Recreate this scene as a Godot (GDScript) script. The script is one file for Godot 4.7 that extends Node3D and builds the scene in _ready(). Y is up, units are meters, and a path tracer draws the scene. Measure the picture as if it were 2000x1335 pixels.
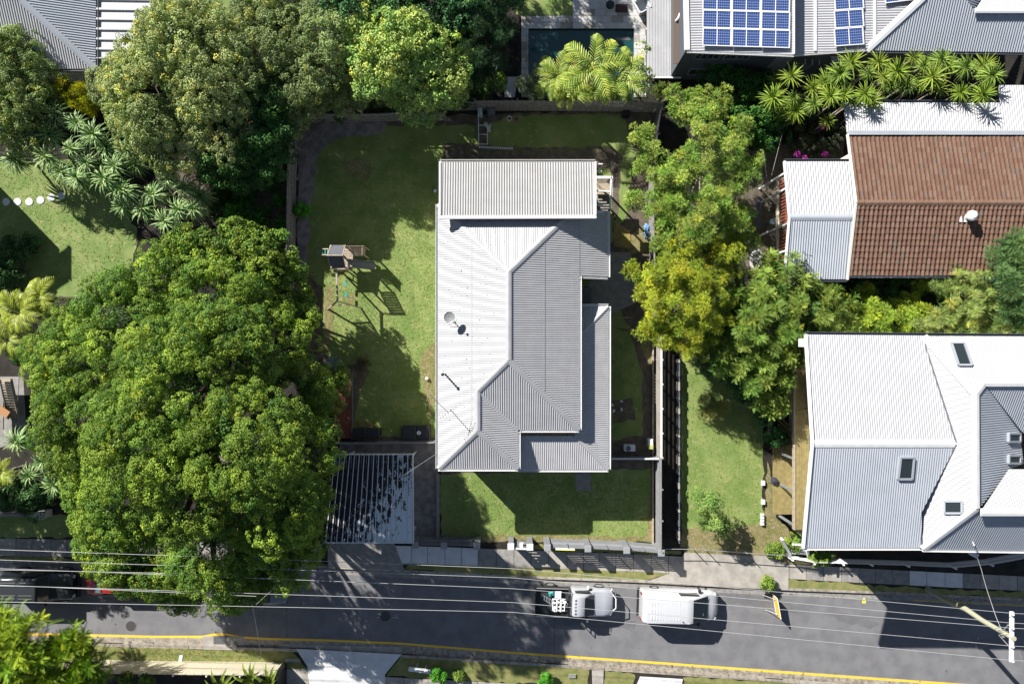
extends Node3D
# A suburban street seen straight down from 45 m. x = east, z = south, y = up, metres.

const EYE := 45.0          # height of the camera
const FOCAL := 1333.3      # its focal length in pixels of the photograph
const SUN_DIR := Vector3(0.579, -0.545, 0.605)

var rng := RandomNumberGenerator.new()
var mats := {}
var used := {}
var shared := {}


# ---------------------------------------------------------------- measuring
func P(px: float, py: float, h := 0.0) -> Vector3:     # a point measured in the photograph, at its own height
	return Vector3((px - 1000.0) * (EYE - h) / FOCAL, h, (py - 667.5) * (EYE - h) / FOCAL)

func pm(n: float, h := 0.0) -> float:
	return n * (EYE - h) / FOCAL

func R(a: float, b: float) -> float:
	return rng.randf_range(a, b)


# ---------------------------------------------------------------- mesh builder
class MB:
	var v := PackedVector3Array()
	var n := PackedVector3Array()
	var c := PackedColorArray()
	var col := Color.WHITE

	func tri(a: Vector3, b: Vector3, d: Vector3) -> void:      # anticlockwise seen from the front
		var nn := (b - a).cross(d - a)
		if nn.length_squared() < 1e-16:
			return
		nn = nn.normalized()
		v.append(a); v.append(d); v.append(b)
		for i in 3:
			n.append(nn); c.append(col)

	func tri_n(a: Vector3, b: Vector3, d: Vector3, na: Vector3, nb: Vector3, nd: Vector3) -> void:
		v.append(a); v.append(d); v.append(b)
		n.append(na); n.append(nd); n.append(nb)
		for i in 3:
			c.append(col)

	func quad(a: Vector3, b: Vector3, d: Vector3, e: Vector3) -> void:
		tri(a, b, d); tri(a, d, e)

	func box(at: Vector3, size: Vector3, bs := Basis.IDENTITY) -> void:
		var x := bs.x * size.x / 2; var y := bs.y * size.y / 2; var z := bs.z * size.z / 2
		quad(at - x + y + z, at + x + y + z, at + x + y - z, at - x + y - z)
		quad(at - x - y - z, at + x - y - z, at + x - y + z, at - x - y + z)
		quad(at - x - y + z, at + x - y + z, at + x + y + z, at - x + y + z)
		quad(at + x - y - z, at - x - y - z, at - x + y - z, at + x + y - z)
		quad(at + x - y + z, at + x - y - z, at + x + y - z, at + x + y + z)
		quad(at - x - y - z, at - x - y + z, at - x + y + z, at - x + y - z)

	func cbox(at: Vector3, size: Vector3, bev := 0.02, bs := Basis.IDENTITY) -> void:   # box with its upper edges chamfered
		var h := size / 2
		var p := []
		for k in 3:
			var y: float = [-h.y, h.y - bev, h.y][k]
			var d: float = [0.0, 0.0, bev][k]
			for q in [[-1, -1], [1, -1], [1, 1], [-1, 1]]:
				p.append(at + bs * Vector3(q[0] * (h.x - d), y, q[1] * (h.z - d)))
		for k in 2:
			for i in 4:
				var j := (i + 1) % 4
				quad(p[k * 4 + j], p[k * 4 + i], p[k * 4 + 4 + i], p[k * 4 + 4 + j])
		quad(p[11], p[10], p[9], p[8])
		quad(p[0], p[1], p[2], p[3])

	func bar(a: Vector3, b: Vector3, w: float, h: float, up := Vector3.UP) -> void:   # a beam from a to b
		var d := (b - a)
		var l := d.length()
		if l < 1e-5:
			return
		d /= l
		if absf(d.dot(up)) > 0.98:
			up = Vector3.RIGHT
		var s := d.cross(up).normalized()
		var u := s.cross(d)
		box((a + b) / 2, Vector3(l, h, w), Basis(d, u, s))

	func tube(pts: Array, r0: float, r1: float, sides := 6, caps := true) -> void:
		var rings := []
		var count := pts.size()
		for i in count:
			var d: Vector3 = (pts[mini(i + 1, count - 1)] - pts[maxi(i - 1, 0)]).normalized()
			var up := Vector3.UP if absf(d.y) < 0.9 else Vector3.RIGHT
			var s := d.cross(up).normalized()
			var u := s.cross(d)
			var r := lerpf(r0, r1, i / maxf(1.0, count - 1.0))
			var ring := []
			for k in sides:
				var t := TAU * k / sides
				ring.append([pts[i] + (s * cos(t) + u * sin(t)) * r, s * cos(t) + u * sin(t)])
			rings.append(ring)
		for i in count - 1:
			for k in sides:
				var m := (k + 1) % sides
				var a = rings[i][k]; var b = rings[i][m]; var d2 = rings[i + 1][m]; var e = rings[i + 1][k]
				tri_n(a[0], d2[0], b[0], a[1], d2[1], b[1])
				tri_n(a[0], e[0], d2[0], a[1], e[1], d2[1])
		if caps:
			for k in range(1, sides - 1):
				tri(rings[0][0][0], rings[0][k][0], rings[0][k + 1][0])
				tri(rings[-1][0][0], rings[-1][k + 1][0], rings[-1][k][0])

	func lathe(at: Vector3, prof: Array, sides := 16, bs := Basis.IDENTITY) -> void:    # prof: [radius, height] from below to above
		for i in prof.size() - 1:
			for k in sides:
				var t0 := TAU * k / sides; var t1 := TAU * (k + 1) / sides
				var a := at + bs * Vector3(cos(t0) * prof[i][0], prof[i][1], sin(t0) * prof[i][0])
				var b := at + bs * Vector3(cos(t1) * prof[i][0], prof[i][1], sin(t1) * prof[i][0])
				var d := at + bs * Vector3(cos(t1) * prof[i + 1][0], prof[i + 1][1], sin(t1) * prof[i + 1][0])
				var e := at + bs * Vector3(cos(t0) * prof[i + 1][0], prof[i + 1][1], sin(t0) * prof[i + 1][0])
				tri(a, d, b); tri(a, e, d)

	func prism(poly: PackedVector2Array, y0: float, y1: float) -> void:     # poly in x and z
		var area := 0.0
		for i in poly.size():
			area += poly[i].cross(poly[(i + 1) % poly.size()])
		if area < 0.0:
			poly.reverse()
		var t := Geometry2D.triangulate_polygon(poly)
		for i in range(0, t.size(), 3):
			var a := poly[t[i]]; var b := poly[t[i + 1]]; var d := poly[t[i + 2]]
			if (b - a).cross(d - a) > 0:
				var s := b; b = d; d = s
			tri(Vector3(a.x, y1, a.y), Vector3(b.x, y1, b.y), Vector3(d.x, y1, d.y))
			if y1 - y0 > 0.03:
				tri(Vector3(a.x, y0, a.y), Vector3(d.x, y0, d.y), Vector3(b.x, y0, b.y))
		for i in poly.size():
			var a := poly[i]; var b := poly[(i + 1) % poly.size()]
			quad(Vector3(b.x, y0, b.y), Vector3(a.x, y0, a.y), Vector3(a.x, y1, a.y), Vector3(b.x, y1, b.y))

	func mesh() -> ArrayMesh:
		var m := ArrayMesh.new()
		var arr := []
		arr.resize(Mesh.ARRAY_MAX)
		arr[Mesh.ARRAY_VERTEX] = v
		arr[Mesh.ARRAY_NORMAL] = n
		arr[Mesh.ARRAY_COLOR] = c
		m.add_surface_from_arrays(Mesh.PRIMITIVE_TRIANGLES, arr)
		return m


# ---------------------------------------------------------------- objects
func numbered(called: String) -> String:
	var k: int = used.get(called, -1) + 1
	used[called] = k
	return called if k == 0 else "%s_%03d" % [called, k]

func tag(o: Node3D, label: String, category: String, group := "") -> Node3D:
	o.set_meta("label", label)
	if category != "":
		o.set_meta("category", category)
	if group != "":
		o.set_meta("group", group)
	return o

func thing(called: String, label: String, category: String, at := Vector3.ZERO, turn := 0.0, group := "") -> Node3D:
	var o := Node3D.new()
	o.name = numbered(called)
	add_child(o)
	o.position = at
	o.rotation.y = turn
	return tag(o, label, category, group)

func part(called: String, m: Mesh, mat: Material, parent: Node3D) -> MeshInstance3D:
	var o := MeshInstance3D.new()
	o.name = called
	o.mesh = m
	o.material_override = mat
	parent.add_child(o, true)
	return o

func single(called: String, mb: MB, mat: Material, label: String, category: String, group := "") -> MeshInstance3D:
	var o := MeshInstance3D.new()
	o.name = numbered(called)
	o.mesh = mb.mesh()
	o.material_override = mat
	add_child(o)
	tag(o, label, category, group)
	return o

func struct(called: String, mb: MB, mat: Material, label := "") -> MeshInstance3D:
	var o := MeshInstance3D.new()
	o.name = numbered(called)
	if mb:
		o.mesh = mb.mesh()
		o.material_override = mat
	add_child(o)
	o.set_meta("kind", "structure")
	if label != "":
		o.set_meta("label", label)
	return o

func dup(src: Node3D, label := "", group := "") -> Node3D:
	var o: Node3D = src.duplicate()
	var base := String(src.name)
	var cut := base.rfind("_")
	if cut > 0 and base.substr(cut + 1).is_valid_int():
		base = base.substr(0, cut)
	o.name = numbered(base)
	add_child(o)
	if label != "":
		o.set_meta("label", label)
	if group != "":
		o.set_meta("group", group)
	return o


# ---------------------------------------------------------------- materials
func lin(r: float, g: float, b: float) -> Color:
	return Color(r, g, b).linear_to_srgb()

func plain(key: String, c: Color, rough := 0.7, metal := 0.0) -> StandardMaterial3D:     # c linear
	if mats.has(key):
		return mats[key]
	var m := StandardMaterial3D.new()
	m.resource_name = key
	m.albedo_color = c.linear_to_srgb()
	m.roughness = rough
	m.metallic = metal
	mats[key] = m
	return m

func noise_bytes(n: int, freq: float, oct: int, sd: int) -> PackedByteArray:
	var f := FastNoiseLite.new()
	f.seed = sd
	f.noise_type = FastNoiseLite.TYPE_SIMPLEX_SMOOTH
	f.frequency = freq
	f.fractal_octaves = oct
	f.fractal_gain = 0.55
	var im := f.get_seamless_image(n, n)
	im.convert(Image.FORMAT_L8)
	return im.get_data()

# two colours mixed by a coarse pattern, times a fine one, laid in world space; c1, c2 linear; tile in metres
func surf(key: String, c1: Color, c2: Color, tile: float, coarse: float, fine: float, amt: float, rough := 0.85, n := 512, bump := 0.0, c3 := Color(-1, 0, 0), spots := 0.0) -> StandardMaterial3D:
	if mats.has(key):
		return mats[key]
	var sd := hash(key) % 1000
	var a := noise_bytes(n, coarse / n, 4, sd)
	var b := noise_bytes(n, fine / n, 2, sd + 7)
	var s := noise_bytes(n, coarse * 3.7 / n, 3, sd + 13)
	var out := PackedByteArray()
	out.resize(n * n * 3)
	var lut := PackedByteArray()
	lut.resize(1025)
	for i in 1025:
		lut[i] = int(Color(i / 1024.0, 0, 0).linear_to_srgb().r * 255.0 + 0.5)
	var third := c3.r >= 0.0
	for i in n * n:
		var t := clampf((a[i] / 255.0 - 0.5) * 1.9 + 0.5, 0.0, 1.0)
		var k := 1.0 + amt * (b[i] / 127.5 - 1.0)
		var cr := lerpf(c1.r, c2.r, t); var cg := lerpf(c1.g, c2.g, t); var cb := lerpf(c1.b, c2.b, t)
		if third:
			var w := clampf((s[i] / 255.0 - (1.0 - spots)) * 7.0, 0.0, 1.0)
			cr = lerpf(cr, c3.r, w); cg = lerpf(cg, c3.g, w); cb = lerpf(cb, c3.b, w)
		out[i * 3] = lut[clampi(int(cr * k * 1024.0), 0, 1024)]
		out[i * 3 + 1] = lut[clampi(int(cg * k * 1024.0), 0, 1024)]
		out[i * 3 + 2] = lut[clampi(int(cb * k * 1024.0), 0, 1024)]
	var m := StandardMaterial3D.new()
	m.resource_name = key
	m.albedo_texture = ImageTexture.create_from_image(Image.create_from_data(n, n, false, Image.FORMAT_RGB8, out))
	m.uv1_triplanar = true
	m.uv1_world_triplanar = true
	m.uv1_scale = Vector3.ONE / tile
	m.roughness = rough
	if bump > 0.0:
		var im := Image.create_from_data(n, n, false, Image.FORMAT_L8, b)
		im.convert(Image.FORMAT_RGBA8)
		im.bump_map_to_normal_map(bump)
		m.normal_enabled = true
		m.normal_texture = ImageTexture.create_from_image(im)
	mats[key] = m
	return m

func leafy(key: String, through := 0.5, rough := 0.5) -> StandardMaterial3D:
	if mats.has(key):
		return mats[key]
	var m := StandardMaterial3D.new()
	m.resource_name = key
	m.vertex_color_use_as_albedo = true
	m.roughness = rough
	m.metallic_specular = 0.3
	m.cull_mode = BaseMaterial3D.CULL_DISABLED
	m.backlight_enabled = true
	m.backlight = Color(through * 0.9, through, through * 0.35)
	mats[key] = m
	return m

func tinted(key: String, rough := 0.7, metal := 0.0) -> StandardMaterial3D:
	if mats.has(key):
		return mats[key]
	var m := StandardMaterial3D.new()
	m.resource_name = key
	m.vertex_color_use_as_albedo = true
	m.roughness = rough
	m.metallic = metal
	mats[key] = m
	return m

func glass(key := "glass", a := 0.25, c := Color(0.02, 0.03, 0.03)) -> StandardMaterial3D:
	if mats.has(key):
		return mats[key]
	var m := StandardMaterial3D.new()
	m.resource_name = key
	m.transparency = BaseMaterial3D.TRANSPARENCY_ALPHA
	m.albedo_color = Color(c.r, c.g, c.b, a)
	m.roughness = 0.04
	m.metallic_specular = 0.6
	mats[key] = m
	return m


# ---------------------------------------------------------------- roofs
# a plane through a (level) line with a slope: up is the horizontal direction in which it rises
func plane_of(at: Vector3, up: Vector3, slope: float) -> Plane:
	return Plane(Vector3(-up.x * slope, 1.0, -up.z * slope).normalized(), at)

func on(pl: Plane, px: float, py: float) -> Vector3:
	var eye := Vector3(0, EYE, 0)
	var hit = pl.intersects_ray(eye, P(px, py, 0.0) - eye)
	return hit if hit != null else P(px, py, 0.0)

func pts_on(pl: Plane, pix: Array) -> Array:
	var out := []
	for q in pix:
		out.append(on(pl, q[0], q[1]))
	return out

# corrugated or ribbed sheeting over a flat polygon of world points; the ribs run along run
func sheeting(mb: MB, poly: Array, run: Vector3, pitch := 0.13, amp := 0.017, rib := false) -> void:
	var nn := Vector3.ZERO
	for i in poly.size():
		nn += (poly[i] - poly[0]).cross(poly[(i + 1) % poly.size()] - poly[0])
	nn = nn.normalized()
	if nn.y < 0:
		nn = -nn
	var vv := (run - nn * run.dot(nn)).normalized()
	var uu := vv.cross(nn).normalized()
	var o: Vector3 = poly[0]
	var p2 := PackedVector2Array()
	var lo := 1e9; var hi := -1e9
	for q in poly:
		var w := Vector2((q - o).dot(uu), (q - o).dot(vv))
		p2.append(w)
		lo = minf(lo, w.x); hi = maxf(hi, w.x)
	var us := []
	var offs := [0.0, 0.17, 0.33, 0.5, 0.67, 0.83] if not rib else [0.0, 0.1, 0.14, 0.86, 0.9]
	var k := floori(lo / pitch)
	while k * pitch < hi:
		for f in offs:
			var u: float = (k + f) * pitch
			if u > lo + 1e-4 and u < hi - 1e-4:
				us.append(u)
		k += 1
	for w in p2:
		us.append(w.x)
	us.sort()
	for i in us.size() - 1:
		var u0: float = us[i]; var u1: float = us[i + 1]
		if u1 - u0 < 1e-4:
			continue
		var um := (u0 + u1) / 2
		var hits := []
		for j in p2.size():
			var a := p2[j]; var b := p2[(j + 1) % p2.size()]
			if (a.x - um) * (b.x - um) < 0.0:
				var s := (b.y - a.y) / (b.x - a.x)
				hits.append([a.y + s * (um - a.x), a.y + s * (u0 - a.x), a.y + s * (u1 - a.x)])
		hits.sort_custom(func(x, y): return x[0] < y[0])
		var h0 := _wave(u0, pitch, amp, rib); var h1 := _wave(u1, pitch, amp, rib)
		for j in range(0, hits.size() - 1, 2):
			var a: Vector3 = o + uu * u0 + vv * hits[j][1] + nn * h0
			var b: Vector3 = o + uu * u1 + vv * hits[j][2] + nn * h1
			var d: Vector3 = o + uu * u1 + vv * hits[j + 1][2] + nn * h1
			var e: Vector3 = o + uu * u0 + vv * hits[j + 1][1] + nn * h0
			mb.quad(a, b, d, e)
			var dn := nn * -0.06
			mb.quad(a + dn - nn * h0, e + dn - nn * h0, d + dn - nn * h1, b + dn - nn * h1)

func _wave(u: float, pitch: float, amp: float, rib: bool) -> float:
	var f := fposmod(u / pitch, 1.0)
	if rib:
		return amp * 2.0 if (f < 0.105 or f > 0.895) else 0.0
	return amp * cos(TAU * f)

# folded ridge or hip capping
func capping(mb: MB, a: Vector3, b: Vector3, w := 0.2, lift := 0.045, drop := 0.05) -> void:
	var d := (b - a).normalized()
	var s := d.cross(Vector3.UP).normalized()
	var u := s.cross(d)
	a += u * lift; b += u * lift
	var l0 := a - s * w - u * drop; var l1 := b - s * w - u * drop
	var r0 := a + s * w - u * drop; var r1 := b + s * w - u * drop
	var f := s * 0.035
	mb.quad(r0, r1, b + f, a + f)
	mb.quad(a + f, b + f, b - f, a - f)
	mb.quad(a - f, b - f, l1, l0)
	mb.quad(l0, l1, l1 - u * 0.03, l0 - u * 0.03)
	mb.quad(r1, r0, r0 - u * 0.03, r1 - u * 0.03)
	mb.quad(l0 - u * 0.03, l1 - u * 0.03, r1 - u * 0.03, r0 - u * 0.03)

# open gutter along an eave; side points outwards
func gutter(mb: MB, a: Vector3, b: Vector3, side: Vector3, w := 0.13) -> void:
	var dn := Vector3.DOWN
	mb.bar(a + side * w + dn * 0.04, b + side * w + dn * 0.04, 0.022, 0.12)
	mb.bar(a + side * w * 0.5 + dn * 0.11, b + side * w * 0.5 + dn * 0.11, w, 0.015)
	mb.bar(a + side * 0.006 + dn * 0.075, b + side * 0.006 + dn * 0.075, 0.015, 0.1)

# level wall ring below a roof, with a thickness
func wall_ring(mb: MB, pts: Array, y0: float, y1: float, t := 0.14) -> void:
	for i in pts.size():
		var a: Vector2 = pts[i]; var b: Vector2 = pts[(i + 1) % pts.size()]
		var d := (b - a).normalized() * t * 0.5
		mb.bar(Vector3(a.x - d.x, (y0 + y1) / 2, a.y - d.y), Vector3(b.x - d.x, (y0 + y1) / 2, b.y - d.y), t, y1 - y0)

# a window set proud of a wall: frame and pane; facing is the outward normal
func window(parent: Node3D, at: Vector3, facing: Vector3, w: float, h: float, frame_mat: Material) -> void:
	var s := Vector3.UP.cross(facing).normalized()
	var bs := Basis(s, Vector3.UP, facing)
	var mb := MB.new()
	for q in [-1, 1]:
		mb.box(at + s * q * w / 2 + facing * 0.05, Vector3(0.06, h + 0.06, 0.1), bs)
		mb.box(at + Vector3.UP * q * h / 2 + facing * 0.053, Vector3(w - 0.06, 0.06, 0.1), bs)
	mb.box(at + facing * 0.05, Vector3(0.04, h - 0.06, 0.06), bs)
	var f := part("window", mb.mesh(), frame_mat, parent)
	var g := MB.new()
	g.box(at + facing * 0.03, Vector3(w - 0.05, h - 0.05, 0.012), bs)
	part("pane", g.mesh(), plain("dark_pane", Color(0.03, 0.04, 0.05), 0.08), f)


func _ready() -> void:
	rng.seed = 20240611
	var cam := Camera3D.new()
	cam.name = "camera"
	cam.position = Vector3(0, EYE, 0)
	cam.rotation = Vector3(-PI / 2, 0, 0)
	cam.fov = rad_to_deg(2.0 * atan(667.5 / FOCAL))
	cam.near = 0.1
	cam.far = 600.0
	add_child(cam)
	var sky_mat := ProceduralSkyMaterial.new()
	sky_mat.sky_top_color = Color(0.48, 0.56, 0.69)
	sky_mat.sky_horizon_color = Color(0.68, 0.74, 0.82)
	sky_mat.sky_curve = 0.12
	sky_mat.sky_energy_multiplier = 0.60
	sky_mat.ground_bottom_color = Color(0.12, 0.12, 0.1)
	sky_mat.ground_horizon_color = Color(0.5, 0.55, 0.58)
	sky_mat.ground_energy_multiplier = 0.5
	sky_mat.sun_angle_max = 3.0
	var sky := Sky.new()
	sky.sky_material = sky_mat
	var env := Environment.new()
	env.background_mode = Environment.BG_SKY
	env.sky = sky
	env.tonemap_mode = Environment.TONE_MAPPER_LINEAR
	env.tonemap_exposure = 2.2
	env.sdfgi_enabled = true
	env.ssao_enabled = true
	env.ssil_enabled = true
	var we := WorldEnvironment.new()
	we.name = "world_environment"
	we.environment = env
	add_child(we)
	var sun := DirectionalLight3D.new()
	sun.name = "sun"
	sun.light_energy = 1.6
	sun.light_color = Color(1.0, 0.985, 0.965)
	sun.light_angular_distance = 0.5
	sun.shadow_enabled = true
	add_child(sun)
	sun.look_at_from_position(Vector3.ZERO, SUN_DIR, Vector3.UP)

	make_materials()
	make_ground()
	make_street()
	make_main_house()
	make_tile_house()
	make_skylight_house()
	make_solar_house()
	make_corner_house()
	make_left_house()
	make_carport()
	make_fences()
	make_pool_garden()
	make_vehicles()
	make_street_things()
	make_yard_things()
	make_trees()
	make_plants()


func make_materials() -> void:
	surf("soil", Color(0.030, 0.024, 0.017), Color(0.013, 0.011, 0.008), 7.0, 6.0, 120.0, 0.35, 0.95, 512, 3.0)
	surf("grass", Color(0.132, 0.200, 0.044), Color(0.212, 0.258, 0.078), 11.0, 5.0, 240.0, 0.30, 0.9, 1024, 2.5, Color(0.29, 0.27, 0.115), 0.26)
	surf("verge_grass", Color(0.135, 0.165, 0.040), Color(0.235, 0.215, 0.075), 5.0, 6.0, 130.0, 0.35, 0.9, 512, 3.0, Color(0.28, 0.23, 0.12), 0.3)
	surf("dry_grass", Color(0.24, 0.20, 0.09), Color(0.15, 0.15, 0.04), 6.0, 7.0, 120.0, 0.4, 0.95, 512, 4.0, Color(0.30, 0.24, 0.15), 0.4)
	surf("asphalt", Color(0.165, 0.163, 0.165), Color(0.130, 0.128, 0.132), 8.0, 5.0, 190.0, 0.16, 0.85, 1024, 1.5)
	surf("new_asphalt", Color(0.135, 0.133, 0.136), Color(0.115, 0.113, 0.117), 6.0, 6.0, 150.0, 0.2, 0.85, 512, 1.5)
	surf("concrete", Color(0.34, 0.315, 0.272), Color(0.255, 0.234, 0.204), 5.0, 6.0, 90.0, 0.10, 0.85)
	surf("pale_concrete", Color(0.60, 0.60, 0.585), Color(0.52, 0.52, 0.51), 5.0, 6.0, 90.0, 0.07, 0.85)
	surf("grey_concrete", Color(0.25, 0.24, 0.22), Color(0.19, 0.18, 0.165), 4.0, 7.0, 90.0, 0.12, 0.85)
	surf("kerb", Color(0.324, 0.288, 0.234), Color(0.198, 0.171, 0.135), 3.0, 6.0, 70.0, 0.15, 0.85)
	surf("gravel", Color(0.28, 0.26, 0.245), Color(0.17, 0.157, 0.15), 3.0, 4.0, 110.0, 0.55, 0.95, 512, 5.0)
	surf("mulch", Color(0.15, 0.12, 0.085), Color(0.095, 0.08, 0.058), 3.0, 5.0, 90.0, 0.5, 0.95, 512, 5.0)
	surf("zinc", Color(0.375, 0.375, 0.38), Color(0.32, 0.32, 0.325), 6.0, 6.0, 60.0, 0.05, 0.5, 512, 0.0, Color(0.296, 0.289, 0.281), 0.25)
	surf("old_zinc", Color(0.385, 0.38, 0.385), Color(0.34, 0.335, 0.34), 6.0, 6.0, 60.0, 0.05, 0.55)
	surf("blue_zinc", Color(0.325, 0.35, 0.385), Color(0.29, 0.315, 0.345), 7.0, 5.0, 50.0, 0.03, 0.45)  # bluer, darker roof iron; puts shade into slopes turned from the sun
	surf("rear_zinc", Color(0.30, 0.295, 0.29), Color(0.26, 0.255, 0.25), 6.0, 6.0, 60.0, 0.05, 0.6)
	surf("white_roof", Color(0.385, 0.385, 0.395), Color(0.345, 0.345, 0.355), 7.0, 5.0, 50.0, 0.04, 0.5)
	surf("paling", Color(0.29, 0.275, 0.25), Color(0.18, 0.17, 0.155), 1.5, 5.0, 60.0, 0.25, 0.9)
	surf("deck_tan", Color(0.25, 0.20, 0.075), Color(0.19, 0.15, 0.058), 2.5, 5.0, 60.0, 0.15, 0.7)
	surf("deck_red", Color(0.26, 0.075, 0.04), Color(0.17, 0.05, 0.03), 2.0, 5.0, 60.0, 0.2, 0.6)
	surf("timber", Color(0.36, 0.30, 0.22), Color(0.26, 0.21, 0.15), 1.5, 5.0, 60.0, 0.2, 0.8)
	surf("bark", Color(0.16, 0.13, 0.10), Color(0.09, 0.07, 0.055), 1.0, 5.0, 40.0, 0.35, 0.95)
	surf("pale_bark", Color(0.38, 0.33, 0.26), Color(0.26, 0.22, 0.17), 1.0, 5.0, 40.0, 0.25, 0.9)
	surf("pool_stone", Color(0.50, 0.485, 0.46), Color(0.41, 0.40, 0.385), 3.0, 5.0, 80.0, 0.1, 0.8)
	surf("render_grey", Color(0.20, 0.205, 0.215), Color(0.16, 0.165, 0.175), 3.0, 5.0, 60.0, 0.08, 0.85)
	plain("white", Color(0.66, 0.66, 0.655), 0.5)
	plain("cream", Color(0.62, 0.56, 0.42), 0.6)
	plain("dark_wall", Color(0.075, 0.085, 0.095), 0.7)
	plain("pale_wall", Color(0.55, 0.53, 0.48), 0.7)
	plain("black", Color(0.012, 0.012, 0.013), 0.5)
	plain("rubber", Color(0.015, 0.015, 0.015), 0.85)
	plain("steel", Color(0.5, 0.5, 0.5), 0.4, 0.7)
	plain("wire", Color(0.36, 0.36, 0.36), 0.45)
	plain("slate_grey", Color(0.10, 0.11, 0.125), 0.55)
	plain("yellow_paint", Color(0.72, 0.44, 0.03), 0.7)
	plain("ochre", Color(0.75, 0.42, 0.02), 0.5)


func ring(pix: Array, h := 0.0) -> PackedVector2Array:
	var out := PackedVector2Array()
	for q in pix:
		var w := P(q[0], q[1], h)
		out.append(Vector2(w.x, w.z))
	return out

# outline with wandering edges, for patches of lawn and soil
func ragged(pix: Array, step := 0.35, amp := 0.1) -> PackedVector2Array:
	var src := ring(pix)
	var out := PackedVector2Array()
	for i in src.size():
		var a := src[i]; var b := src[(i + 1) % src.size()]
		var k := maxi(1, int(a.distance_to(b) / step))
		for j in k:
			out.append(a.lerp(b, float(j) / k) + Vector2(R(-amp, amp), R(-amp, amp)))
	return out

func sheet(called: String, pix: Array, y: float, mat: String, rough := false, label := "") -> MeshInstance3D:
	var mb := MB.new()
	mb.prism(ragged(pix) if rough else ring(pix), y - 0.004, y)
	return struct(called, mb, mats[mat], label)

func north_kerb(px: float) -> float:      # pixel row of the north kerb's face
	return _along([[-400, 1094], [0, 1098], [640, 1109], [1000, 1128], [1250, 1137], [1500, 1151], [1740, 1160], [2000, 1173], [2500, 1197]], px)

func south_kerb(px: float) -> float:
	return _along([[-400, 1247], [0, 1251], [200, 1256], [600, 1267], [785, 1278], [1100, 1298], [1500, 1325], [2000, 1361], [2500, 1396]], px)

func path_mid(px: float) -> float:
	return _along([[-400, 1062], [0, 1068], [640, 1079], [850, 1084], [1000, 1090], [1250, 1099], [1400, 1107], [1600, 1119], [1850, 1132], [2000, 1139], [2500, 1164]], px)

func _along(k: Array, x: float) -> float:
	for i in k.size() - 1:
		if x <= k[i + 1][0] or i == k.size() - 2:
			return lerpf(k[i][1], k[i + 1][1], (x - k[i][0]) / float(k[i + 1][0] - k[i][0]))
	return 0.0

func kerb_line(f: Callable, from: float, to: float, off := 0.0, step := 100.0) -> Array:
	var out := []
	var x := from
	while x < to + 0.1:
		out.append([x, f.call(x) + off])
		x += step
	return out


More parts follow.
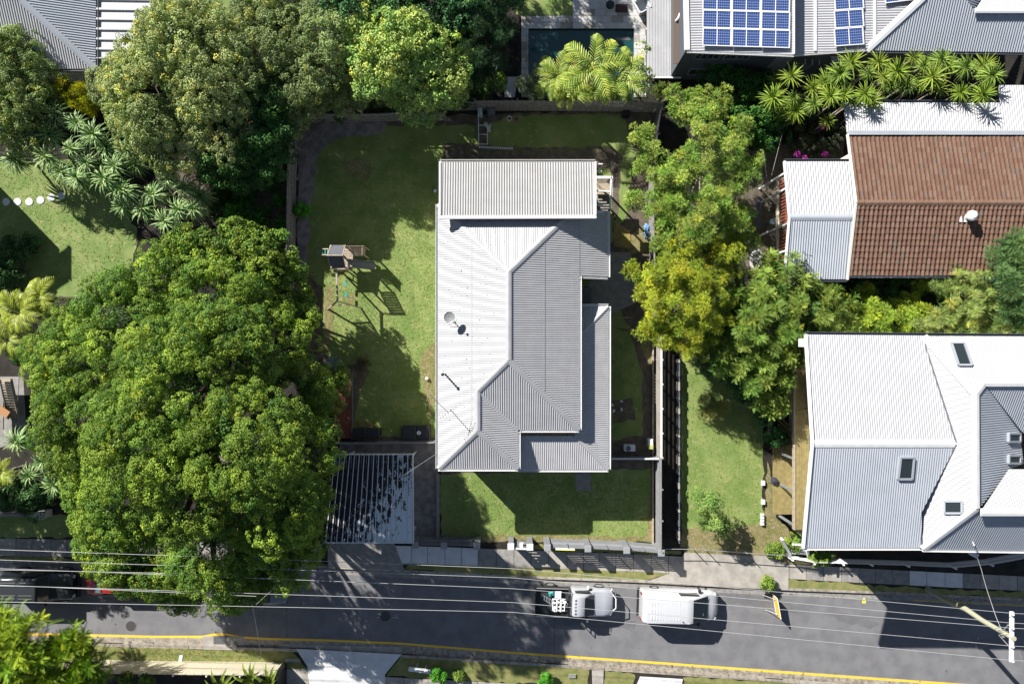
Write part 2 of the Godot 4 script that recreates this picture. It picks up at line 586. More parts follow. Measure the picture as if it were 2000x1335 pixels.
func make_ground() -> void:
	var mb := MB.new()
	mb.prism(PackedVector2Array([Vector2(-260, -260), Vector2(260, -260), Vector2(260, 260), Vector2(-260, 260)]), -2.2, -2.0)
	struct("ground", mb, mats["soil"])
	# the blocks of land on both sides of the road, raised above it by the kerb; the pool leaves a hole
	var north := kerb_line(north_kerb, -400, 2500)
	north.reverse()
	var land := [[-4000, -3300], [6000, -3300], [6000, 1300], [2500, north_kerb(2500)]]
	land.append_array(north)
	land.append_array([[-4000, 1060]])
	mb = MB.new()
	# land north of the pool's south edge is pieced round the pool
	var cut := 200.0
	var south_part := [[-4000, cut], [6000, cut], [6000, 1300]]
	south_part.append_array(north)
	south_part.append([-4000, 1060])
	mb.prism(ring(south_part), -2.0, 0.0)
	mb.prism(ring([[-4000, -3300], [6000, -3300], [6000, 56], [-4000, 56]]), -2.0, 0.0)
	mb.prism(ring([[-4000, 56], [1032, 56], [1032, cut], [-4000, cut]]), -2.0, 0.0)
	mb.prism(ring([[1238, 56], [6000, 56], [6000, cut], [1238, cut]]), -2.0, 0.0)
	struct("garden_ground", mb, mats["soil"])
	var south := kerb_line(south_kerb, -400, 2500)
	mb = MB.new()
	var sp := [[-4000, 1215]]
	sp.append_array(south)
	sp.append_array([[6000, 1600], [6000, 4600], [-4000, 4600]])
	mb.prism(ring(sp), -2.0, 0.0)
	struct("verge_ground", mb, mats["soil"])
	# lawns
	sheet("yard_soil", [[582, 232], [1284, 214], [1272, 340], [1276, 660], [1288, 888], [1190, 892], [860, 868], [690, 860], [668, 730], [576, 730]], 0.006, "mulch", true)
	sheet("yard_soil", [[860, 918], [1278, 890], [1278, 1058], [860, 1056]], 0.006, "mulch", true)
	sheet("lawn", [[626, 300], [640, 262], [700, 246], [930, 244], [1010, 225], [1215, 222], [1240, 300], [1225, 420], [1190, 480], [1187, 560], [1230, 640], [1255, 700], [1256, 850], [1190, 860], [1186, 640], [1150, 560], [856, 560], [852, 853], [694, 853], [690, 720], [628, 690], [628, 560], [585, 520], [595, 330]], 0.012, "grass", true)
	sheet("lawn", [[861, 925], [1276, 915], [1272, 1056], [1150, 1052], [960, 1050], [861, 1050]], 0.012, "grass", true)
	sheet("lawn", [[-30, 320], [150, 310], [220, 380], [270, 450], [250, 560], [150, 580], [-30, 575]], 0.012, "grass", true)
	sheet("lawn", [[290, -60], [540, -60], [540, 60], [320, 60]], 0.012, "grass", true)
	sheet("lawn", [[1330, 690], [1480, 700], [1492, 800], [1490, 1020], [1440, 1035], [1330, 1030]], 0.012, "grass", true)
	sheet("lawn", [[-30, 1006], [185, 1006], [185, 1050], [-30, 1050]], 0.012, "grass", true)
	sheet("lawn", [[1008, -60], [1118, -60], [1118, 30], [1008, 30]], 0.012, "grass", true)
	sheet("dry_lawn", [[1330, 1030], [1440, 1032], [1490, 1015], [1500, 900], [1515, 1000], [1545, 1040], [1540, 1095], [1470, 1080], [1330, 1066]], 0.016, "dry_grass", true)
	sheet("dry_lawn", [[862, 1046], [1000, 1044], [1270, 1048], [1270, 1058], [862, 1056]], 0.016, "dry_grass", true)
	sheet("dry_lawn", [[1268, 920], [1277, 920], [1276, 1056], [1264, 1056]], 0.02, "dry_grass", true)
	sheet("dry_lawn", [[1247, 672], [1276, 660], [1276, 714], [1247, 716]], 0.02, "dry_grass", true)
	sheet("dry_lawn", [[1208, 470], [1262, 440], [1266, 490], [1236, 496]], 0.02, "dry_grass", true)
	sheet("terrace", [[-30, 735], [45, 735], [52, 862], [-30, 880]], 0.012, "grey_concrete")
	# worn and mulched earth
	sheet("worn_lawn", [[664, 318], [700, 308], [730, 330], [716, 352], [680, 344]], 0.0165, "dry_grass", true)
	sheet("worn_lawn", [[668, 578], [690, 572], [694, 588], [676, 596]], 0.0165, "dry_grass", true)
	sheet("worn_lawn", [[818, 700], [850, 660], [853, 760], [838, 820], [826, 760]], 0.0165, "dry_grass", true)
	sheet("worn_lawn", [[694, 815], [740, 830], [735, 852], [696, 852]], 0.0165, "dry_grass", true)
	sheet("worn_lawn", [[636, 560], [650, 556], [652, 640], [640, 690], [632, 690]], 0.0165, "dry_grass", true)
	sheet("gravel_bed", [[584, 238], [760, 238], [740, 262], [660, 268], [620, 300], [606, 420], [600, 520], [580, 520]], 0.017, "gravel", true)
	sheet("mulch_bed", [[574, 600], [628, 592], [628, 690], [600, 720], [574, 720]], 0.017, "mulch", true)
	sheet("mulch_bed", [[676, 716], [708, 702], [722, 722], [704, 760], [694, 800], [690, 850], [684, 850]], 0.017, "mulch", true)
	sheet("mulch_bed", [[870, 278], [1050, 290], [1180, 285], [1215, 300], [1200, 480], [1192, 330], [1000, 312], [862, 312]], 0.017, "mulch", true)
	sheet("mulch_bed", [[1192, 640], [1240, 640], [1262, 700], [1274, 720], [1274, 870], [1256, 860], [1254, 720], [1228, 650]], 0.021, "mulch", true)
	sheet("mulch_bed", [[1196, 780], [1236, 776], [1240, 820], [1198, 826]], 0.021, "mulch", true)
	sheet("mulch_bed", [[884, 918], [1130, 918], [1132, 948], [1080, 940], [1040, 922]], 0.021, "mulch", true)
	sheet("courtyard_paving", [[1150, 492], [1232, 492], [1244, 590], [1196, 612], [1150, 600]], 0.019, "grey_concrete", false)
	sheet("courtyard_paving", [[1124, 918], [1154, 918], [1154, 957], [1124, 957]], 0.026, "grey_concrete", false)
	sheet("gravel_drive", [[664, 862], [855, 862], [857, 1052], [640, 1052]], 0.014, "gravel", false)
	for x in [[667, 731], [750, 802], [1187, 1200]]:
		pass
	# gravel strips between the fences
	sheet("mulch_bed", [[1292, 700], [1322, 700], [1322, 1056], [1292, 1056]], 0.013, "soil", true)
	sheet("mulch_bed", [[1440, 300], [1650, 250], [1650, 320], [1530, 560], [1440, 640]], 0.013, "mulch", true)
	sheet("mulch_bed", [[470, 200], [560, 220], [560, 450], [400, 440], [260, 380]], 0.013, "mulch", true)
	grass_tufts("grass", [[640, 270, 1190, 300, 1500], [632, 310, 852, 840, 9000], [864, 930, 1268, 1048, 4500], [1334, 720, 1484, 1030, 3200], [0, 320, 240, 560, 2500], [200, 1266, 540, 1300, 1500], [1192, 640, 1250, 850, 900]])


# short tufts that break up the flat lawns
func grass_tufts(called: String, areas: Array) -> void:
	var mb := MB.new()
	for i in 9:
		var a := R(0, TAU)
		var d := Vector3(cos(a), 0, sin(a))
		var s := Vector3(-sin(a), 0, cos(a)) * 0.012
		var o := Vector3(R(-0.06, 0.06), 0, R(-0.06, 0.06))
		mb.tri(o - s, o + s, o + d * R(0.03, 0.07) + Vector3.UP * R(0.03, 0.07))
	var buf := PackedFloat32Array()
	var total := 0
	for ar in areas:
		for i in ar[4]:
			var w := P(R(ar[0], ar[2]), R(ar[1], ar[3]))
			var s := R(0.45, 0.9)
			var a := R(0, TAU)
			var g := R(0.8, 1.15)
			buf.append_array(PackedFloat32Array([cos(a) * s, 0, sin(a) * s, w.x, 0, s, 0, 0.01, -sin(a) * s, 0, cos(a) * s, w.z, 0.205 * g + R(0, 0.05), 0.285 * g, 0.066 * g, 1]))
			total += 1
	var mm := MultiMesh.new()
	mm.transform_format = MultiMesh.TRANSFORM_3D
	mm.use_colors = true
	mm.mesh = mb.mesh()
	mm.instance_count = total
	mm.buffer = buf
	var o := MultiMeshInstance3D.new()
	o.name = numbered(called)
	o.multimesh = mm
	o.material_override = leafy("blades", 0.4, 0.7)
	add_child(o)
	tag(o, "short green grass blades growing all over the sunny lawns", "grass")
	o.set_meta("kind", "stuff")


func make_street() -> void:
	var mb := MB.new()
	var road := kerb_line(north_kerb, -400, 2500, -1.0)
	var low := kerb_line(south_kerb, -400, 2500, 1.0)
	low.reverse()
	road.append_array(low)
	mb.prism(ring(road), -0.3, -0.14)
	struct("road", mb, mats["asphalt"])
	# darker patches of later seal
	for q in [[[1080, 1140], [1082, 1286], [1000, 1280], [1000, 1131]], [[498, 1130], [560, 1132], [560, 1246], [500, 1244]]]:
		pass
	# kerbs: stones laid end to end
	for side in 2:
		var k := struct("kerb" if side == 0 else "south_kerb", null, null)
		k.set_meta("kind", "structure")
		var f: Callable = north_kerb if side == 0 else south_kerb
		var sgn := -1.0 if side == 0 else 1.0
		var x := -120.0
		while x < 2130.0:
			var l := R(52, 74)
			var a := P(x, f.call(x)); var b := P(x + l - 0.8, f.call(x + l - 0.8))
			var m := MB.new()
			var wide := 0.17
			if side == 1 and x > 120 and x < 590:
				wide = 0.2
			var off := Vector3(0, 0, sgn * wide / 2)
			m.bar(a + off + Vector3(0, -0.065, 0), b + off + Vector3(0, -0.065, 0), wide, 0.17)
			part("kerb_stone", m.mesh(), mats["kerb"] if rng.randf() < 0.75 else mats["concrete"], k)
			x += l
		# concrete channel at the road's edge
		var ch := MB.new()
		var pts := kerb_line(f, -300, 2400, 0.0, 90.0)
		for i in pts.size() - 1:
			var a := P(pts[i][0], pts[i][1]); var b := P(pts[i + 1][0], pts[i + 1][1])
			var w: float = 0.42 if side == 0 else 0.55
			var o := Vector3(0, 0, -sgn * (w / 2 + 0.005))
			ch.bar(a + o + Vector3(0, -0.14, 0), b + o + Vector3(0, -0.14, 0), w, 0.016)
		struct("gutter_channel", ch, mats["grey_concrete"] if side == 0 else mats["kerb"])
	# footpath slabs
	var fp := struct("footpath", null, null)
	var x := -100.0
	var tones := ["grey_concrete", "concrete", "grey_concrete"]
	while x < 2120.0:
		var w := R(31, 36)
		if x > 1310 and x < 1330:
			x = 1520.0
		if x > 612 and x < 640:
			x = 770.0
		var mat: String = tones[rng.randi() % 3]
		if x > 765 and x < 925: mat = "pale_concrete"
		elif x > 1750 and x < 1850: mat = "pale_concrete"
		elif x >= 1040 and x < 1340: mat = "concrete"
		var hw := 17.0 if x < 1500 else 14.0
		var x1 := x + w - 0.9
		var m := MB.new()
		m.prism(ring([[x, path_mid(x) - hw], [x1, path_mid(x1) - hw], [x1, path_mid(x1) + hw], [x, path_mid(x) + hw]]), -0.05, 0.03 + R(-0.004, 0.004))
		part("slab", m.mesh(), mats[mat], fp)
		x += w
	var so := struct("south_footpath", null, null)
	x = 752.0
	while x < 2050.0:
		var w := R(34, 40)
		var y0 := 1321.0 + (x - 752) * 0.055
		if x < 1160 or x > 1330:
			var m := MB.new()
			m.prism(ring([[x, y0], [x + w - 1, y0 + 2], [x + w - 1, y0 + 40], [x, y0 + 38]]), -0.05, 0.03 + R(-0.004, 0.004))
			part("slab", m.mesh(), mats["concrete"], so)
		x += w
	# driveways
	sheet("driveway", [[640, 1060], [770, 1060], [790, 1112], [640, 1106]], 0.034, "grey_concrete")
	sheet("driveway", [[1338, 1078], [1500, 1086], [1540, 1102], [1540, 1152], [1260, 1136], [1310, 1118]], 0.036, "concrete")
	sheet("driveway", [[578, 1266], [784, 1277], [752, 1316], [752, 1345], [605, 1345], [600, 1300]], 0.036, "pale_concrete")
	sheet("driveway", [[543, 1258], [785, 1264], [785, 1279], [543, 1270]], -0.10, "concrete")
	sheet("driveway", [[552, 1306], [604, 1306], [606, 1345], [560, 1345]], 0.03, "concrete")
	sheet("driveway", [[1156, 1308], [1179, 1308], [1178, 1345], [1157, 1345]], 0.03, "concrete")
	sheet("driveway", [[1250, 1320], [1334, 1325], [1330, 1345], [1240, 1345]], 0.03, "pale_concrete")
	# verges
	sheet("verge", [[-40, 1086], [620, 1096], [640, 1104], [-40, 1094]], 0.014, "verge_grass", true)
	sheet("verge", [[800, 1100], [1080, 1108], [1310, 1118], [1262, 1134], [1000, 1124], [790, 1112]], 0.014, "verge_grass", true)
	sheet("verge", [[1540, 1130], [1750, 1146], [2060, 1158], [2060, 1172], [1740, 1156], [1520, 1148]], 0.014, "verge_grass", true)
	sheet("verge", [[1036, 1062], [1280, 1074], [1330, 1078], [1330, 1084], [1036, 1074]], 0.014, "verge_grass", true)
	sheet("verge", [[1344, 1062], [1530, 1078], [1620, 1100], [1530, 1100], [1344, 1088]], 0.014, "dry_grass", true)
	sheet("verge", [[1620, 1092], [2060, 1112], [2060, 1122], [1620, 1102]], 0.014, "soil", true)
	sheet("verge", [[-40, 1256], [570, 1271], [600, 1306], [550, 1308], [-40, 1306]], 0.014, "verge_grass", true)
	sheet("verge", [[784, 1280], [1150, 1304], [1150, 1340], [940, 1330], [756, 1318]], 0.014, "verge_grass", true)
	sheet("verge", [[1182, 1308], [1240, 1314], [1236, 1345], [1182, 1345]], 0.014, "verge_grass", true)
	sheet("verge", [[1336, 1320], [1500, 1330], [1700, 1345], [1336, 1345]], 0.014, "verge_grass", true)
	# painted lines, as thin sheets on the road
	var yl := MB.new()
	var line := [[-60, 1237], [60, 1238], [170, 1240], [300, 1243], [395, 1243], [415, 1239], [440, 1238], [470, 1244], [520, 1247], [640, 1250], [780, 1256], [1000, 1274], [1140, 1284], [1300, 1295], [1500, 1310], [1740, 1327], [1900, 1338], [2060, 1349]]
	for i in line.size() - 1:
		var a := P(line[i][0], line[i][1], -0.14); var b := P(line[i + 1][0], line[i + 1][1], -0.14)
		yl.bar(a + Vector3(0, 0.0, 0), b + Vector3(0, 0.0, 0), 0.14, 0.018)
	struct("yellow_edge_line", yl, mats["yellow_paint"])
	yl = MB.new()
	for i in 8:
		var a := P(1785 + i * 40, 1172 + i * 1.95, -0.14); var b := P(1785 + i * 40 + 40, 1172 + (i + 1) * 1.95, -0.14)
		yl.bar(a, b, 0.1, 0.017)
	struct("yellow_edge_line", yl, plain("worn_yellow", Color(0.40, 0.30, 0.10), 0.8))
	# sprayed survey marks
	yl = MB.new()
	for q in [[1688, 1167, 1688, 1171], [1685, 1173, 1691, 1177], [1691, 1173, 1685, 1177]]:
		yl.bar(P(q[0], q[1], -0.14), P(q[2], q[3], -0.14), 0.09, 0.018)
	struct("sprayed_road_mark", yl, plain("spray_yellow", Color(0.8, 0.7, 0.05), 0.7))
	yl = MB.new()
	for q in [[736, 1198, 743, 1199], [736, 1205, 744, 1206], [741, 1201, 743, 1204], [766, 1205, 778, 1206], [770, 1201, 776, 1203], [774, 1199, 777, 1200]]:
		yl.bar(P(q[0], q[1], -0.14), P(q[2], q[3], -0.14), 0.05, 0.018)
	struct("sprayed_road_mark", yl, plain("spray_white", Color(0.4, 0.4, 0.4), 0.7))
	# later patches of seal, and litter blown against the kerbs
	sheet("road_patch", [[1420, 1160], [1500, 1164], [1580, 1190], [1560, 1200], [1480, 1186], [1424, 1178]], -0.134, "new_asphalt", true)
	sheet("road_patch", [[560, 1139], [700, 1142], [700, 1160], [562, 1156]], -0.134, "new_asphalt", false)
	sheet("road_patch", [[1086, 1206], [1240, 1214], [1238, 1230], [1086, 1222]], -0.134, "new_asphalt", true)
	sheet("road_patch", [[1610, 1196], [1690, 1206], [1720, 1222], [1700, 1228], [1640, 1212]], -0.134, "new_asphalt", true)
	var lt := MB.new()
	for i in 900:
		var lx := R(-60, 2060)
		var edge := rng.randf()
		var ly := north_kerb(lx) + 2.0 + 10.0 * edge * edge if i % 2 == 0 else south_kerb(lx) - 2.0 - 12.0 * edge * edge
		if i % 7 == 0:
			ly = lerpf(north_kerb(lx), south_kerb(lx), R(0.05, 0.95))
		lt.col = Color(0.16, 0.10, 0.05) if rng.randf() < 0.6 else Color(0.05, 0.045, 0.035)
		var sz := R(0.03, 0.09)
		lt.box(P(lx, ly, -0.122), Vector3(sz, 0.008, sz * R(0.4, 0.9)), Basis(Vector3.UP, R(0, 3)))
	var leaves := struct("fallen_leaves", lt, tinted("fallen", 0.9))
	leaves.set_meta("kind", "stuff")
	leaves.set_meta("label", "dry leaves and grit scattered along both kerbs of the road")
	leaves.set_meta("category", "leaves")
	# joints cut across the road
	var cr := MB.new()
	for q in [[1083, 1140, 1083, 1284], [560, 1140, 560, 1246], [1086, 1205, 1300, 1222]]:
		cr.bar(P(q[0], q[1], -0.14), P(q[2], q[3], -0.14), 0.025, 0.012)
	struct("road_joint", cr, plain("tar", Color(0.03, 0.03, 0.032), 0.6))


# one roof plane of pixel outline; returns the world points
func slope_part(parent: Node3D, called: String, pl: Plane, pix: Array, run: Vector3, mat: Material, pitch := 0.13, amp := 0.017, rib := false) -> Array:
	var pts := pts_on(pl, pix)
	var mb := MB.new()
	sheeting(mb, pts, run, pitch, amp, rib)
	part(called, mb.mesh(), mat, parent)
	return pts

func world_slope(parent: Node3D, called: String, pts: Array, run: Vector3, mat: Material, pitch := 0.13, amp := 0.014) -> void:
	var mb := MB.new()
	sheeting(mb, pts, run, pitch, amp)
	part(called, mb.mesh(), mat, parent)

func cap_part(parent: Node3D, called: String, lines: Array, mat: Material, w := 0.2) -> void:
	for l in lines:
		var mb := MB.new()
		capping(mb, l[0], l[1], w)
		part(called, mb.mesh(), mat, parent)

func gutter_part(parent: Node3D, lines: Array, mat: Material) -> void:
	for l in lines:
		var mb := MB.new()
		gutter(mb, l[0], l[1], l[2])
		part("gutter", mb.mesh(), mat, parent)

func walls_part(parent: Node3D, pts: Array, y0: float, y1: float, mat: Material, called := "wall") -> void:
	var mb := MB.new()
	wall_ring(mb, pts, y0, y1)
	part(called, mb.mesh(), mat, parent)

# rows of long screws and the dark lap where two sheets overlap
func lap_part(parent: Node3D, a: Vector3, b: Vector3, nn: Vector3) -> void:
	var mb := MB.new()
	mb.bar(a + nn * 0.012, b + nn * 0.012, 0.02, 0.012, nn)
	part("sheet_lap", mb.mesh(), plain("lap", Color(0.26, 0.26, 0.26), 0.7), parent)


func make_main_house() -> void:
	var t := thing("house", "large house with pale corrugated iron hip roof in the middle of the lawn", "house")
	var e := 4.55; var s := 0.4
	var xl := -4.384; var xr := 3.99; var xw := 0.363; var xe := 5.78
	var zn := -8.17; var zs := 5.215; var zw := 7.51; var zx := -3.915
	var half := (xr - xl) / 2; var xm := (xl + xr) / 2
	var hw := (xw - xl) / 2; var xv := (xl + xw) / 2
	var an := Vector3(xm, e + s * half, zn + half)
	var az := Vector3(xm, e + s * half, zs - half)
	var v0 := Vector3(xv, e + s * hw, zs - hw)
	var v1 := Vector3(xv, e + s * hw, zw - hw)
	var nw := Vector3(xl, e, zn); var sw := Vector3(xl, e, zw)
	var se := Vector3(xr, e, zs); var vw := Vector3(xw, e, zs); var ws := Vector3(xw, e, zw)
	var ne := Vector3(xr, e, zn)
	var low := e - s * (xe - xr)
	var zinc: Material = mats["zinc"]
	world_slope(t, "roof_slope", [nw, an, az, v0, v1, sw], Vector3.RIGHT, zinc)
	world_slope(t, "roof_slope", [az, v0, vw, se], Vector3.BACK, mats["old_zinc"])
	world_slope(t, "roof_slope", [v0, v1, ws, vw], Vector3.RIGHT, mats["old_zinc"])
	world_slope(t, "roof_slope", [v1, sw, ws], Vector3.BACK, mats["old_zinc"])
	world_slope(t, "roof_slope", [an, az, se, Vector3(xr, e, zx), Vector3(xe, low, zx), Vector3(xe, low, -7.9), Vector3(xr, e, -7.9), ne], Vector3.RIGHT, mats["old_zinc"])
	world_slope(t, "roof_slope", [nw, ne, an], Vector3.BACK, zinc)
	var capm: Material = mats["zinc"]
	cap_part(t, "ridge_cap", [[an, az], [v0, v1]], capm, 0.17)
	cap_part(t, "hip_cap", [[nw, an], [ne, an], [se, az], [az, v0], [sw, v1], [ws, v1]], capm, 0.17)
	var vm := MB.new()
	vm.bar(v0 + Vector3(0, 0.02, 0), vw + Vector3(0, 0.02, 0), 0.16, 0.02)
	part("valley_flashing", vm.mesh(), capm, t)
	var wt: Material = mats["white"]
	gutter_part(t, [[nw, sw, Vector3.LEFT], [sw, ws, Vector3.BACK], [ws, vw, Vector3.RIGHT], [vw, se, Vector3.BACK], [se, Vector3(xr, e, zx), Vector3.RIGHT], [Vector3(xr, e - 0.0, zx), Vector3(xe, low, zx), Vector3.BACK], [Vector3(xe, low, zx), Vector3(xe, low, -7.9), Vector3.RIGHT]], wt)
	# sheet laps on the long slopes
	var nwest := Vector3(-s, 1, 0).normalized()
	lap_part(t, Vector3(xl + 2.05, e + s * 2.05, -5.9), Vector3(xl + 2.05, e + s * 2.05, 5.2), nwest)
	var neast := Vector3(s, 1, 0).normalized()
	lap_part(t, Vector3(xr, e, zn + 0.5), Vector3(xr, e, zx), neast)
	lap_part(t, Vector3(xr - 2.1, e + s * 2.1, -5.8), Vector3(xr - 2.1, e + s * 2.1, 2.9), neast)
	# skillion roof over the rear room
	var k0 := P(859, 316, 5.02); var k1 := P(1163, 316, 5.02); var k2 := P(1163, 421, 5.5); var k3 := P(859, 422, 5.5)
	world_slope(t, "rear_roof_slope", [k0, k1, k2, k3], Vector3.BACK, mats["rear_zinc"], 0.15, 0.022)
	gutter_part(t, [[k0, k1, Vector3.FORWARD]], mats["pale_wall"])
	var mb := MB.new()
	mb.bar(k3 + Vector3(-0.05, -0.05, 0.06), k2 + Vector3(0.05, -0.05, 0.06), 0.18, 0.2)
	part("fascia", mb.mesh(), wt, t)
	for q in [[k0, k3], [k1, k2]]:
		mb = MB.new()
		mb.bar(q[0] + Vector3(0, 0.0, 0), q[1] + Vector3(0, 0.0, -0.04), 0.09, 0.16)
		part("barge_board", mb.mesh(), wt, t)
	# verandah roof wrapping the front and the east side
	var ve := 3.5; var vs := 0.27
	var ox := 5.87; var ix := 3.75; var oz := 7.755; var iz := oz - (ox - ix); var nz := -2.17
	var ih := ve + vs * (ox - ix)
	world_slope(t, "verandah_roof_slope", [Vector3(ix, ih, nz + ox - ix), Vector3(ox, ve, nz), Vector3(ox, ve, oz), Vector3(ix, ih, iz)], Vector3.RIGHT, zinc)
	world_slope(t, "verandah_roof_slope", [Vector3(ix, ih, iz), Vector3(ox, ve, oz), Vector3(0.22, ve, oz), Vector3(0.22, ve + vs * (oz - iz), iz), ], Vector3.BACK, mats["old_zinc"])
	world_slope(t, "verandah_roof_slope", [Vector3(ix, ve, nz), Vector3(ox, ve, nz), Vector3(ix, ih, nz + ox - ix)], Vector3.BACK, zinc)
	cap_part(t, "hip_cap", [[Vector3(ox, ve, oz), Vector3(ix, ih, iz)], [Vector3(ox, ve, nz), Vector3(ix, ih, nz + ox - ix)]], capm, 0.12)
	gutter_part(t, [[Vector3(ox, ve, nz), Vector3(ox, ve, oz), Vector3.RIGHT], [Vector3(0.22, ve, oz), Vector3(ox, ve, oz), Vector3.BACK], [Vector3(ix, ve, nz), Vector3(ox, ve, nz), Vector3.FORWARD]], wt)
	# walls, raised floor and verandah posts
	walls_part(t, [Vector2(xl + 0.5, zn + 0.4), Vector2(xr - 0.4, zn + 0.4), Vector2(xr - 0.4, zs - 0.3), Vector2(xw - 0.4, zs - 0.3), Vector2(xw - 0.4, zw - 0.5), Vector2(xl + 0.5, zw - 0.5)], 0.0, e - 0.05, mats["pale_wall"])
	walls_part(t, [Vector2(xl + 0.5, -10.0), Vector2(4.4, -10.0), Vector2(4.4, zn + 0.55), Vector2(xl + 0.5, zn + 0.55)], 0.0, 4.95, mats["pale_wall"])
	walls_part(t, [Vector2(xr - 0.25, -7.7), Vector2(xe - 0.4, -7.7), Vector2(xe - 0.4, zx - 0.4), Vector2(xr - 0.25, zx - 0.4)], 0.0, low - 0.1, mats["pale_wall"])
	for q in [[5.6, 7.45], [2.9, 7.45], [0.6, 7.45], [5.6, 4.4], [5.6, 1.2], [5.6, -1.9]]:
		mb = MB.new()
		mb.box(Vector3(q[0], (ve - 0.08) / 2, q[1]), Vector3(0.1, ve - 0.08, 0.1))
		part("verandah_post", mb.mesh(), wt, t)
	mb = MB.new()
	mb.box(Vector3(4.65, 0.95, 2.65), Vector3(2.1, 0.12, 9.6))
	mb.box(Vector3(1.9, 0.95, 6.35), Vector3(3.3, 0.12, 2.2))
	part("verandah_floor", mb.mesh(), mats["timber"], t)
	for q in [[-2.0, 6.98, 1.8], [2.2, 4.95, 1.2]]:
		window(t, Vector3(q[0], 3.0, q[1]), Vector3.BACK, q[2], 1.2, wt)
	for z in [-5.5, -2.2, 1.4, 4.6]:
		window(t, Vector3(xl + 0.43, 3.1, z), Vector3.LEFT, 1.3, 1.2, wt)
	# dark front step under the verandah's edge
	mb = MB.new()
	for k in 4:
		mb.box(Vector3(4.25, 0.12 + 0.2 * k, 8.35 - 0.22 * k), Vector3(1.0, 0.06, 0.24))
	part("front_steps", mb.mesh(), mats["slate_grey"], t)
	# white brackets sticking out beside the rear roof
	for q in [[1163, 320, 1177], [1163, 334, 1175], [1163, 400, 1178], [1163, 414, 1178]]:
		mb = MB.new()
		mb.bar(P(q[0], q[1], 4.8), P(q[2], q[1], 4.8), 0.06, 0.06)
		part("eave_bracket", mb.mesh(), wt, t)
	# side stair in the gap of the east wall
	mb = MB.new()
	for k in 8:
		mb.box(Vector3(4.55, 1.8 - k * 0.22, -3.3 + k * 0.26), Vector3(1.0, 0.05, 0.26))
	part("side_stair", mb.mesh(), mats["slate_grey"], t)
	# specks of leaf litter caught on the west slope
	var bits := MB.new()
	var wplane := Plane(nwest, nw)
	for k in 110:
		var q := Vector3(R(xl + 0.3, xm - 0.6), 0, R(-6.5, 6.0))
		if q.x > v0.x - 0.3 and q.z > 2.0:
			continue
		q.y = e + s * (q.x - xl) + 0.03
		var sz := R(0.02, 0.05)
		bits.box(q, Vector3(sz, 0.012, sz * R(0.5, 1.0)), Basis(Vector3.UP, R(0, 3)))
	var lit := part("leaf_litter", bits.mesh(), plain("litter", Color(0.05, 0.04, 0.03), 0.9), t)
	lit.set_meta("kind", "stuff")

	# the rear landing with its slatted pergola
	var g := thing("rear_pergola", "small slatted timber pergola over stairs at the east end of the rear roof", "pergola")
	for q in [[1166, 346], [1192, 346], [1192, 408]]:
		mb = MB.new()
		var w := P(q[0], q[1], 3.2)
		mb.box(Vector3(w.x, 1.6, w.z), Vector3(0.1, 3.2, 0.1))
		part("post", mb.mesh(), mats["slate_grey"], g)
	for q in [[1163, 345, 1197, 345], [1163, 347.5, 1197, 347.5], [1194, 345, 1191, 409], [1163, 372, 1192, 374]]:
		mb = MB.new()
		mb.bar(P(q[0], q[1], 3.3), P(q[2], q[3], 3.3), 0.07, 0.12)
		part("beam", mb.mesh(), mats["white"], g)
	for k in 12:
		mb = MB.new()
		var a := P(1165 + k * 2.4, 349, 3.12)
		mb.bar(a, a + Vector3(0.0, 0, 0.75), 0.035, 0.05)
		part("slat", mb.mesh(), mats["timber"], g)
	for k in 16:
		mb = MB.new()
		var a := P(1191.5, 346 + k * 4.1, 3.2)
		mb.bar(a, a + Vector3(0.17, 0.12, 0.0), 0.045, 0.03)
		part("slat", mb.mesh(), mats["white"], g)
	mb = MB.new()
	mb.box(P(1178, 364, 2.0), Vector3(1.0, 0.06, 1.0))
	part("landing", mb.mesh(), mats["timber"], g)
	for k in 6:
		mb = MB.new()
		mb.box(P(1178, 384 + k * 5.5, 1.75 - k * 0.3), Vector3(1.0, 0.05, 0.24))
		part("tread", mb.mesh(), mats["paling"], g)

	# things on the roof
	var d := thing("satellite_dish", "grey oval satellite dish on the west slope of the middle house roof", "satellite dish")
	var dc := on(Plane(nwest, nw), 884, 627)
	mb = MB.new()
	var look := Vector3(-0.1, 0.85, 0.1).normalized()
	var sx := look.cross(Vector3.UP).normalized()
	mb.lathe(dc + Vector3(-0.1, 0.75, -0.2), [[0.0, 0.0], [0.16, 0.02], [0.26, 0.05], [0.33, 0.09], [0.33, 0.1], [0.25, 0.06], [0.0, 0.02]], 20, Basis(sx, look, sx.cross(look)))
	part("dish", mb.mesh(), plain("dish_grey", Color(0.20, 0.205, 0.21), 0.5), d)
	mb = MB.new()
	mb.tube([dc, dc + Vector3(-0.08, 0.72, -0.15)], 0.025, 0.025)
	mb.tube([dc + Vector3(0.25, 0.08, 0.1), dc + Vector3(-0.08, 0.55, -0.12)], 0.015, 0.015)
	mb.tube([dc + Vector3(-0.2, 0.0, 0.25), dc + Vector3(-0.08, 0.55, -0.12)], 0.015, 0.015)
	part("mast", mb.mesh(), mats["steel"], d)
	mb = MB.new()
	mb.tube([dc + Vector3(-0.1, 0.62, 0.2), dc + Vector3(0.22, 0.95, 0.12)], 0.012, 0.012)
	mb.box(dc + Vector3(0.24, 0.98, 0.1), Vector3(0.1, 0.1, 0.1))
	part("receiver", mb.mesh(), mats["black"], d)

	var pv := thing("vent_pipe", "thin metal flue pipe with dark cap on the white west slope, casting a long shadow", "pipe")
	var vb := on(Plane(nwest, nw), 868, 729)
	mb = MB.new()
	mb.tube([vb, vb + Vector3(0, 1.1, 0)], 0.055, 0.055, 8)
	part("pipe", mb.mesh(), mats["steel"], pv)
	mb = MB.new()
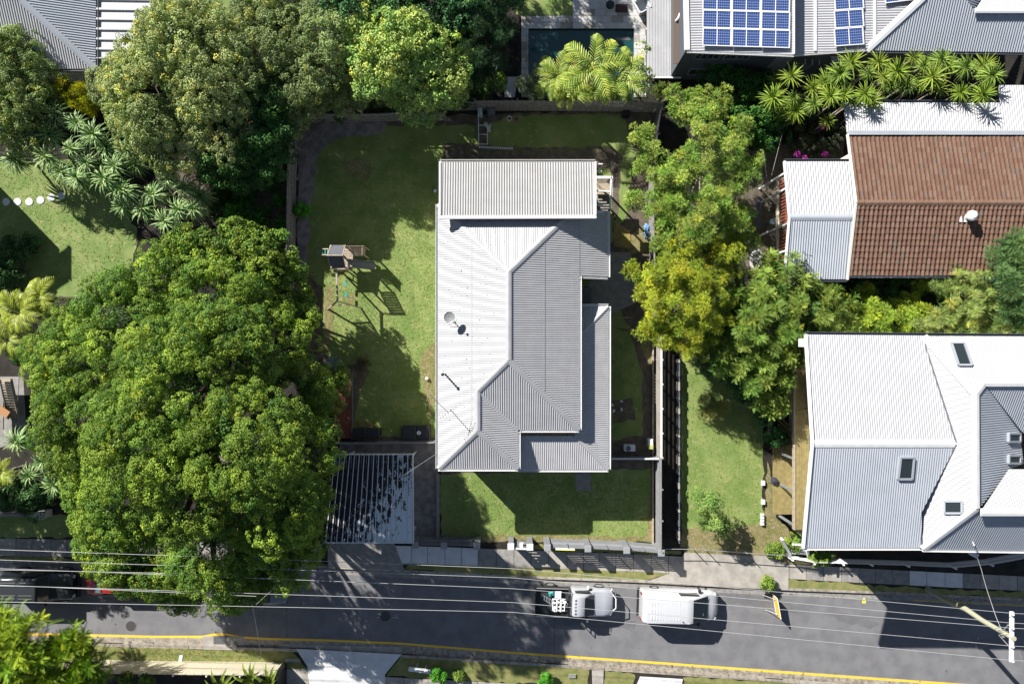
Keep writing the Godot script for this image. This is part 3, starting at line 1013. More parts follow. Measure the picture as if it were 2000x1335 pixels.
	mb.lathe(vb + Vector3(0, 1.08, 0), [[0.0, 0.0], [0.1, 0.02], [0.09, 0.1], [0.0, 0.13]], 10)
	part("cap", mb.mesh(), mats["black"], pv)

	var an2 := thing("tv_antenna", "spiky television aerial on a leaning mast above the house's west gutter", "antenna")
	var ab := on(Plane(nwest, nw), 880, 800)
	var at := P(838, 769, 7.3)
	mb = MB.new()
	mb.tube([ab, ab + Vector3(0, 1.6, 0)], 0.025, 0.02)
	mb.tube([ab + Vector3(0, 1.55, 0), at + Vector3(0, 0.0, 0)], 0.02, 0.015)
	part("mast", mb.mesh(), mats["wire"], an2)
	mb = MB.new()
	for k in 7:
		var c := ab + Vector3(0.42 - k * 0.14, 1.62, 0.1 * k - 0.3)
		var l := 0.2 + 0.05 * k
		mb.tube([c - Vector3(0.3, 0, 1) * l * 0.6, c + Vector3(0.3, 0, 1) * l * 0.6], 0.009, 0.009, 4)
	mb.tube([ab + Vector3(0.5, 1.6, -0.36), ab + Vector3(-0.5, 1.6, 0.36)], 0.012, 0.012, 4)
	mb.tube([at + Vector3(-0.15, 0, 0.4), at + Vector3(0.15, 0, -0.4)], 0.014, 0.014, 4)
	part("elements", mb.mesh(), plain("element", Color(0.25, 0.24, 0.24), 0.5), an2)

	for q in [[850, 373, "white ball lying on the lawn beside the rear corner of the house"], [834, 739, "white ball lying on the grass west of the aerial"]]:
		var b := thing("ball", q[2], "ball", P(q[0], q[1], 0.0))
		mb = MB.new()
		var prof := []
		for k in 9:
			var a := -PI / 2 + PI * k / 8
			prof.append([cos(a) * 0.12, 0.13 + sin(a) * 0.12])
		mb.lathe(Vector3.ZERO, prof, 14)
		part("shell", mb.mesh(), mats["white"], b)


func make_tile_house() -> void:
	var t := thing("tiled_house", "house with brown clay tile roof and iron porch roofs in the east", "house")
	var top := Plane(Vector3(0, 1, 0), 0)
	var zin: Material = mats["white_roof"]
	# clay tiles on both slopes
	var ridge_l := P(1674, 396, 6.0); var ridge_r := P(2080, 396, 6.0)
	var nu := Vector3(0, 0, 1)
	var north := plane_of(P(1657, 262, 5.0), Vector3.BACK, 1.0 / (ridge_l.z - P(1657, 262, 5.0).z))
	var eave_s := P(1660, 546, 5.0)
	var south := plane_of(eave_s, Vector3.FORWARD, 1.0 / (eave_s.z - ridge_l.z))
	# a tile: a low wave with a roll and a raised lower edge
	var tw := 0.262; var tl := 0.345
	var variants := []
	for k in 2:
		var mb := MB.new()
		var prof := [[-0.5, 0.0], [-0.3, 0.005], [-0.12, 0.05], [0.05, 0.068], [0.2, 0.05], [0.34, 0.008], [0.5, 0.0]]
		for i in 6:
			var a = prof[i]; var b = prof[i + 1]
			var y := 0.04; var l := tl * (0.5 + 0.07 * k)
			mb.quad(Vector3(a[0] * tw, a[1] + y, l), Vector3(b[0] * tw, b[1] + y, l), Vector3(b[0] * tw, b[1], -tl * 0.5), Vector3(a[0] * tw, a[1], -tl * 0.5))
			mb.quad(Vector3(a[0] * tw, 0, l), Vector3(b[0] * tw, 0, l), Vector3(b[0] * tw, b[1] + y, l), Vector3(a[0] * tw, a[1] + y, l))
		variants.append(mb.mesh())
	var tones := [Color(0.145, 0.079, 0.050), Color(0.138, 0.073, 0.046), Color(0.150, 0.084, 0.054), Color(0.160, 0.096, 0.064), Color(0.128, 0.067, 0.043), Color(0.122, 0.084, 0.062)]
	var tmats := []
	for k in 6:
		tmats.append(surf("tile_%d" % k, tones[k], tones[k] * 0.82, 2.0, 9.0, 60.0, 0.2, 0.9, 256))
	var made := 0
	for side in 2:
		var pl: Plane = north if side == 0 else south
		var down := Vector3(0, 0, -1) if side == 0 else Vector3(0, 0, 1)
		var nn := pl.normal
		var vv := (down - nn * down.dot(nn)).normalized()
		var bs := Basis(vv.cross(nn) * -1.0, nn, vv)
		if bs.determinant() < 0:
			bs = Basis(vv.cross(nn), nn, vv)
		var from := on(pl, 1674, 396)
		var to_z := on(pl, 1660, 262 if side == 0 else 546).z
		var rows := int(absf((to_z - from.z) / (vv.z * tl)))
		var dark := tinted("tile_rest", 0.9)
		var rest := []
		for r in rows:
			var o := from + vv * ((r + 0.5) * tl)
			var x := ridge_l.x + tw * 0.5 + (0.0 if r % 2 == 0 else 0.0)
			while x < ridge_r.x:
				var pos := Vector3(x, o.y, o.z) + nn * R(0.0, 0.008)
				var tone := rng.randi() % 5 if rng.randf() < 0.96 else 5
				var scr := 1000.0 + x * FOCAL / (EYE - o.y)
				if made < 300 and (r + int(x * 7)) % 3 == 0 and scr < 1990 and made < (150 if side == 0 else 300):
					var mi := part("roof_tile", variants[rng.randi() % 2], tmats[tone], t)
					mi.transform = Transform3D(bs, pos)
					made += 1
				else:
					rest.append([pos, tone])
				x += tw
		for tone in 6:
			var some := rest.filter(func(q): return q[1] == tone)
			if some.is_empty():
				continue
			var mm := MultiMesh.new()
			mm.transform_format = MultiMesh.TRANSFORM_3D
			mm.mesh = variants[tone % 2]
			mm.instance_count = some.size()
			for i in some.size():
				mm.set_instance_transform(i, Transform3D(bs, some[i][0]))
			var mmi := MultiMeshInstance3D.new()
			mmi.name = "roof_tiles"
			mmi.multimesh = mm
			mmi.material_override = tmats[tone]
			mmi.set_meta("kind", "stuff")
			t.add_child(mmi, true)
		# boarding under the tiles
		var ub := MB.new()
		var q0 := Vector3(ridge_l.x, from.y, from.z) - nn * 0.03; var q1 := Vector3(ridge_r.x, from.y, from.z) - nn * 0.03
		var e0 := q0 + vv * (rows * tl); var e1 := q1 + vv * (rows * tl)
		if side == 0:
			ub.quad(q0, q1, e1, e0)
		else:
			ub.quad(e0, e1, q1, q0)
		part("roof_underlay", ub.mesh(), plain("underlay", Color(0.03, 0.025, 0.022), 0.9), t)
		var ga := Vector3(ridge_l.x, e0.y - 0.05, e0.z); var gb := Vector3(ridge_r.x, e0.y - 0.05, e0.z)
		if side == 1:
			gutter_part(t, [[ga, gb, Vector3.BACK]], mats["white"])
	# ridge tiles end to end
	var x2 := ridge_l.x
	while x2 < ridge_r.x - 0.2:
		var mb := MB.new()
		capping(mb, Vector3(x2, 6.02, ridge_l.z), Vector3(x2 + 0.40, 6.03, ridge_l.z), 0.17, 0.08, 0.07)
		part("ridge_tile", mb.mesh(), tmats[3 if rng.randf() < 0.6 else 2], t)
		x2 += 0.42
	var barge := MB.new()
	barge.bar(Vector3(ridge_l.x - 0.05, 6.0, ridge_l.z), Vector3(ridge_l.x - 0.05, 5.0, on(north, 1660, 262).z), 0.09, 0.16)
	barge.bar(Vector3(ridge_l.x - 0.05, 6.0, ridge_l.z), Vector3(ridge_l.x - 0.05, 5.0, eave_s.z), 0.09, 0.16)
	part("barge_board", barge.mesh(), mats["pale_wall"], t)
	# white iron roof along the north side
	var np := plane_of(P(1650, 258, 4.75), Vector3.BACK, 0.16)
	var w := slope_part(t, "north_roof_slope", np, [[1648, 200], [1952, 200], [1952, 166], [2080, 166], [2080, 258], [1655, 258]], Vector3.BACK, zin, 0.14)
	gutter_part(t, [[w[0], w[1], Vector3.FORWARD]], mats["slate_grey"])
	var fl := MB.new()
	fl.bar(w[5] + Vector3(0, 0.06, 0.05), w[4] + Vector3(0, 0.06, 0.05), 0.24, 0.05)
	part("flashing", fl.mesh(), mats["blue_zinc"], t)
	# porch gable of iron on the west
	var pr := P(1543, 424, 5.5)
	var pe := P(1533, 315, 4.85)
	var pn := plane_of(pe, Vector3.BACK, 0.65 / (pr.z - pe.z))
	var pse := P(1533, 545, 4.85)
	var ps := plane_of(pse, Vector3.FORWARD, 0.65 / (pse.z - pr.z))
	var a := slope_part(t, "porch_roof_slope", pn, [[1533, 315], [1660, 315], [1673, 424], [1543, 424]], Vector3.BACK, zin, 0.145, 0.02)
	var b := slope_part(t, "porch_roof_slope", ps, [[1543, 424], [1671, 424], [1656, 545], [1533, 545]], Vector3.BACK, mats["blue_zinc"], 0.145, 0.02)  # south slope of the same roof, given the bluer shade tone
	cap_part(t, "ridge_cap", [[a[3], a[2]]], mats["blue_zinc"], 0.17)
	gutter_part(t, [[a[0], a[1], Vector3.FORWARD], [b[3], b[2], Vector3.BACK]], mats["slate_grey"])
	for q in [[a[0], a[3]], [b[0], b[3]]]:
		var mb := MB.new()
		mb.bar(q[0] + Vector3(-0.03, 0, 0), q[1] + Vector3(-0.03, 0, 0), 0.1, 0.16)
		part("barge_board", mb.mesh(), mats["white"], t)
	walls_part(t, [Vector2(ridge_l.x + 0.2, -11.0), Vector2(ridge_r.x, -11.0), Vector2(ridge_r.x, eave_s.z - 0.5), Vector2(ridge_l.x + 0.2, eave_s.z - 0.5)], 0.0, 4.75, mats["pale_wall"])
	# balcony: floor boards, cream edge beam, red timber battens, white posts
	var bal_x := P(1519, 400, 3.1).x
	var z0 := P(1519, 346, 3.1).z; var z1 := P(1519, 525, 3.1).z
	var mb2 := MB.new()
	mb2.bar(Vector3(bal_x, 3.1, z0), Vector3(bal_x, 3.1, z1), 0.14, 0.2)
	part("edge_beam", mb2.mesh(), mats["cream"], t)
	for k in 9:
		mb2 = MB.new()
		mb2.bar(Vector3(bal_x + 0.2 + k * 0.15, 3.05, z0), Vector3(bal_x + 0.2 + k * 0.15, 3.05, z1), 0.135, 0.04)
		part("floor_board", mb2.mesh(), mats["paling"], t)
	var batten := BoxMesh.new()
	batten.size = Vector3(0.04, 1.0, 0.09)
	for k in 30:
		var bt := part("batten", batten, mats["deck_red"], t)
		bt.position = Vector3(bal_x + 0.1, 3.7, z0 + 0.08 + k * (z1 - z0 - 0.16) / 29.0)
	mb2 = MB.new()
	mb2.bar(Vector3(bal_x + 0.1, 4.23, z0), Vector3(bal_x + 0.1, 4.23, z1), 0.11, 0.05)
	part("hand_rail", mb2.mesh(), mats["deck_red"], t)
	for z in [z0 + 0.02, z0 + 0.98, (z0 + z1) / 2 + 0.3, z1 - 0.95, z1]:
		mb2 = MB.new()
		mb2.box(Vector3(bal_x + 0.0, 2.4, z), Vector3(0.1, 4.8, 0.1))
		part("post", mb2.mesh(), mats["white"], t)
	# roof ventilator
	var vt := subthing("roof_ventilator", t)
	vt.position = on(south, 1888, 424)
	var m3 := MB.new()
	m3.lathe(Vector3.ZERO, [[0.16, -0.1], [0.16, 0.3], [0.2, 0.34]], 16)
	m3.box(Vector3(-0.16, 0.02, 0.05), Vector3(0.5, 0.04, 0.45))
	part("throat", m3.mesh(), mats["white"], vt)
	m3 = MB.new()
	m3.lathe(Vector3(0, 0.34, 0), [[0.2, 0.0], [0.29, 0.08], [0.31, 0.18], [0.27, 0.28], [0.15, 0.36], [0.0, 0.39]], 18)
	part("dome", m3.mesh(), mats["white"], vt)


func subthing(called: String, parent: Node3D) -> Node3D:
	var o := Node3D.new()
	o.name = called
	parent.add_child(o, true)
	return o

func skylight(house: Node3D, called_label: String, pl: Plane, pix: Array) -> void:
	var t := subthing("skylight", house)
	t.set_meta("label", called_label)
	var p := pts_on(pl, pix)
	var nn := pl.normal
	var m := MB.new()
	for i in 4:
		m.bar(p[i] + nn * 0.06, p[(i + 1) % 4] + nn * 0.06, 0.1, 0.16, nn)
	part("frame", m.mesh(), plain("skylight_grey", Color(0.28, 0.30, 0.33), 0.4), t)
	m = MB.new()
	m.quad(p[3] + nn * 0.09, p[2] + nn * 0.09, p[1] + nn * 0.09, p[0] + nn * 0.09)
	part("pane", m.mesh(), plain("skylight_pane", Color(0.02, 0.028, 0.03), 0.06), t)


func make_skylight_house() -> void:
	var t := thing("big_house", "large pale blue grey iron roofed house with skylights at the southeast", "house")
	var wr: Material = mats["white_roof"]
	var shade_tone: Material = mats["blue_zinc"]
	var pit := 0.125
	var e := 7.9
	var a0 := P(1575, 653, e)
	var r0 := P(1588, 866, 8.95)
	var gn := plane_of(a0, Vector3.BACK, 1.05 / (r0.z - a0.z))
	var c0 := P(1570, 1069, e)
	var gs := plane_of(c0, Vector3.FORWARD, 1.05 / (c0.z - r0.z))
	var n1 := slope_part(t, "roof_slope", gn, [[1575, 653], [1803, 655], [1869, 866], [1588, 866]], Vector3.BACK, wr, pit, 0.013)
	var s1 := slope_part(t, "roof_slope", gs, [[1588, 866], [1869, 866], [1801, 1000], [1800, 1069], [1570, 1069]], Vector3.BACK, shade_tone, pit, 0.014)
	# attic part: steep slope to the west, ridge running north-south
	var wp := plane_of(P(1803, 700, e), Vector3.RIGHT, 0.94)
	var x0 := slope_part(t, "attic_roof_slope", wp, [[1804, 662], [1906, 770], [1907, 993], [1803, 1066], [1802, 1000], [1869, 866]], Vector3.RIGHT, wr, pit, 0.013)
	var rt: Vector3 = on(wp, 1906, 770); var rb: Vector3 = on(wp, 1907, 993)
	var np := plane_of(P(1805, 656, e), Vector3.BACK, (rt.y - e) / (rt.z - P(1805, 656, e).z))
	var x1 := slope_part(t, "attic_roof_slope", np, [[1805, 656], [2080, 657], [2080, 747], [1923, 747], [1907, 770]], Vector3.BACK, wr, pit, 0.013)
	var sp := plane_of(P(1803, 1072, e), Vector3.FORWARD, (rb.y - e) / (P(1803, 1072, e).z - rb.z))
	var x2 := slope_part(t, "attic_roof_slope", sp, [[1803, 1072], [1907, 995], [1918, 1003], [2080, 1003], [2080, 1076]], Vector3.BACK, shade_tone, pit, 0.014)
	var ep := plane_of(rt, Vector3.LEFT, 0.5)
	slope_part(t, "attic_roof_slope", ep, [[1909, 772], [1924, 751], [1992, 838], [2000, 905], [1976, 915], [1914, 992], [1908, 993]], Vector3.RIGHT, shade_tone, pit, 0.014)
	var nr: Vector3 = x1[3]
	var dp := plane_of(nr, Vector3.FORWARD, 0.5)
	slope_part(t, "attic_roof_slope", dp, [[1924, 749], [2080, 749], [2080, 900], [1996, 842]], Vector3.BACK, shade_tone, pit, 0.014)
	var lp := plane_of(on(sp, 1918, 1001) + Vector3(0, 0.15, 0), Vector3.BACK, 0.42)
	var l1 := slope_part(t, "attic_roof_slope", lp, [[1972, 916], [2080, 916], [2080, 1000], [1916, 1000]], Vector3.BACK, wr, pit, 0.013)
	cap_part(t, "ridge_cap", [[n1[3], n1[2]], [rt, rb], [x1[3], x1[2]], [l1[3], l1[2]]], mats["pale_concrete"], 0.2)
	cap_part(t, "hip_cap", [[x1[0], rt], [x1[3], rt], [x2[0], rb]], mats["pale_concrete"], 0.2)
	var vm := MB.new()
	vm.bar(on(wp, 1804, 664) + Vector3(0, 0.03, 0), on(wp, 1868, 864) + Vector3(0, 0.03, 0), 0.09, 0.02)
	vm.bar(on(wp, 1868, 868) + Vector3(0, 0.03, 0), on(wp, 1803, 1000) + Vector3(0, 0.03, 0), 0.09, 0.02)
	part("valley_flashing", vm.mesh(), mats["slate_grey"], t)
	gutter_part(t, [[n1[0], x1[1], Vector3.FORWARD]], mats["slate_grey"])
	gutter_part(t, [[s1[4], s1[3], Vector3.BACK], [x2[0], x2[4], Vector3.BACK]], mats["white"])
	for q in [[n1[0], n1[3]], [s1[4], s1[0]]]:
		var mb := MB.new()
		mb.bar(q[0] + Vector3(-0.03, 0, 0), q[1] + Vector3(-0.03, 0, 0), 0.12, 0.2)
		part("barge_board", mb.mesh(), mats["white"], t)
	var mw := MB.new()
	mw.box(P(1571, 669, 7.5), Vector3(0.5, 0.3, 0.45))
	part("rain_head", mw.mesh(), mats["white"], t)
	skylight(t, "north facing skylight nearest the tree branches, tall and narrow", np, [[1857, 671], [1882, 671], [1897, 714], [1871, 714]])
	skylight(t, "large lone skylight on the blue grey street slope", gs, [[1758, 892], [1784, 892], [1780, 934], [1753, 934]])
	skylight(t, "small skylight low on the west slope near the street", wp, [[1846, 978], [1880, 978], [1880, 1001], [1846, 1001]])
	skylight(t, "upper of the two tiny skylights on the dark east slope", ep, [[1968, 846], [1990, 846], [1990, 862], [1968, 862]])
	skylight(t, "lower of the two tiny skylights on the dark east slope", ep, [[1968, 889], [1990, 889], [1990, 904], [1968, 904]])
	# walls under the roof
	var wx := P(1577, 866, 3.2).x + 0.25
	walls_part(t, [Vector2(wx, a0.z + 0.4), Vector2(P(2080, 0, e).x, a0.z + 0.4), Vector2(P(2080, 0, e).x, c0.z - 0.5), Vector2(wx, c0.z - 0.5)], 0.0, 7.8, mats["pale_wall"])
	for z in [2.5, 6.0, 9.0]:
		window(t, Vector3(wx - 0.07, 5.2, z), Vector3.LEFT, 1.4, 1.8, mats["white"])
	# two decks along the west side
	var d := thing("upper_deck", "tan timber upper deck along the west side of the skylight house", "deck")
	var x3 := P(1552, 800, 3.2).x
	var zz0 := P(1552, 672, 3.2).z; var zz1 := P(1552, 1034, 3.2).z
	var wide := wx - x3
	var nb := int(wide / 0.15)
	for k in nb:
		var mb := MB.new()
		mb.bar(Vector3(x3 + 0.07 + k * 0.15, 3.2, zz0 + 0.12 * (k % 3)), Vector3(x3 + 0.07 + k * 0.15, 3.2, zz1 + (0.5 if k > 4 else 0.0)), 0.142, 0.04)
		part("deck_board", mb.mesh(), mats["deck_tan"], d)
	var mb3 := MB.new()
	mb3.bar(Vector3(x3 - 0.02, 3.15, zz0), Vector3(x3 - 0.02, 3.15, zz1), 0.1, 0.25)
	part("edge_beam", mb3.mesh(), mats["timber"], d)
	for z in [P(0, 690, 3.2).z, P(0, 797, 3.2).z, P(0, 897, 3.2).z, P(0, 962, 3.2).z, P(0, 1028, 3.2).z]:
		mb3 = MB.new()
		mb3.box(Vector3(x3 + 0.1, 1.6, z), Vector3(0.12, 3.2, 0.12))
		part("post", mb3.mesh(), mats["render_grey"], d)
	mb3 = MB.new()
	mb3.bar(Vector3(x3 + 0.1, 3.18, P(0, 805, 3.2).z), Vector3(wx, 3.34, P(0, 800, 3.2).z), 0.2, 0.12)
	part("joist", mb3.mesh(), mats["deck_tan"], d)
	var f := thing("lower_deck", "tan timber lower deck beside the grassy strip, below the upper deck", "deck")
	var la := P(1514, 868, 0.7); var lb := P(1552, 1004, 0.7)
	nb = int((lb.x - la.x + 0.6) / 0.15)
	for k in nb:
		var mb := MB.new()
		mb.bar(Vector3(la.x + 0.07 + k * 0.15, 0.7, la.z), Vector3(la.x + 0.07 + k * 0.15, 0.7, lb.z), 0.142, 0.04)
		part("deck_board", mb.mesh(), mats["deck_tan"], f)
	mb3 = MB.new()
	mb3.bar(Vector3(la.x + 0.02, 0.5, la.z), Vector3(la.x + 0.02, 0.5, lb.z), 0.08, 0.3)
	part("edge_beam", mb3.mesh(), mats["deck_tan"], f)
	for q in [[1520, 810], [1525, 690]]:
		mb3 = MB.new()
		for k in 6:
			var p0 := P(q[0], q[1] + k * 9, 0.4)
			mb3.bar(p0, p0 + Vector3(0.9, 0, 0.9), 0.14, 0.04)
		part("landing_board", mb3.mesh(), mats["deck_tan"], f)
	# white garden steps by the street
	var st := thing("garden_steps", "white timber steps with side strings at the street corner of the skylight house", "steps")
	for k in 4:
		mb3 = MB.new()
		mb3.bar(P(1545 + k * 0.8, 1079 - k * 5.5, 0.35 + 0.18 * k), P(1577 + k * 0.5, 1081 - k * 5.5, 0.35 + 0.18 * k), 0.13, 0.05)
		part("tread", mb3.mesh(), mats["white"], st)
	for q in [[1543, 1082, 1527, 1052], [1578, 1084, 1575, 1062]]:
		mb3 = MB.new()
		mb3.bar(P(q[0], q[1], 0.35), P(q[2], q[3], 1.1), 0.14, 0.25)
		part("string", mb3.mesh(), mats["white"], st)


func make_solar_house() -> void:
	var t := thing("solar_house", "grey house with solar panels on its white iron roofs at the top right", "house")
	var wr: Material = mats["white_roof"]
	var shade_tone: Material = mats["blue_zinc"]
	var h := 4.9
	var lp := plane_of(P(1345, 50, h), Vector3.RIGHT, 0.03)
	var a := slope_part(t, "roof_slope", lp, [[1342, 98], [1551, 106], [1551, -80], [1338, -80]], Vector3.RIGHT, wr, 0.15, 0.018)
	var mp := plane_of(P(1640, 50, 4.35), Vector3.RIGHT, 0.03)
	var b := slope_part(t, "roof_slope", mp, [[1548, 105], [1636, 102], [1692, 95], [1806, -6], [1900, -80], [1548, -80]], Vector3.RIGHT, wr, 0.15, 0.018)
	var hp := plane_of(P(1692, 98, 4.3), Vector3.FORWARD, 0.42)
	var c := slope_part(t, "hip_roof_slope", hp, [[1692, 98], [2080, 103], [2080, 21], [1905, 22], [1884, -8], [1806, -8]], Vector3.BACK, shade_tone, 0.15, 0.02)
	slope_part(t, "hip_roof_slope", hp, [[1806, -8], [1884, -8], [1860, -60], [1830, -40]], Vector3.BACK, shade_tone, 0.15, 0.02)
	var vp := plane_of(on(hp, 1905, 22) + Vector3(0, 0.12, 0), Vector3.BACK, 0.35)
	var d := slope_part(t, "hip_roof_slope", vp, [[1905, 20], [2080, 20], [2080, -80], [1970, -80]], Vector3.BACK, wr, 0.15, 0.02)
	var vq := plane_of(on(hp, 1884, -8), Vector3.LEFT, 0.5)
	slope_part(t, "hip_roof_slope", vq, [[1882, -10], [1903, 20], [1968, -80], [1860, -80]], Vector3.RIGHT, shade_tone, 0.15, 0.02)
	cap_part(t, "hip_cap", [[c[0], c[5]]], mats["white"], 0.22)
	cap_part(t, "ridge_cap", [[d[0], d[1]]], mats["white"], 0.15)
	gutter_part(t, [[a[0], a[1], Vector3.BACK], [b[0], b[2], Vector3.BACK]], mats["white"])
	gutter_part(t, [[c[0], c[1], Vector3.BACK]], mats["slate_grey"])
	var mb := MB.new()
	mb.bar(a[3] + Vector3(0, 0.02, 0), a[0] + Vector3(0, 0.02, 0), 0.3, 0.14)
	part("barge_board", mb.mesh(), mats["pale_concrete"], t)
	mb = MB.new()
	mb.bar(a[1] + Vector3(-0.02, -0.1, 0), a[2] + Vector3(-0.02, -0.1, 0), 0.08, 0.4)
	part("barge_board", mb.mesh(), mats["white"], t)
	for x in [1592.0, 1708.0]:
		mb = MB.new()
		mb.bar(on(mp, x, 100 if x < 1650 else 78) + Vector3(0, 0.05, 0), on(mp, x, -80) + Vector3(0, 0.05, 0), 0.16, 0.05)
		part("flashing", mb.mesh(), mats["pale_concrete"], t)
	# dark south wall with its windows
	var wz: float = a[0].z - 0.25
	var dw: Material = mats["dark_wall"]
	var wx0: float = a[0].x + 0.12
	walls_part(t, [Vector2(wx0, wz), Vector2(a[1].x - 0.3, wz), Vector2(a[1].x - 0.3, -24), Vector2(wx0, -24)], 0.0, 4.75, dw)
	walls_part(t, [Vector2(a[1].x - 0.2, wz - 0.3), Vector2(28, wz - 0.1), Vector2(28, -24), Vector2(a[1].x - 0.2, -24)], 0.0, 4.2, dw)
	for q in [1372.0, 1396.0, 1430.0, 1455.0]:
		window(t, Vector3(P(q, 110, 4.0).x, 3.85, wz + 0.07), Vector3.BACK, 0.72, 0.95, mats["render_grey"])
	for q in [1362.0, 1395.0]:
		window(t, Vector3(P(q, 135, 1.5).x, 1.4, wz + 0.07), Vector3.BACK, 1.0, 0.9, mats["render_grey"])
	for k in 9:
		mb = MB.new()
		mb.bar(Vector3(P(1412, 0, 1.6).x, 0.9 + k * 0.16, wz + 0.5), Vector3(P(1478, 0, 1.6).x, 0.9 + k * 0.16, wz + 0.5), 0.03, 0.09)
		part("screen_slat", mb.mesh(), mats["render_grey"], t)
	mb = MB.new()
	mb.box(Vector3(P(1520, 0, 2.4).x, 2.3, wz + 0.06), Vector3(1.1, 3.2, 0.08))
	part("door", mb.mesh(), mats["render_grey"], t)
	mb = MB.new()
	sheeting(mb, [P(1624, 104, 3.2), P(1660, 104, 3.2), P(1660, 124, 2.7), P(1624, 124, 2.7)], Vector3.BACK, 0.12, 0.015)
	part("window_hood", mb.mesh(), shade_tone, t)
	# a pale stair landing beside the grey wall
	var sl := thing("side_stair", "pale slatted stair landing beside the grey wall under the eave", "stairs")
	for k in 5:
		mb = MB.new()
		mb.bar(P(1560 + k * 9, 108, 1.9), P(1560 + k * 9, 124, 1.9), 0.16, 0.04)
		part("landing_board", mb.mesh(), mats["pale_concrete"], sl)
	for k in 6:
		mb = MB.new()
		mb.bar(P(1536 + k * 7.5, 138 - k * 0.5, 1.7 - 0.0), P(1548 + k * 7.5, 127, 1.9), 0.1, 0.03)
		part("tread", mb.mesh(), mats["render_grey"], sl)
	for q in [[1573, 106], [1587, 106], [1601, 106]]:
		mb = MB.new()
		mb.bar(P(q[0], q[1], 2.6), P(q[0], 126, 2.6), 0.04, 0.04)
		part("rail", mb.mesh(), mats["white"], sl)
	# solar panels
	var src: Node3D = null
	for q in [[0, 0], [1, 0], [2, 0], [0, 1], [1, 1], [2, 1], [0, 2], [1, 2], [2, 2], [3, 0], [3, 1], [3, 2], [4, 0]]:
		var pl: Plane = lp if q[0] < 3 else mp
		var px: float = 1399.0 + q[0] * 57.0
		var py: float = 75.0 - q[1] * 35.0 + q[0] * 1.6
		if q[0] == 3:
			px = 1656.0; py = 74.0 - q[1] * 35.0
		if q[0] == 4:
			px = 1752.0; py = -11.0
		var at := on(pl, px, py) + Vector3(0, 0.17, 0)
		var o: Node3D
		if src == null:
			src = make_panel(t)
			o = src
		else:
			o = src.duplicate()
			o.name = "solar_panel"
			t.add_child(o, true)
		o.position = at
		o.rotation = Vector3(0, -0.028 if q[0] < 3 else 0.07 if q[0] == 3 else 0.12, 0)
		if q[0] == 3:
			o.scale = Vector3(1.03, 1, 1)


func make_panel(house: Node3D) -> Node3D:
	var t := subthing("solar_panel", house)
	var w := 1.68; var l := 1.03
	var mb := MB.new()
	for s in [-1, 1]:
		mb.box(Vector3(0, 0, s * (l / 2 - 0.02)), Vector3(w, 0.05, 0.045))
		mb.box(Vector3(s * (w / 2 - 0.022), 0, 0), Vector3(0.045, 0.05, l - 0.09))
	mb.box(Vector3(0, -0.015, 0), Vector3(0.05, 0.05, l - 0.09))
	mb.box(Vector3(0, -0.1, 0.3), Vector3(1.5, 0.13, 0.04))
	mb.box(Vector3(0, -0.1, -0.3), Vector3(1.5, 0.13, 0.04))
	part("frame", mb.mesh(), mats["white"], t)
	mb = MB.new()
	mb.box(Vector3(0, -0.012, 0), Vector3(w - 0.09, 0.02, l - 0.09))
	part("backing", mb.mesh(), plain("panel_lines", Color(0.30, 0.36, 0.5), 0.2), t)
	mb = MB.new()
	for i in 12:
		for j in 6:
			var x := -w / 2 + 0.085 + (i + 0.5) * (w - 0.17) / 12.0 + (0.012 if i > 5 else -0.012)
			var z := -l / 2 + 0.055 + (j + 0.5) * (l - 0.11) / 6.0
			mb.box(Vector3(x, 0.001, z), Vector3(0.112, 0.006, 0.128))
	part("cells", mb.mesh(), plain("cell_blue", Color(0.018, 0.045, 0.16), 0.15), t)
	return t


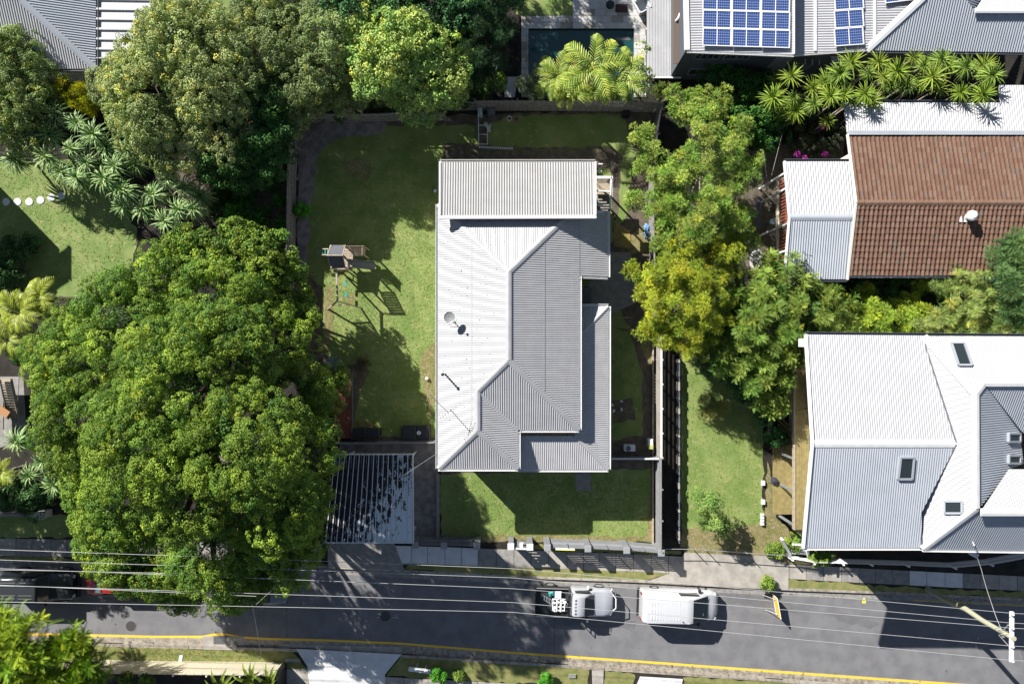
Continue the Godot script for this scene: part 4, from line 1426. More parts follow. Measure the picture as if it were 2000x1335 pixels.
func make_corner_house() -> void:
	var t := thing("corner_house", "grey iron hip roofed house at the top left corner", "house")
	var h := 3.2
	var ep := plane_of(P(187, 60, h), Vector3.LEFT, 0.36)
	var sp := plane_of(P(60, 134, h), Vector3.FORWARD, 0.36)
	var a := slope_part(t, "roof_slope", ep, [[186, 134], [40, 0], [-40, -80], [187, -80]], Vector3.RIGHT, mats["blue_zinc"], 0.15, 0.018)
	var b := slope_part(t, "roof_slope", sp, [[186, 134], [-120, 134], [-120, 0], [40, 0]], Vector3.BACK, mats["old_zinc"], 0.15, 0.018)
	cap_part(t, "hip_cap", [[P(186, 134, h), on(ep, 40, 0)]], mats["blue_zinc"], 0.2)
	gutter_part(t, [[a[0], a[3], Vector3.RIGHT], [b[0], b[1], Vector3.BACK]], mats["render_grey"])
	var e0: Vector3 = a[0]
	walls_part(t, [Vector2(-42, -26), Vector2(e0.x - 0.5, -26), Vector2(e0.x - 0.5, e0.z - 0.5), Vector2(-42, e0.z - 0.5)], 0.0, 3.1, mats["pale_wall"])
	# white ribbed lean-to
	var w := thing("white_patio_roof", "white flat ribbed patio roof beside the corner house", "patio roof")
	var wp := plane_of(P(190, 60, 3.1), Vector3.LEFT, 0.03)
	var c := slope_part(w, "roof_slope", wp, [[189, 115], [292, 115], [297, -80], [189, -80]], Vector3.RIGHT, mats["white_roof"], 0.61, 0.05, true)
	gutter_part(w, [[c[1], c[2], Vector3.RIGHT]], mats["slate_grey"])
	for q in [[192, 112], [289, 112], [292, 20]]:
		var mb := MB.new()
		var p0 := P(q[0], q[1], 2.95)
		mb.box(Vector3(p0.x, 1.48, p0.z), Vector3(0.1, 2.95, 0.1))
		part("post", mb.mesh(), mats["white"], w)
	# little balcony with slatted white rail
	var k := thing("balcony", "grey balcony with slatted rails beside the white patio roof", "balcony")
	var mb2 := MB.new()
	mb2.box(P(317, 0, 2.4), Vector3(1.4, 0.08, 1.0))
	part("floor", mb2.mesh(), mats["slate_grey"], k)
	for q in [[300, 16, 336, 16], [336, 16, 338, -40], [299, 17, 298, 48]]:
		mb2 = MB.new()
		mb2.bar(P(q[0], q[1], 3.3), P(q[2], q[3], 3.3), 0.06, 0.06)
		part("hand_rail", mb2.mesh(), mats["render_grey"], k)
	for i in 9:
		mb2 = MB.new()
		mb2.bar(P(303 + i * 4, 16, 3.3), P(303 + i * 4 + 2, 17, 2.5), 0.03, 0.03)
		part("baluster", mb2.mesh(), mats["pale_concrete"], k)
	for i in 8:
		mb2 = MB.new()
		mb2.bar(P(337, 12 - i * 5, 3.3), P(337, 12 - i * 5, 2.4), 0.03, 0.03)
		part("baluster", mb2.mesh(), mats["pale_concrete"], k)


func make_left_house() -> void:
	var t := thing("left_house", "grey iron roofed house just beyond the left edge above the west lawn", "house")
	var ep := plane_of(P(-150, 250, 5.0), Vector3.LEFT, 0.35)
	var a := slope_part(t, "roof_slope", ep, [[-150, 350], [-150, 275], [-330, 275], [-330, 350]], Vector3.RIGHT, mats["old_zinc"], 0.15, 0.018)
	var wp := plane_of(a[3], Vector3.RIGHT, 0.35)
	slope_part(t, "roof_slope", wp, [[-330, 350], [-330, 275], [-520, 275], [-520, 350]], Vector3.RIGHT, mats["old_zinc"], 0.15, 0.018)
	cap_part(t, "ridge_cap", [[a[2], a[3]]], mats["old_zinc"], 0.2)
	gutter_part(t, [[a[0], a[1], Vector3.RIGHT]], mats["white"])
	walls_part(t, [Vector2(a[0].x - 0.6, a[0].z - 0.3), Vector2(a[0].x - 10.0, a[0].z - 0.3), Vector2(a[0].x - 10.0, a[1].z + 0.3), Vector2(a[0].x - 0.6, a[1].z + 0.3)], 0.0, 4.9, mats["pale_wall"])


func make_carport() -> void:
	var t := thing("carport", "flat ribbed carport roof with peeling white paint and black mould beside the driveway", "carport")
	var h := 2.7
	var pts := [P(655, 887, h), P(806, 887, h), P(807, 1059, h), P(636, 1059, h)]
	var mb := MB.new()
	sheeting(mb, pts, Vector3.BACK, 0.315, 0.03, true)
	# the trays carry white paint that has worn off in patches
	var n := 1024
	var a := noise_bytes(n, 14.0 / n, 4, 77)
	var b := noise_bytes(n, 70.0 / n, 3, 31)
	var im := Image.create(n, n, false, Image.FORMAT_RGB8)
	for y in n:
		for x in n:
			var u := float(x) / n; var v := float(y) / n
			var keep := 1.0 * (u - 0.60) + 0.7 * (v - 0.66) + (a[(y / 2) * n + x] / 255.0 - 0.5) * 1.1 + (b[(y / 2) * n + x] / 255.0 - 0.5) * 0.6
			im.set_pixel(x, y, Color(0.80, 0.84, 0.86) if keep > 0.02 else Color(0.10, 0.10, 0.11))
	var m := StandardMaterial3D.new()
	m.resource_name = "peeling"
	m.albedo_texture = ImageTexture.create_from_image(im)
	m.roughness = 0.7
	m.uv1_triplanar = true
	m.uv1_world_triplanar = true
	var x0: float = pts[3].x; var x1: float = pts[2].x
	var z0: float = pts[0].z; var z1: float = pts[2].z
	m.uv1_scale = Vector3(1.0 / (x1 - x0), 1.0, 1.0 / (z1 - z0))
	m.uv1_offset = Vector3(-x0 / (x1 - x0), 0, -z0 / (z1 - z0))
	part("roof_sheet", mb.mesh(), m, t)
	for i in 17:
		var rib := MB.new()
		var f: float = i / 16.0
		rib.bar(pts[0].lerp(pts[1], f) + Vector3(0, 0.055, 0.02), pts[3].lerp(pts[2], f) + Vector3(0, 0.055, -0.02), 0.045, 0.05)
		part("rib", rib.mesh(), plain("rib_white", Color(0.60, 0.61, 0.62), 0.5), t)
	for q in [[0, 1], [2, 3], [1, 2]]:
		var e := MB.new()
		e.bar(pts[q[0]] + Vector3(0, -0.03, 0), pts[q[1]] + Vector3(0, -0.03, 0), 0.07, 0.18)
		part("fascia", e.mesh(), mats["white"], t)
	for q in [[672, 895], [800, 895], [800, 1050], [655, 1050]]:
		var p0 := P(q[0], q[1], h)
		var e := MB.new()
		e.box(Vector3(p0.x, 1.33, p0.z), Vector3(0.1, 2.66, 0.1))
		part("post", e.mesh(), mats["white"], t)


# upright palings on rails and posts along a broken line of ground points
func paling_fence(label: String, pix: Array, height: float, mat: Material, rail_side: float, paling_w := 0.1, gap := 0.012, rails := [0.35, 1.0, 1.6], called := "paling_fence", lean := 0.0) -> Node3D:
	var t := thing(called, label, "fence")
	var bm := BoxMesh.new()
	bm.size = Vector3(paling_w, 1.0, 0.018)
	var total := 0
	var stuff := []
	for i in pix.size() - 1:
		var a := P(pix[i][0], pix[i][1]); var b := P(pix[i + 1][0], pix[i + 1][1])
		var d := (b - a).normalized()
		var s := d.cross(Vector3.UP) * rail_side
		var l := a.distance_to(b)
		var k := int(l / (paling_w + gap))
		var bs := Basis(d, Vector3.UP, d.cross(Vector3.UP))
		for j in k:
			var hh := height + R(-0.025, 0.025)
			var tr := Transform3D(bs * Basis(Vector3.BACK, R(-0.012, 0.012)) * Basis.from_scale(Vector3(1, hh, 1)), a + d * ((j + 0.5) * l / k) + Vector3(0, hh / 2, 0))
			if total < 280:
				var o := part("paling", bm, mat, t)
				o.transform = tr
			else:
				stuff.append(tr)
			total += 1
		for r in rails:
			var mb := MB.new()
			mb.bar(a + Vector3(0, r, 0) + s * 0.035, b + Vector3(0, r, 0) + s * 0.035, 0.045, 0.08)
			part("rail", mb.mesh(), mat, t)
		var np := maxi(1, roundi(l / 2.4))
		for j in np + 1:
			if j == 0 and i > 0:
				continue
			var mb := MB.new()
			mb.box(a.lerp(b, float(j) / np) + s * 0.1 + Vector3(0, height / 2, 0), Vector3(0.09, height, 0.09), bs)
			part("post", mb.mesh(), mat, t)
	if stuff.size():
		var mm := MultiMesh.new()
		mm.transform_format = MultiMesh.TRANSFORM_3D
		mm.mesh = bm
		mm.instance_count = stuff.size()
		for i in stuff.size():
			mm.set_instance_transform(i, stuff[i])
		var o := MultiMeshInstance3D.new()
		o.name = "palings"
		o.multimesh = mm
		o.material_override = mat
		o.set_meta("kind", "stuff")
		t.add_child(o, true)
	return t


func make_fences() -> void:
	var pal: Material = mats["paling"]
	paling_fence("long weathered timber paling fence along the west side of the lawn", [[585, 236], [578, 350], [576, 500], [572, 650], [600, 730]], 1.8, pal, -1.0)
	paling_fence("weathered timber fence behind the northwest lawn, below the big trees", [[585, 237], [700, 238], [872, 234]], 1.5, pal, 1.0)
	paling_fence("short step of timber fence between the two back fences", [[872, 216], [934, 215]], 1.3, pal, 1.0)
	paling_fence("tall timber paling fence between the back lawn and the pool", [[930, 216], [1010, 216], [1160, 217], [1282, 219]], 1.9, pal, -1.0, 0.1, 0.012, [0.4, 1.5])
	paling_fence("timber fence running beneath the bamboo on the east side of the lawn", [[1282, 219], [1266, 330], [1268, 480], [1274, 650]], 1.7, pal, -1.0)
	# pale slatted fence on a retaining wall, then a dark panelled stretch
	var t := thing("slat_fence", "pale grey slatted fence on timber sleepers east of the side lawn", "fence")
	var z0 := P(0, 655).z; var z1 := P(0, 885).z; var x := P(1279, 0).x
	for k in 5:
		var mb := MB.new()
		mb.bar(Vector3(x + 0.03, 0.45 + 0.27 * k, z0), Vector3(x + 0.03, 0.45 + 0.27 * k, z1), 0.025, 0.13)
		part("slat", mb.mesh(), mats["concrete"], t)
	for k in 6:
		var mb := MB.new()
		mb.box(Vector3(x + 0.12, 0.9, lerpf(z0, z1, k / 5.0)), Vector3(0.1, 1.8, 0.1))
		part("post", mb.mesh(), mats["pale_concrete"], t)
	var mbr := MB.new()
	mbr.bar(Vector3(x + 0.05, 1.78, z0), Vector3(x + 0.05, 1.78, z1), 0.12, 0.05)
	part("top_rail", mbr.mesh(), mats["pale_concrete"], t)
	for k in 60:
		var mb := MB.new()
		mb.box(Vector3(x + 0.09, 0.95, lerpf(z0, z1, (k + 0.5) / 60.0)), Vector3(0.02, 1.6, 0.05))
		part("paling", mb.mesh(), mats["pale_concrete"], t)
	for k in 6:
		var mb := MB.new()
		mb.bar(Vector3(x - 0.16, 0.12, lerpf(z0, z1, k / 6.0) + 0.02), Vector3(x - 0.16, 0.12, lerpf(z0, z1, (k + 1) / 6.0) - 0.02), 0.1, 0.24)
		part("sleeper", mb.mesh(), mats["timber"], t)
	t = thing("ladder", "small timber ladder lying against the sleepers of the slatted fence", "ladder")
	for s in [0, 1]:
		var mb := MB.new()
		mb.bar(P(1277 + s * 5, 730, 0.3), P(1277 + s * 5, 788, 0.3), 0.04, 0.05)
		part("string", mb.mesh(), mats["timber"], t)
	for k in 9:
		var mb := MB.new()
		mb.bar(P(1277, 733 + k * 6.5, 0.3), P(1282, 733 + k * 6.5, 0.3), 0.05, 0.04)
		part("rung", mb.mesh(), mats["timber"], t)
	t = thing("panel_fence", "dark grey panelled side fence between the front lawn and the narrow strip", "fence")
	z0 = P(0, 886).z; z1 = P(0, 1062).z
	x = P(1279, 0).x
	for k in 26:
		var mb := MB.new()
		mb.box(Vector3(x + 0.06, 0.9, lerpf(z0, z1, (k + 0.5) / 26.0)), Vector3(0.03, 1.75, (z1 - z0) / 26.0 - 0.02))
		part("board", mb.mesh(), mats["render_grey"], t)
	for k in 4:
		var mb := MB.new()
		mb.box(Vector3(x + 0.12, 0.9, lerpf(z0, z1, k / 3.0)), Vector3(0.09, 1.85, 0.09))
		part("post", mb.mesh(), mats["render_grey"], t)
	for y in [0.3, 0.9, 1.75]:
		var mb := MB.new()
		mb.bar(Vector3(x + 0.02, y, z0), Vector3(x + 0.02, y, z1), 0.05, 0.06)
		part("rail", mb.mesh(), mats["grey_concrete"], t)
	var sl := MB.new()
	sl.bar(Vector3(x - 0.15, 0.1, z0), Vector3(x - 0.15, 0.1, z1), 0.1, 0.2)
	part("sleeper", sl.mesh(), mats["timber"], t)
	# cross fence and gate beside the house
	t = thing("cross_fence", "low grey fence and gate crossing the side yard beside the white outdoor unit", "fence")
	for k in 24:
		var mb := MB.new()
		var a := P(1192 + k * 3.7, 890)
		mb.box(a + Vector3(0, 0.55, 0), Vector3(0.095, 1.1, 0.03))
		part("paling", mb.mesh(), mats["render_grey"], t)
	var cr := MB.new()
	cr.bar(P(1190, 890) + Vector3(0, 1.12, 0), P(1280, 890) + Vector3(0, 1.12, 0), 0.1, 0.05)
	part("top_rail", cr.mesh(), mats["pale_concrete"], t)
	# back fence of the carport court
	t = thing("court_fence", "grey horizontal rail fence between the rubbish bins and the carport", "fence")
	for q in [[664, 862], [700, 861], [778, 860], [852, 858]]:
		var mb := MB.new()
		mb.box(P(q[0], q[1]) + Vector3(0, 0.6, 0), Vector3(0.1, 1.2, 0.1))
		part("post", mb.mesh(), mats["render_grey"], t)
	for y in [0.3, 0.62, 0.94, 1.2]:
		var mb := MB.new()
		mb.bar(P(664, 862) + Vector3(0, y, 0), P(852, 859) + Vector3(0, y, 0), 0.06, 0.14)
		part("rail", mb.mesh(), mats["render_grey"], t)
	# grey rendered front wall: pillars with boards between
	t = thing("front_fence", "grey rendered street fence with pillars and horizontal boards before the front lawn", "fence")
	var cols := [[818, 1049], [872, 1050], [934, 1051], [1067, 1054], [1143, 1056], [1216, 1059], [1281, 1064]]
	for i in cols.size():
		var w := P(cols[i][0], cols[i][1])
		var mb := MB.new()
		mb.cbox(w + Vector3(0, 0.85, 0), Vector3(0.36, 1.7, 0.36), 0.02)
		part("pillar", mb.mesh(), mats["render_grey"], t)
		mb = MB.new()
		mb.cbox(w + Vector3(0, 1.73, 0), Vector3(0.42, 0.07, 0.42), 0.02)
		part("pillar_cap", mb.mesh(), plain("cap_grey", Color(0.24, 0.245, 0.255), 0.8), t)
		if i == cols.size() - 1 or i == 2:
			continue
		var b := P(cols[i + 1][0], cols[i + 1][1])
		mb = MB.new()
		mb.bar(w + Vector3(0.18, 0.4, 0), b + Vector3(-0.18, 0.4, 0), 0.16, 0.8)
		part("low_wall", mb.mesh(), mats["render_grey"], t)
		for k in 7:
			mb = MB.new()
			mb.bar(w + Vector3(0.17, 0.88 + k * 0.115, 0.02), b + Vector3(-0.17, 0.88 + k * 0.115, 0.02), 0.025, 0.075)
			part("board", mb.mesh(), mats["render_grey"], t)
		mb = MB.new()
		mb.box(w.lerp(b, 0.5) + Vector3(0, 1.25, -0.03), Vector3(0.07, 0.9, 0.06))
		part("mid_post", mb.mesh(), mats["render_grey"], t)
		mb = MB.new()
		mb.bar(w + Vector3(0.18, 0.83, 0), b + Vector3(-0.18, 0.83, 0), 0.2, 0.05)
		part("coping", mb.mesh(), plain("cap_grey", Color(0.24, 0.245, 0.255), 0.8), t)
	# open gateway with its arch and letterbox
	t = thing("gate", "open grey gateway with a pale letterbox in the street fence", "gate")
	for q in [[998, 1052], [1034, 1053]]:
		var mb := MB.new()
		mb.cbox(P(q[0], q[1]) + Vector3(0, 0.85, 0), Vector3(0.34, 1.7, 0.34), 0.02)
		part("pillar", mb.mesh(), mats["render_grey"], t)
		mb = MB.new()
		mb.cbox(P(q[0], q[1]) + Vector3(0, 1.73, 0), Vector3(0.42, 0.07, 0.42), 0.02)
		part("pillar_cap", mb.mesh(), mats["pale_concrete"], t)
	var g := MB.new()
	for k in 7:
		g.bar(P(1002, 1054) + Vector3(0, 0.3 + 0.18 * k, 0), P(1031, 1055) + Vector3(0, 0.3 + 0.18 * k, 0), 0.03, 0.1)
	part("gate_leaf", g.mesh(), mats["render_grey"], t)
	g = MB.new()
	g.bar(P(1002, 1056) + Vector3(0, 1.62, 0), P(1036, 1057) + Vector3(0, 1.62, 0), 0.12, 0.06)
	part("lintel", g.mesh(), mats["pale_concrete"], t)
	g = MB.new()
	g.cbox(P(1018, 1053) + Vector3(0, 1.3, 0), Vector3(0.24, 0.3, 0.3), 0.03)
	part("letterbox", g.mesh(), mats["pale_concrete"], t)
	t = thing("concrete_edge", "narrow concrete wall edging the west side of the front lawn", "wall")
	g = MB.new()
	g.bar(P(856, 925) + Vector3(0, 0.15, 0), P(856, 1048) + Vector3(0, 0.15, 0), 0.2, 0.3)
	part("wall", g.mesh(), mats["grey_concrete"], t)
	# sign hung on the wall: seen almost edge on
	t = thing("estate_sign", "white sign board with yellow lower edge leaning on the street fence", "sign")
	g = MB.new()
	g.bar(P(1085, 1070, 1.6), P(1122, 1071, 1.6), 0.04, 0.5)
	part("board", g.mesh(), mats["white"], t)
	g = MB.new()
	g.bar(P(1085, 1070, 1.6) + Vector3(0, 0.22, 0.02), P(1122, 1071, 1.6) + Vector3(0, 0.22, 0.02), 0.03, 0.14)
	part("yellow_panel", g.mesh(), plain("sign_yellow", Color(0.75, 0.70, 0.03), 0.5), t)
	# thin strip fences of the neighbour's garden
	t = thing("strip_fence", "low dark edging fence with pale posts along the east grass strip", "fence")
	for k in 15:
		var mb := MB.new()
		mb.box(P(1322, 705 + k * 24.0) + Vector3(0, 0.35, 0), Vector3(0.09, 0.7, 0.16 + 0.2 * (k % 3)))
		part("post", mb.mesh(), mats["concrete"] if k % 2 == 0 else mats["slate_grey"], t)
	for y in [0.2, 0.5]:
		var mb := MB.new()
		mb.bar(P(1323, 700) + Vector3(0, y, 0), P(1323, 1056) + Vector3(0, y, 0), 0.05, 0.22)
		part("rail", mb.mesh(), mats["slate_grey"], t)
	t = thing("wire_fence", "thin pipe and wire fence with a gate frame before the east grass strip", "fence")
	for q in [[1292, 1063, 1345, 1063], [1345, 1063, 1530, 1076]]:
		var mb := MB.new()
		mb.tube([P(q[0], q[1]) + Vector3(0, 1.0, 0), P(q[2], q[3]) + Vector3(0, 1.0, 0)], 0.025, 0.025)
		part("top_pipe", mb.mesh(), mats["steel"], t)
	for q in [[1292, 1063], [1345, 1063], [1370, 1065], [1448, 1070], [1530, 1076]]:
		var mb := MB.new()
		mb.tube([P(q[0], q[1]), P(q[0], q[1]) + Vector3(0, 1.2, 0)], 0.03, 0.03)
		part("post", mb.mesh(), mats["steel"], t)
	# white picket fence in front of the skylight house
	var pts := [[1538, 1082], [1580, 1089], [1690, 1092], [1760, 1094], [1850, 1098], [1920, 1092], [2060, 1066]]
	var pf := paling_fence("curving white picket fence below the street eave of the skylight house", pts, 1.0, plain("picket", Color(0.75, 0.75, 0.74), 0.6), 1.0, 0.06, 0.055, [0.25, 0.75], "picket_fence")
	# cream fence on the south side of the road
	var cream: Material = mats["cream"]
	paling_fence("cream fence of upright battens along the south verge at the bottom edge", [[90, 1286], [300, 1290], [552, 1293]], 1.8, cream, 1.0, 0.075, 0.03, [0.4, 1.4], "cream_fence")
	t = thing("dark_gate", "dark sloping gate panel at the end of the cream fence", "gate")
	g = MB.new()
	g.box(P(556, 1300) + Vector3(0.1, 0.9, 0.6), Vector3(0.08, 1.8, 1.6))
	part("panel", g.mesh(), mats["black"], t)
	# low wall with a pillar at the west
	t = thing("garden_wall", "low white garden wall with square end pillar beside the west verge lawn", "wall")
	g = MB.new()
	g.bar(P(-30, 1002) + Vector3(0, 0.25, 0), P(88, 1002) + Vector3(0, 0.25, 0), 0.2, 0.5)
	part("wall", g.mesh(), mats["grey_concrete"], t)
	g = MB.new()
	g.cbox(P(94, 1000) + Vector3(0, 0.5, 0), Vector3(0.5, 1.0, 0.45), 0.03)
	part("pillar", g.mesh(), mats["pale_concrete"], t)


func make_pool_garden() -> void:
	var mb := MB.new()
	# shell
	var r := ring([[1032, 56], [1238, 56], [1238, 200], [1032, 200]])
	mb.prism(r, -1.7, -1.55)
	struct("pool_floor", mb, plain("pool_floor_paint", Color(0.03, 0.07, 0.085), 0.7))
	mb = MB.new()
	mb.prism(r, -1.5, -0.12)
	var water := StandardMaterial3D.new()
	water.resource_name = "water"
	water.albedo_color = Color(0.11, 0.26, 0.26)
	water.roughness = 0.05
	water.metallic_specular = 0.5
	struct("pool_water", mb, water)
	# ledge and step seen through the water's surface at its north end
	mb = MB.new()
	mb.prism(ring([[1040, 62], [1100, 62], [1060, 92], [1040, 92]]), -0.5, -0.112)
	struct("pool_step", mb, plain("step_paint", Color(0.016, 0.05, 0.062), 0.1))
	mb = MB.new()
	mb.prism(ring([[1203, 71], [1232, 71], [1232, 77], [1203, 77]]), -0.5, -0.108)
	struct("pool_step", mb, plain("step_paint2", Color(0.12, 0.11, 0.11), 0.2))
	# paving stones round it
	var pv := struct("pool_paving", null, null)
	var sizes := [22.0, 13.0]
	var rects := [[1018, 31, 1118, 56], [1118, -60, 1262, 56], [1018, 56, 1032, 190], [1238, 56, 1262, 190]]
	for q in rects:
		var y: float = q[1]
		var row := 0
		while y < q[3] - 2:
			var y2 := minf(y + sizes[1], q[3])
			var x: float = q[0] - (11.0 if row % 2 == 1 else 0.0)
			while x < q[2] - 1:
				var xa := maxf(x, q[0]); var xb := minf(x + sizes[0], q[2])
				if xb - xa > 1.5:
					var m := MB.new()
					m.prism(ring([[xa + 0.2, y + 0.2], [xb - 0.2, y + 0.2], [xb - 0.2, y2 - 0.2], [xa + 0.2, y2 - 0.2]]), -0.05, 0.04 + R(-0.004, 0.004))
					part("paver", m.mesh(), mats["pool_stone"] if rng.randf() < 0.7 else mats["concrete"], pv)
				x += sizes[0]
			y += sizes[1]
			row += 1
	sheet("path", [[982, 150], [1010, 150], [1006, 190], [986, 190]], 0.03, "pale_concrete")
	# white grated roof beside the pool: narrow strips
	var t := thing("slatted_walkway", "long white slatted walkway roof between the pool and the solar house", "walkway")
	var z0 := P(0, -40, 0.6).z; var z1 := P(0, 150, 0.6).z
	for k in 10:
		var xa := P(1266 + k * 5.6, 0, 0.6).x
		var m := MB.new()
		m.bar(Vector3(xa, 0.6, z0), Vector3(xa, 0.6, z1 if k < 9 else z1), 0.168, 0.04)
		part("slat", m.mesh(), mats["white_roof"], t)
	for k in 5:
		var m := MB.new()
		var z := lerpf(z0, z1, (k + 0.3) / 4.6)
		m.bar(P(1262, 0, 0.52) * Vector3(1, 1, 0) + Vector3(0, 0, z), P(1322, 0, 0.52) * Vector3(1, 1, 0) + Vector3(0, 0, z), 0.08, 0.1)
		part("joist", m.mesh(), mats["white"], t)
	var e := MB.new()
	e.bar(Vector3(P(1264, 0, 0.6).x, 0.6, z1 + 0.05), Vector3(P(1330, 0, 0.6).x, 0.6, z1 + 0.05), 0.08, 0.1)
	part("edge_beam", e.mesh(), mats["white"], t)
	t = thing("timber_balcony", "brown timber balcony floor squeezed against the solar house", "balcony")
	for k in 4:
		var m := MB.new()
		var xa := P(1317.5 + k * 5.0, 0, 2.6).x
		m.bar(Vector3(xa, 2.6, P(0, -40, 2.6).z), Vector3(xa, 2.6, P(0, 124, 2.6).z), 0.15, 0.04)
		part("board", m.mesh(), plain("walnut", Color(0.11, 0.075, 0.055), 0.7), t)
	var cp := MB.new()
	cp.tube([P(1334, 12, 2.62), P(1333, 20, 2.8), P(1329, 27, 2.85), P(1325, 36, 2.8), P(1320, 41, 2.64)], 0.13, 0.06, 8)
	single("white_cloth", cp, mats["white"], "white cloth left on the brown timber balcony", "cloth")
	# pool furniture
	t = thing("lounge_chair", "white moulded armchair standing on the paving right of the dark mat", "chair")
	var at := P(1252, 18, 0.04)
	var m2 := MB.new()
	m2.cbox(at + Vector3(0, 0.36, 0), Vector3(0.75, 0.12, 0.8), 0.05, Basis(Vector3.UP, 0.5))
	part("seat", m2.mesh(), mats["white"], t)
	m2 = MB.new()
	m2.cbox(at + Basis(Vector3.UP, 0.5) * Vector3(0, 0.62, -0.38), Vector3(0.8, 0.5, 0.12), 0.05, Basis(Vector3.UP, 0.5))
	part("backrest", m2.mesh(), mats["white"], t)
	for s in [-1, 1]:
		m2 = MB.new()
		m2.cbox(at + Basis(Vector3.UP, 0.5) * Vector3(s * 0.4, 0.5, 0.0), Vector3(0.1, 0.3, 0.8), 0.04, Basis(Vector3.UP, 0.5))
		part("armrest", m2.mesh(), mats["white"], t)
	for s in [[-0.3, -0.3], [0.3, -0.3], [-0.3, 0.3], [0.3, 0.3]]:
		m2 = MB.new()
		m2.box(at + Basis(Vector3.UP, 0.5) * Vector3(s[0], 0.15, s[1]), Vector3(0.06, 0.3, 0.06))
		part("leg", m2.mesh(), mats["white"], t)
	m2 = MB.new()
	m2.prism(ring([[1202, 8], [1226, 8], [1226, 24], [1202, 24]], 0.06), 0.045, 0.065)
	single("door_mat", m2, plain("mat_brown", Color(0.05, 0.022, 0.018), 0.9), "dark red brown mat lying on the pool paving", "mat")
	t = thing("barbecue", "round dark kettle barbecue with shiny rim on the pool paving", "barbecue", P(1189, 20, 0.04))
	m2 = MB.new()
	m2.lathe(Vector3.ZERO, [[0.0, 0.45], [0.2, 0.5], [0.3, 0.68], [0.31, 0.72], [0.24, 0.86], [0.0, 0.93]], 18)
	part("bowl", m2.mesh(), mats["black"], t)
	m2 = MB.new()
	for k in 3:
		var a := TAU * k / 3.0
		m2.tube([Vector3(cos(a) * 0.15, 0.5, sin(a) * 0.15), Vector3(cos(a) * 0.35, 0, sin(a) * 0.35)], 0.02, 0.02)
	m2.lathe(Vector3(0, 0.7, 0), [[0.3, 0.0], [0.335, 0.01], [0.335, 0.03], [0.3, 0.035]], 18)
	part("stand", m2.mesh(), mats["steel"], t)
	m2 = MB.new()
	m2.tube([P(1192, -6, 0.5), P(1191, 2, 0.6), P(1188, 12, 0.5)], 0.22, 0.2, 10)
	single("white_towel", m2, mats["white"], "white towel heap beside the kettle barbecue", "towel")
	# pool fence of thin dark balusters at the west
	t = thing("pool_fence", "thin dark pool fence down the west side of the paving", "fence")
	var bm := BoxMesh.new()
	bm.size = Vector3(0.02, 1.2, 0.02)
	for k in 52:
		var o := part("baluster", bm, mats["black"], t)
		o.position = P(1013, 30 + k * 3.1) + Vector3(0, 0.6, 0)
	for y in [0.1, 1.2]:
		m2 = MB.new()
		m2.bar(P(1013, 30) + Vector3(0, y, 0), P(1013, 192) + Vector3(0, y, 0), 0.03, 0.04)
		part("rail", m2.mesh(), mats["black"], t)


# body shell skinned over cross-sections: [x, bottom y, belt y, top y, half width low, half width belt, half width top, crown]
func shell(mb: MB, sec: Array, glass_from := 99, glass_to := -1) -> void:
	var rings := []
	for s in sec:
		var r := []
		var pts := [[s[4] * 0.96, s[1]], [s[4], s[1] + 0.06], [s[5], lerpf(s[1], s[2], 0.6)], [s[5] - 0.01, s[2]], [lerpf(s[5], s[6], 0.75), lerpf(s[2], s[3], 0.72)], [s[6], s[3] - 0.03], [s[6] - 0.07, s[3]], [s[6] * 0.45, s[3] + s[7]], [0.0, s[3] + s[7] * 1.25]]
		for p in pts:
			r.append(Vector3(s[0], p[1], -p[0]))
		for k in range(pts.size() - 2, -1, -1):
			r.append(Vector3(s[0], pts[k][1], pts[k][0]))
		rings.append(r)
	var nr := rings.size(); var nk: int = rings[0].size()
	var norms := []
	for i in nr:
		var row := []
		for k in nk:
			var dk: Vector3 = rings[i][mini(k + 1, nk - 1)] - rings[i][maxi(k - 1, 0)]
			var di: Vector3 = rings[mini(i + 1, nr - 1)][k] - rings[maxi(i - 1, 0)][k]
			row.append(dk.cross(di).normalized())
		norms.append(row)
	for i in nr - 1:
		for k in nk - 1:
			mb.tri_n(rings[i][k], rings[i][k + 1], rings[i + 1][k + 1], norms[i][k], norms[i][k + 1], norms[i + 1][k + 1])
			mb.tri_n(rings[i][k], rings[i + 1][k + 1], rings[i + 1][k], norms[i][k], norms[i + 1][k + 1], norms[i + 1][k])
	for e in [0, rings.size() - 1]:
		var r: Array = rings[e]
		var m := r.size()
		for k in range(1, m - 1):
			if e == 0:
				mb.tri(r[0], r[k + 1], r[k])
			else:
				mb.tri(r[0], r[k], r[k + 1])

func wheel_part(t: Node3D, at: Vector3, r: float, w: float) -> void:
	var bs := Basis(Vector3.RIGHT, PI / 2)
	var mb := MB.new()
	mb.lathe(at, [[r * 0.6, -w / 2], [r * 0.94, -w / 2], [r, -w / 2 + 0.03], [r, w / 2 - 0.03], [r * 0.94, w / 2], [r * 0.6, w / 2]], 20, bs)
	var o := part("wheel", mb.mesh(), mats["rubber"], t)
	mb = MB.new()
	mb.lathe(at, [[0.0, -w / 2 + 0.02], [r * 0.62, -w / 2 + 0.01], [r * 0.62, w / 2 - 0.01], [0.0, w / 2 - 0.02]], 16, bs)
	part("rim", mb.mesh(), mats["steel"], o)

func paint(key: String, c: Color) -> StandardMaterial3D:
	var m := plain(key, c, 0.35)
	m.clearcoat_enabled = true
	m.clearcoat = 0.6
	m.clearcoat_roughness = 0.08
	return m

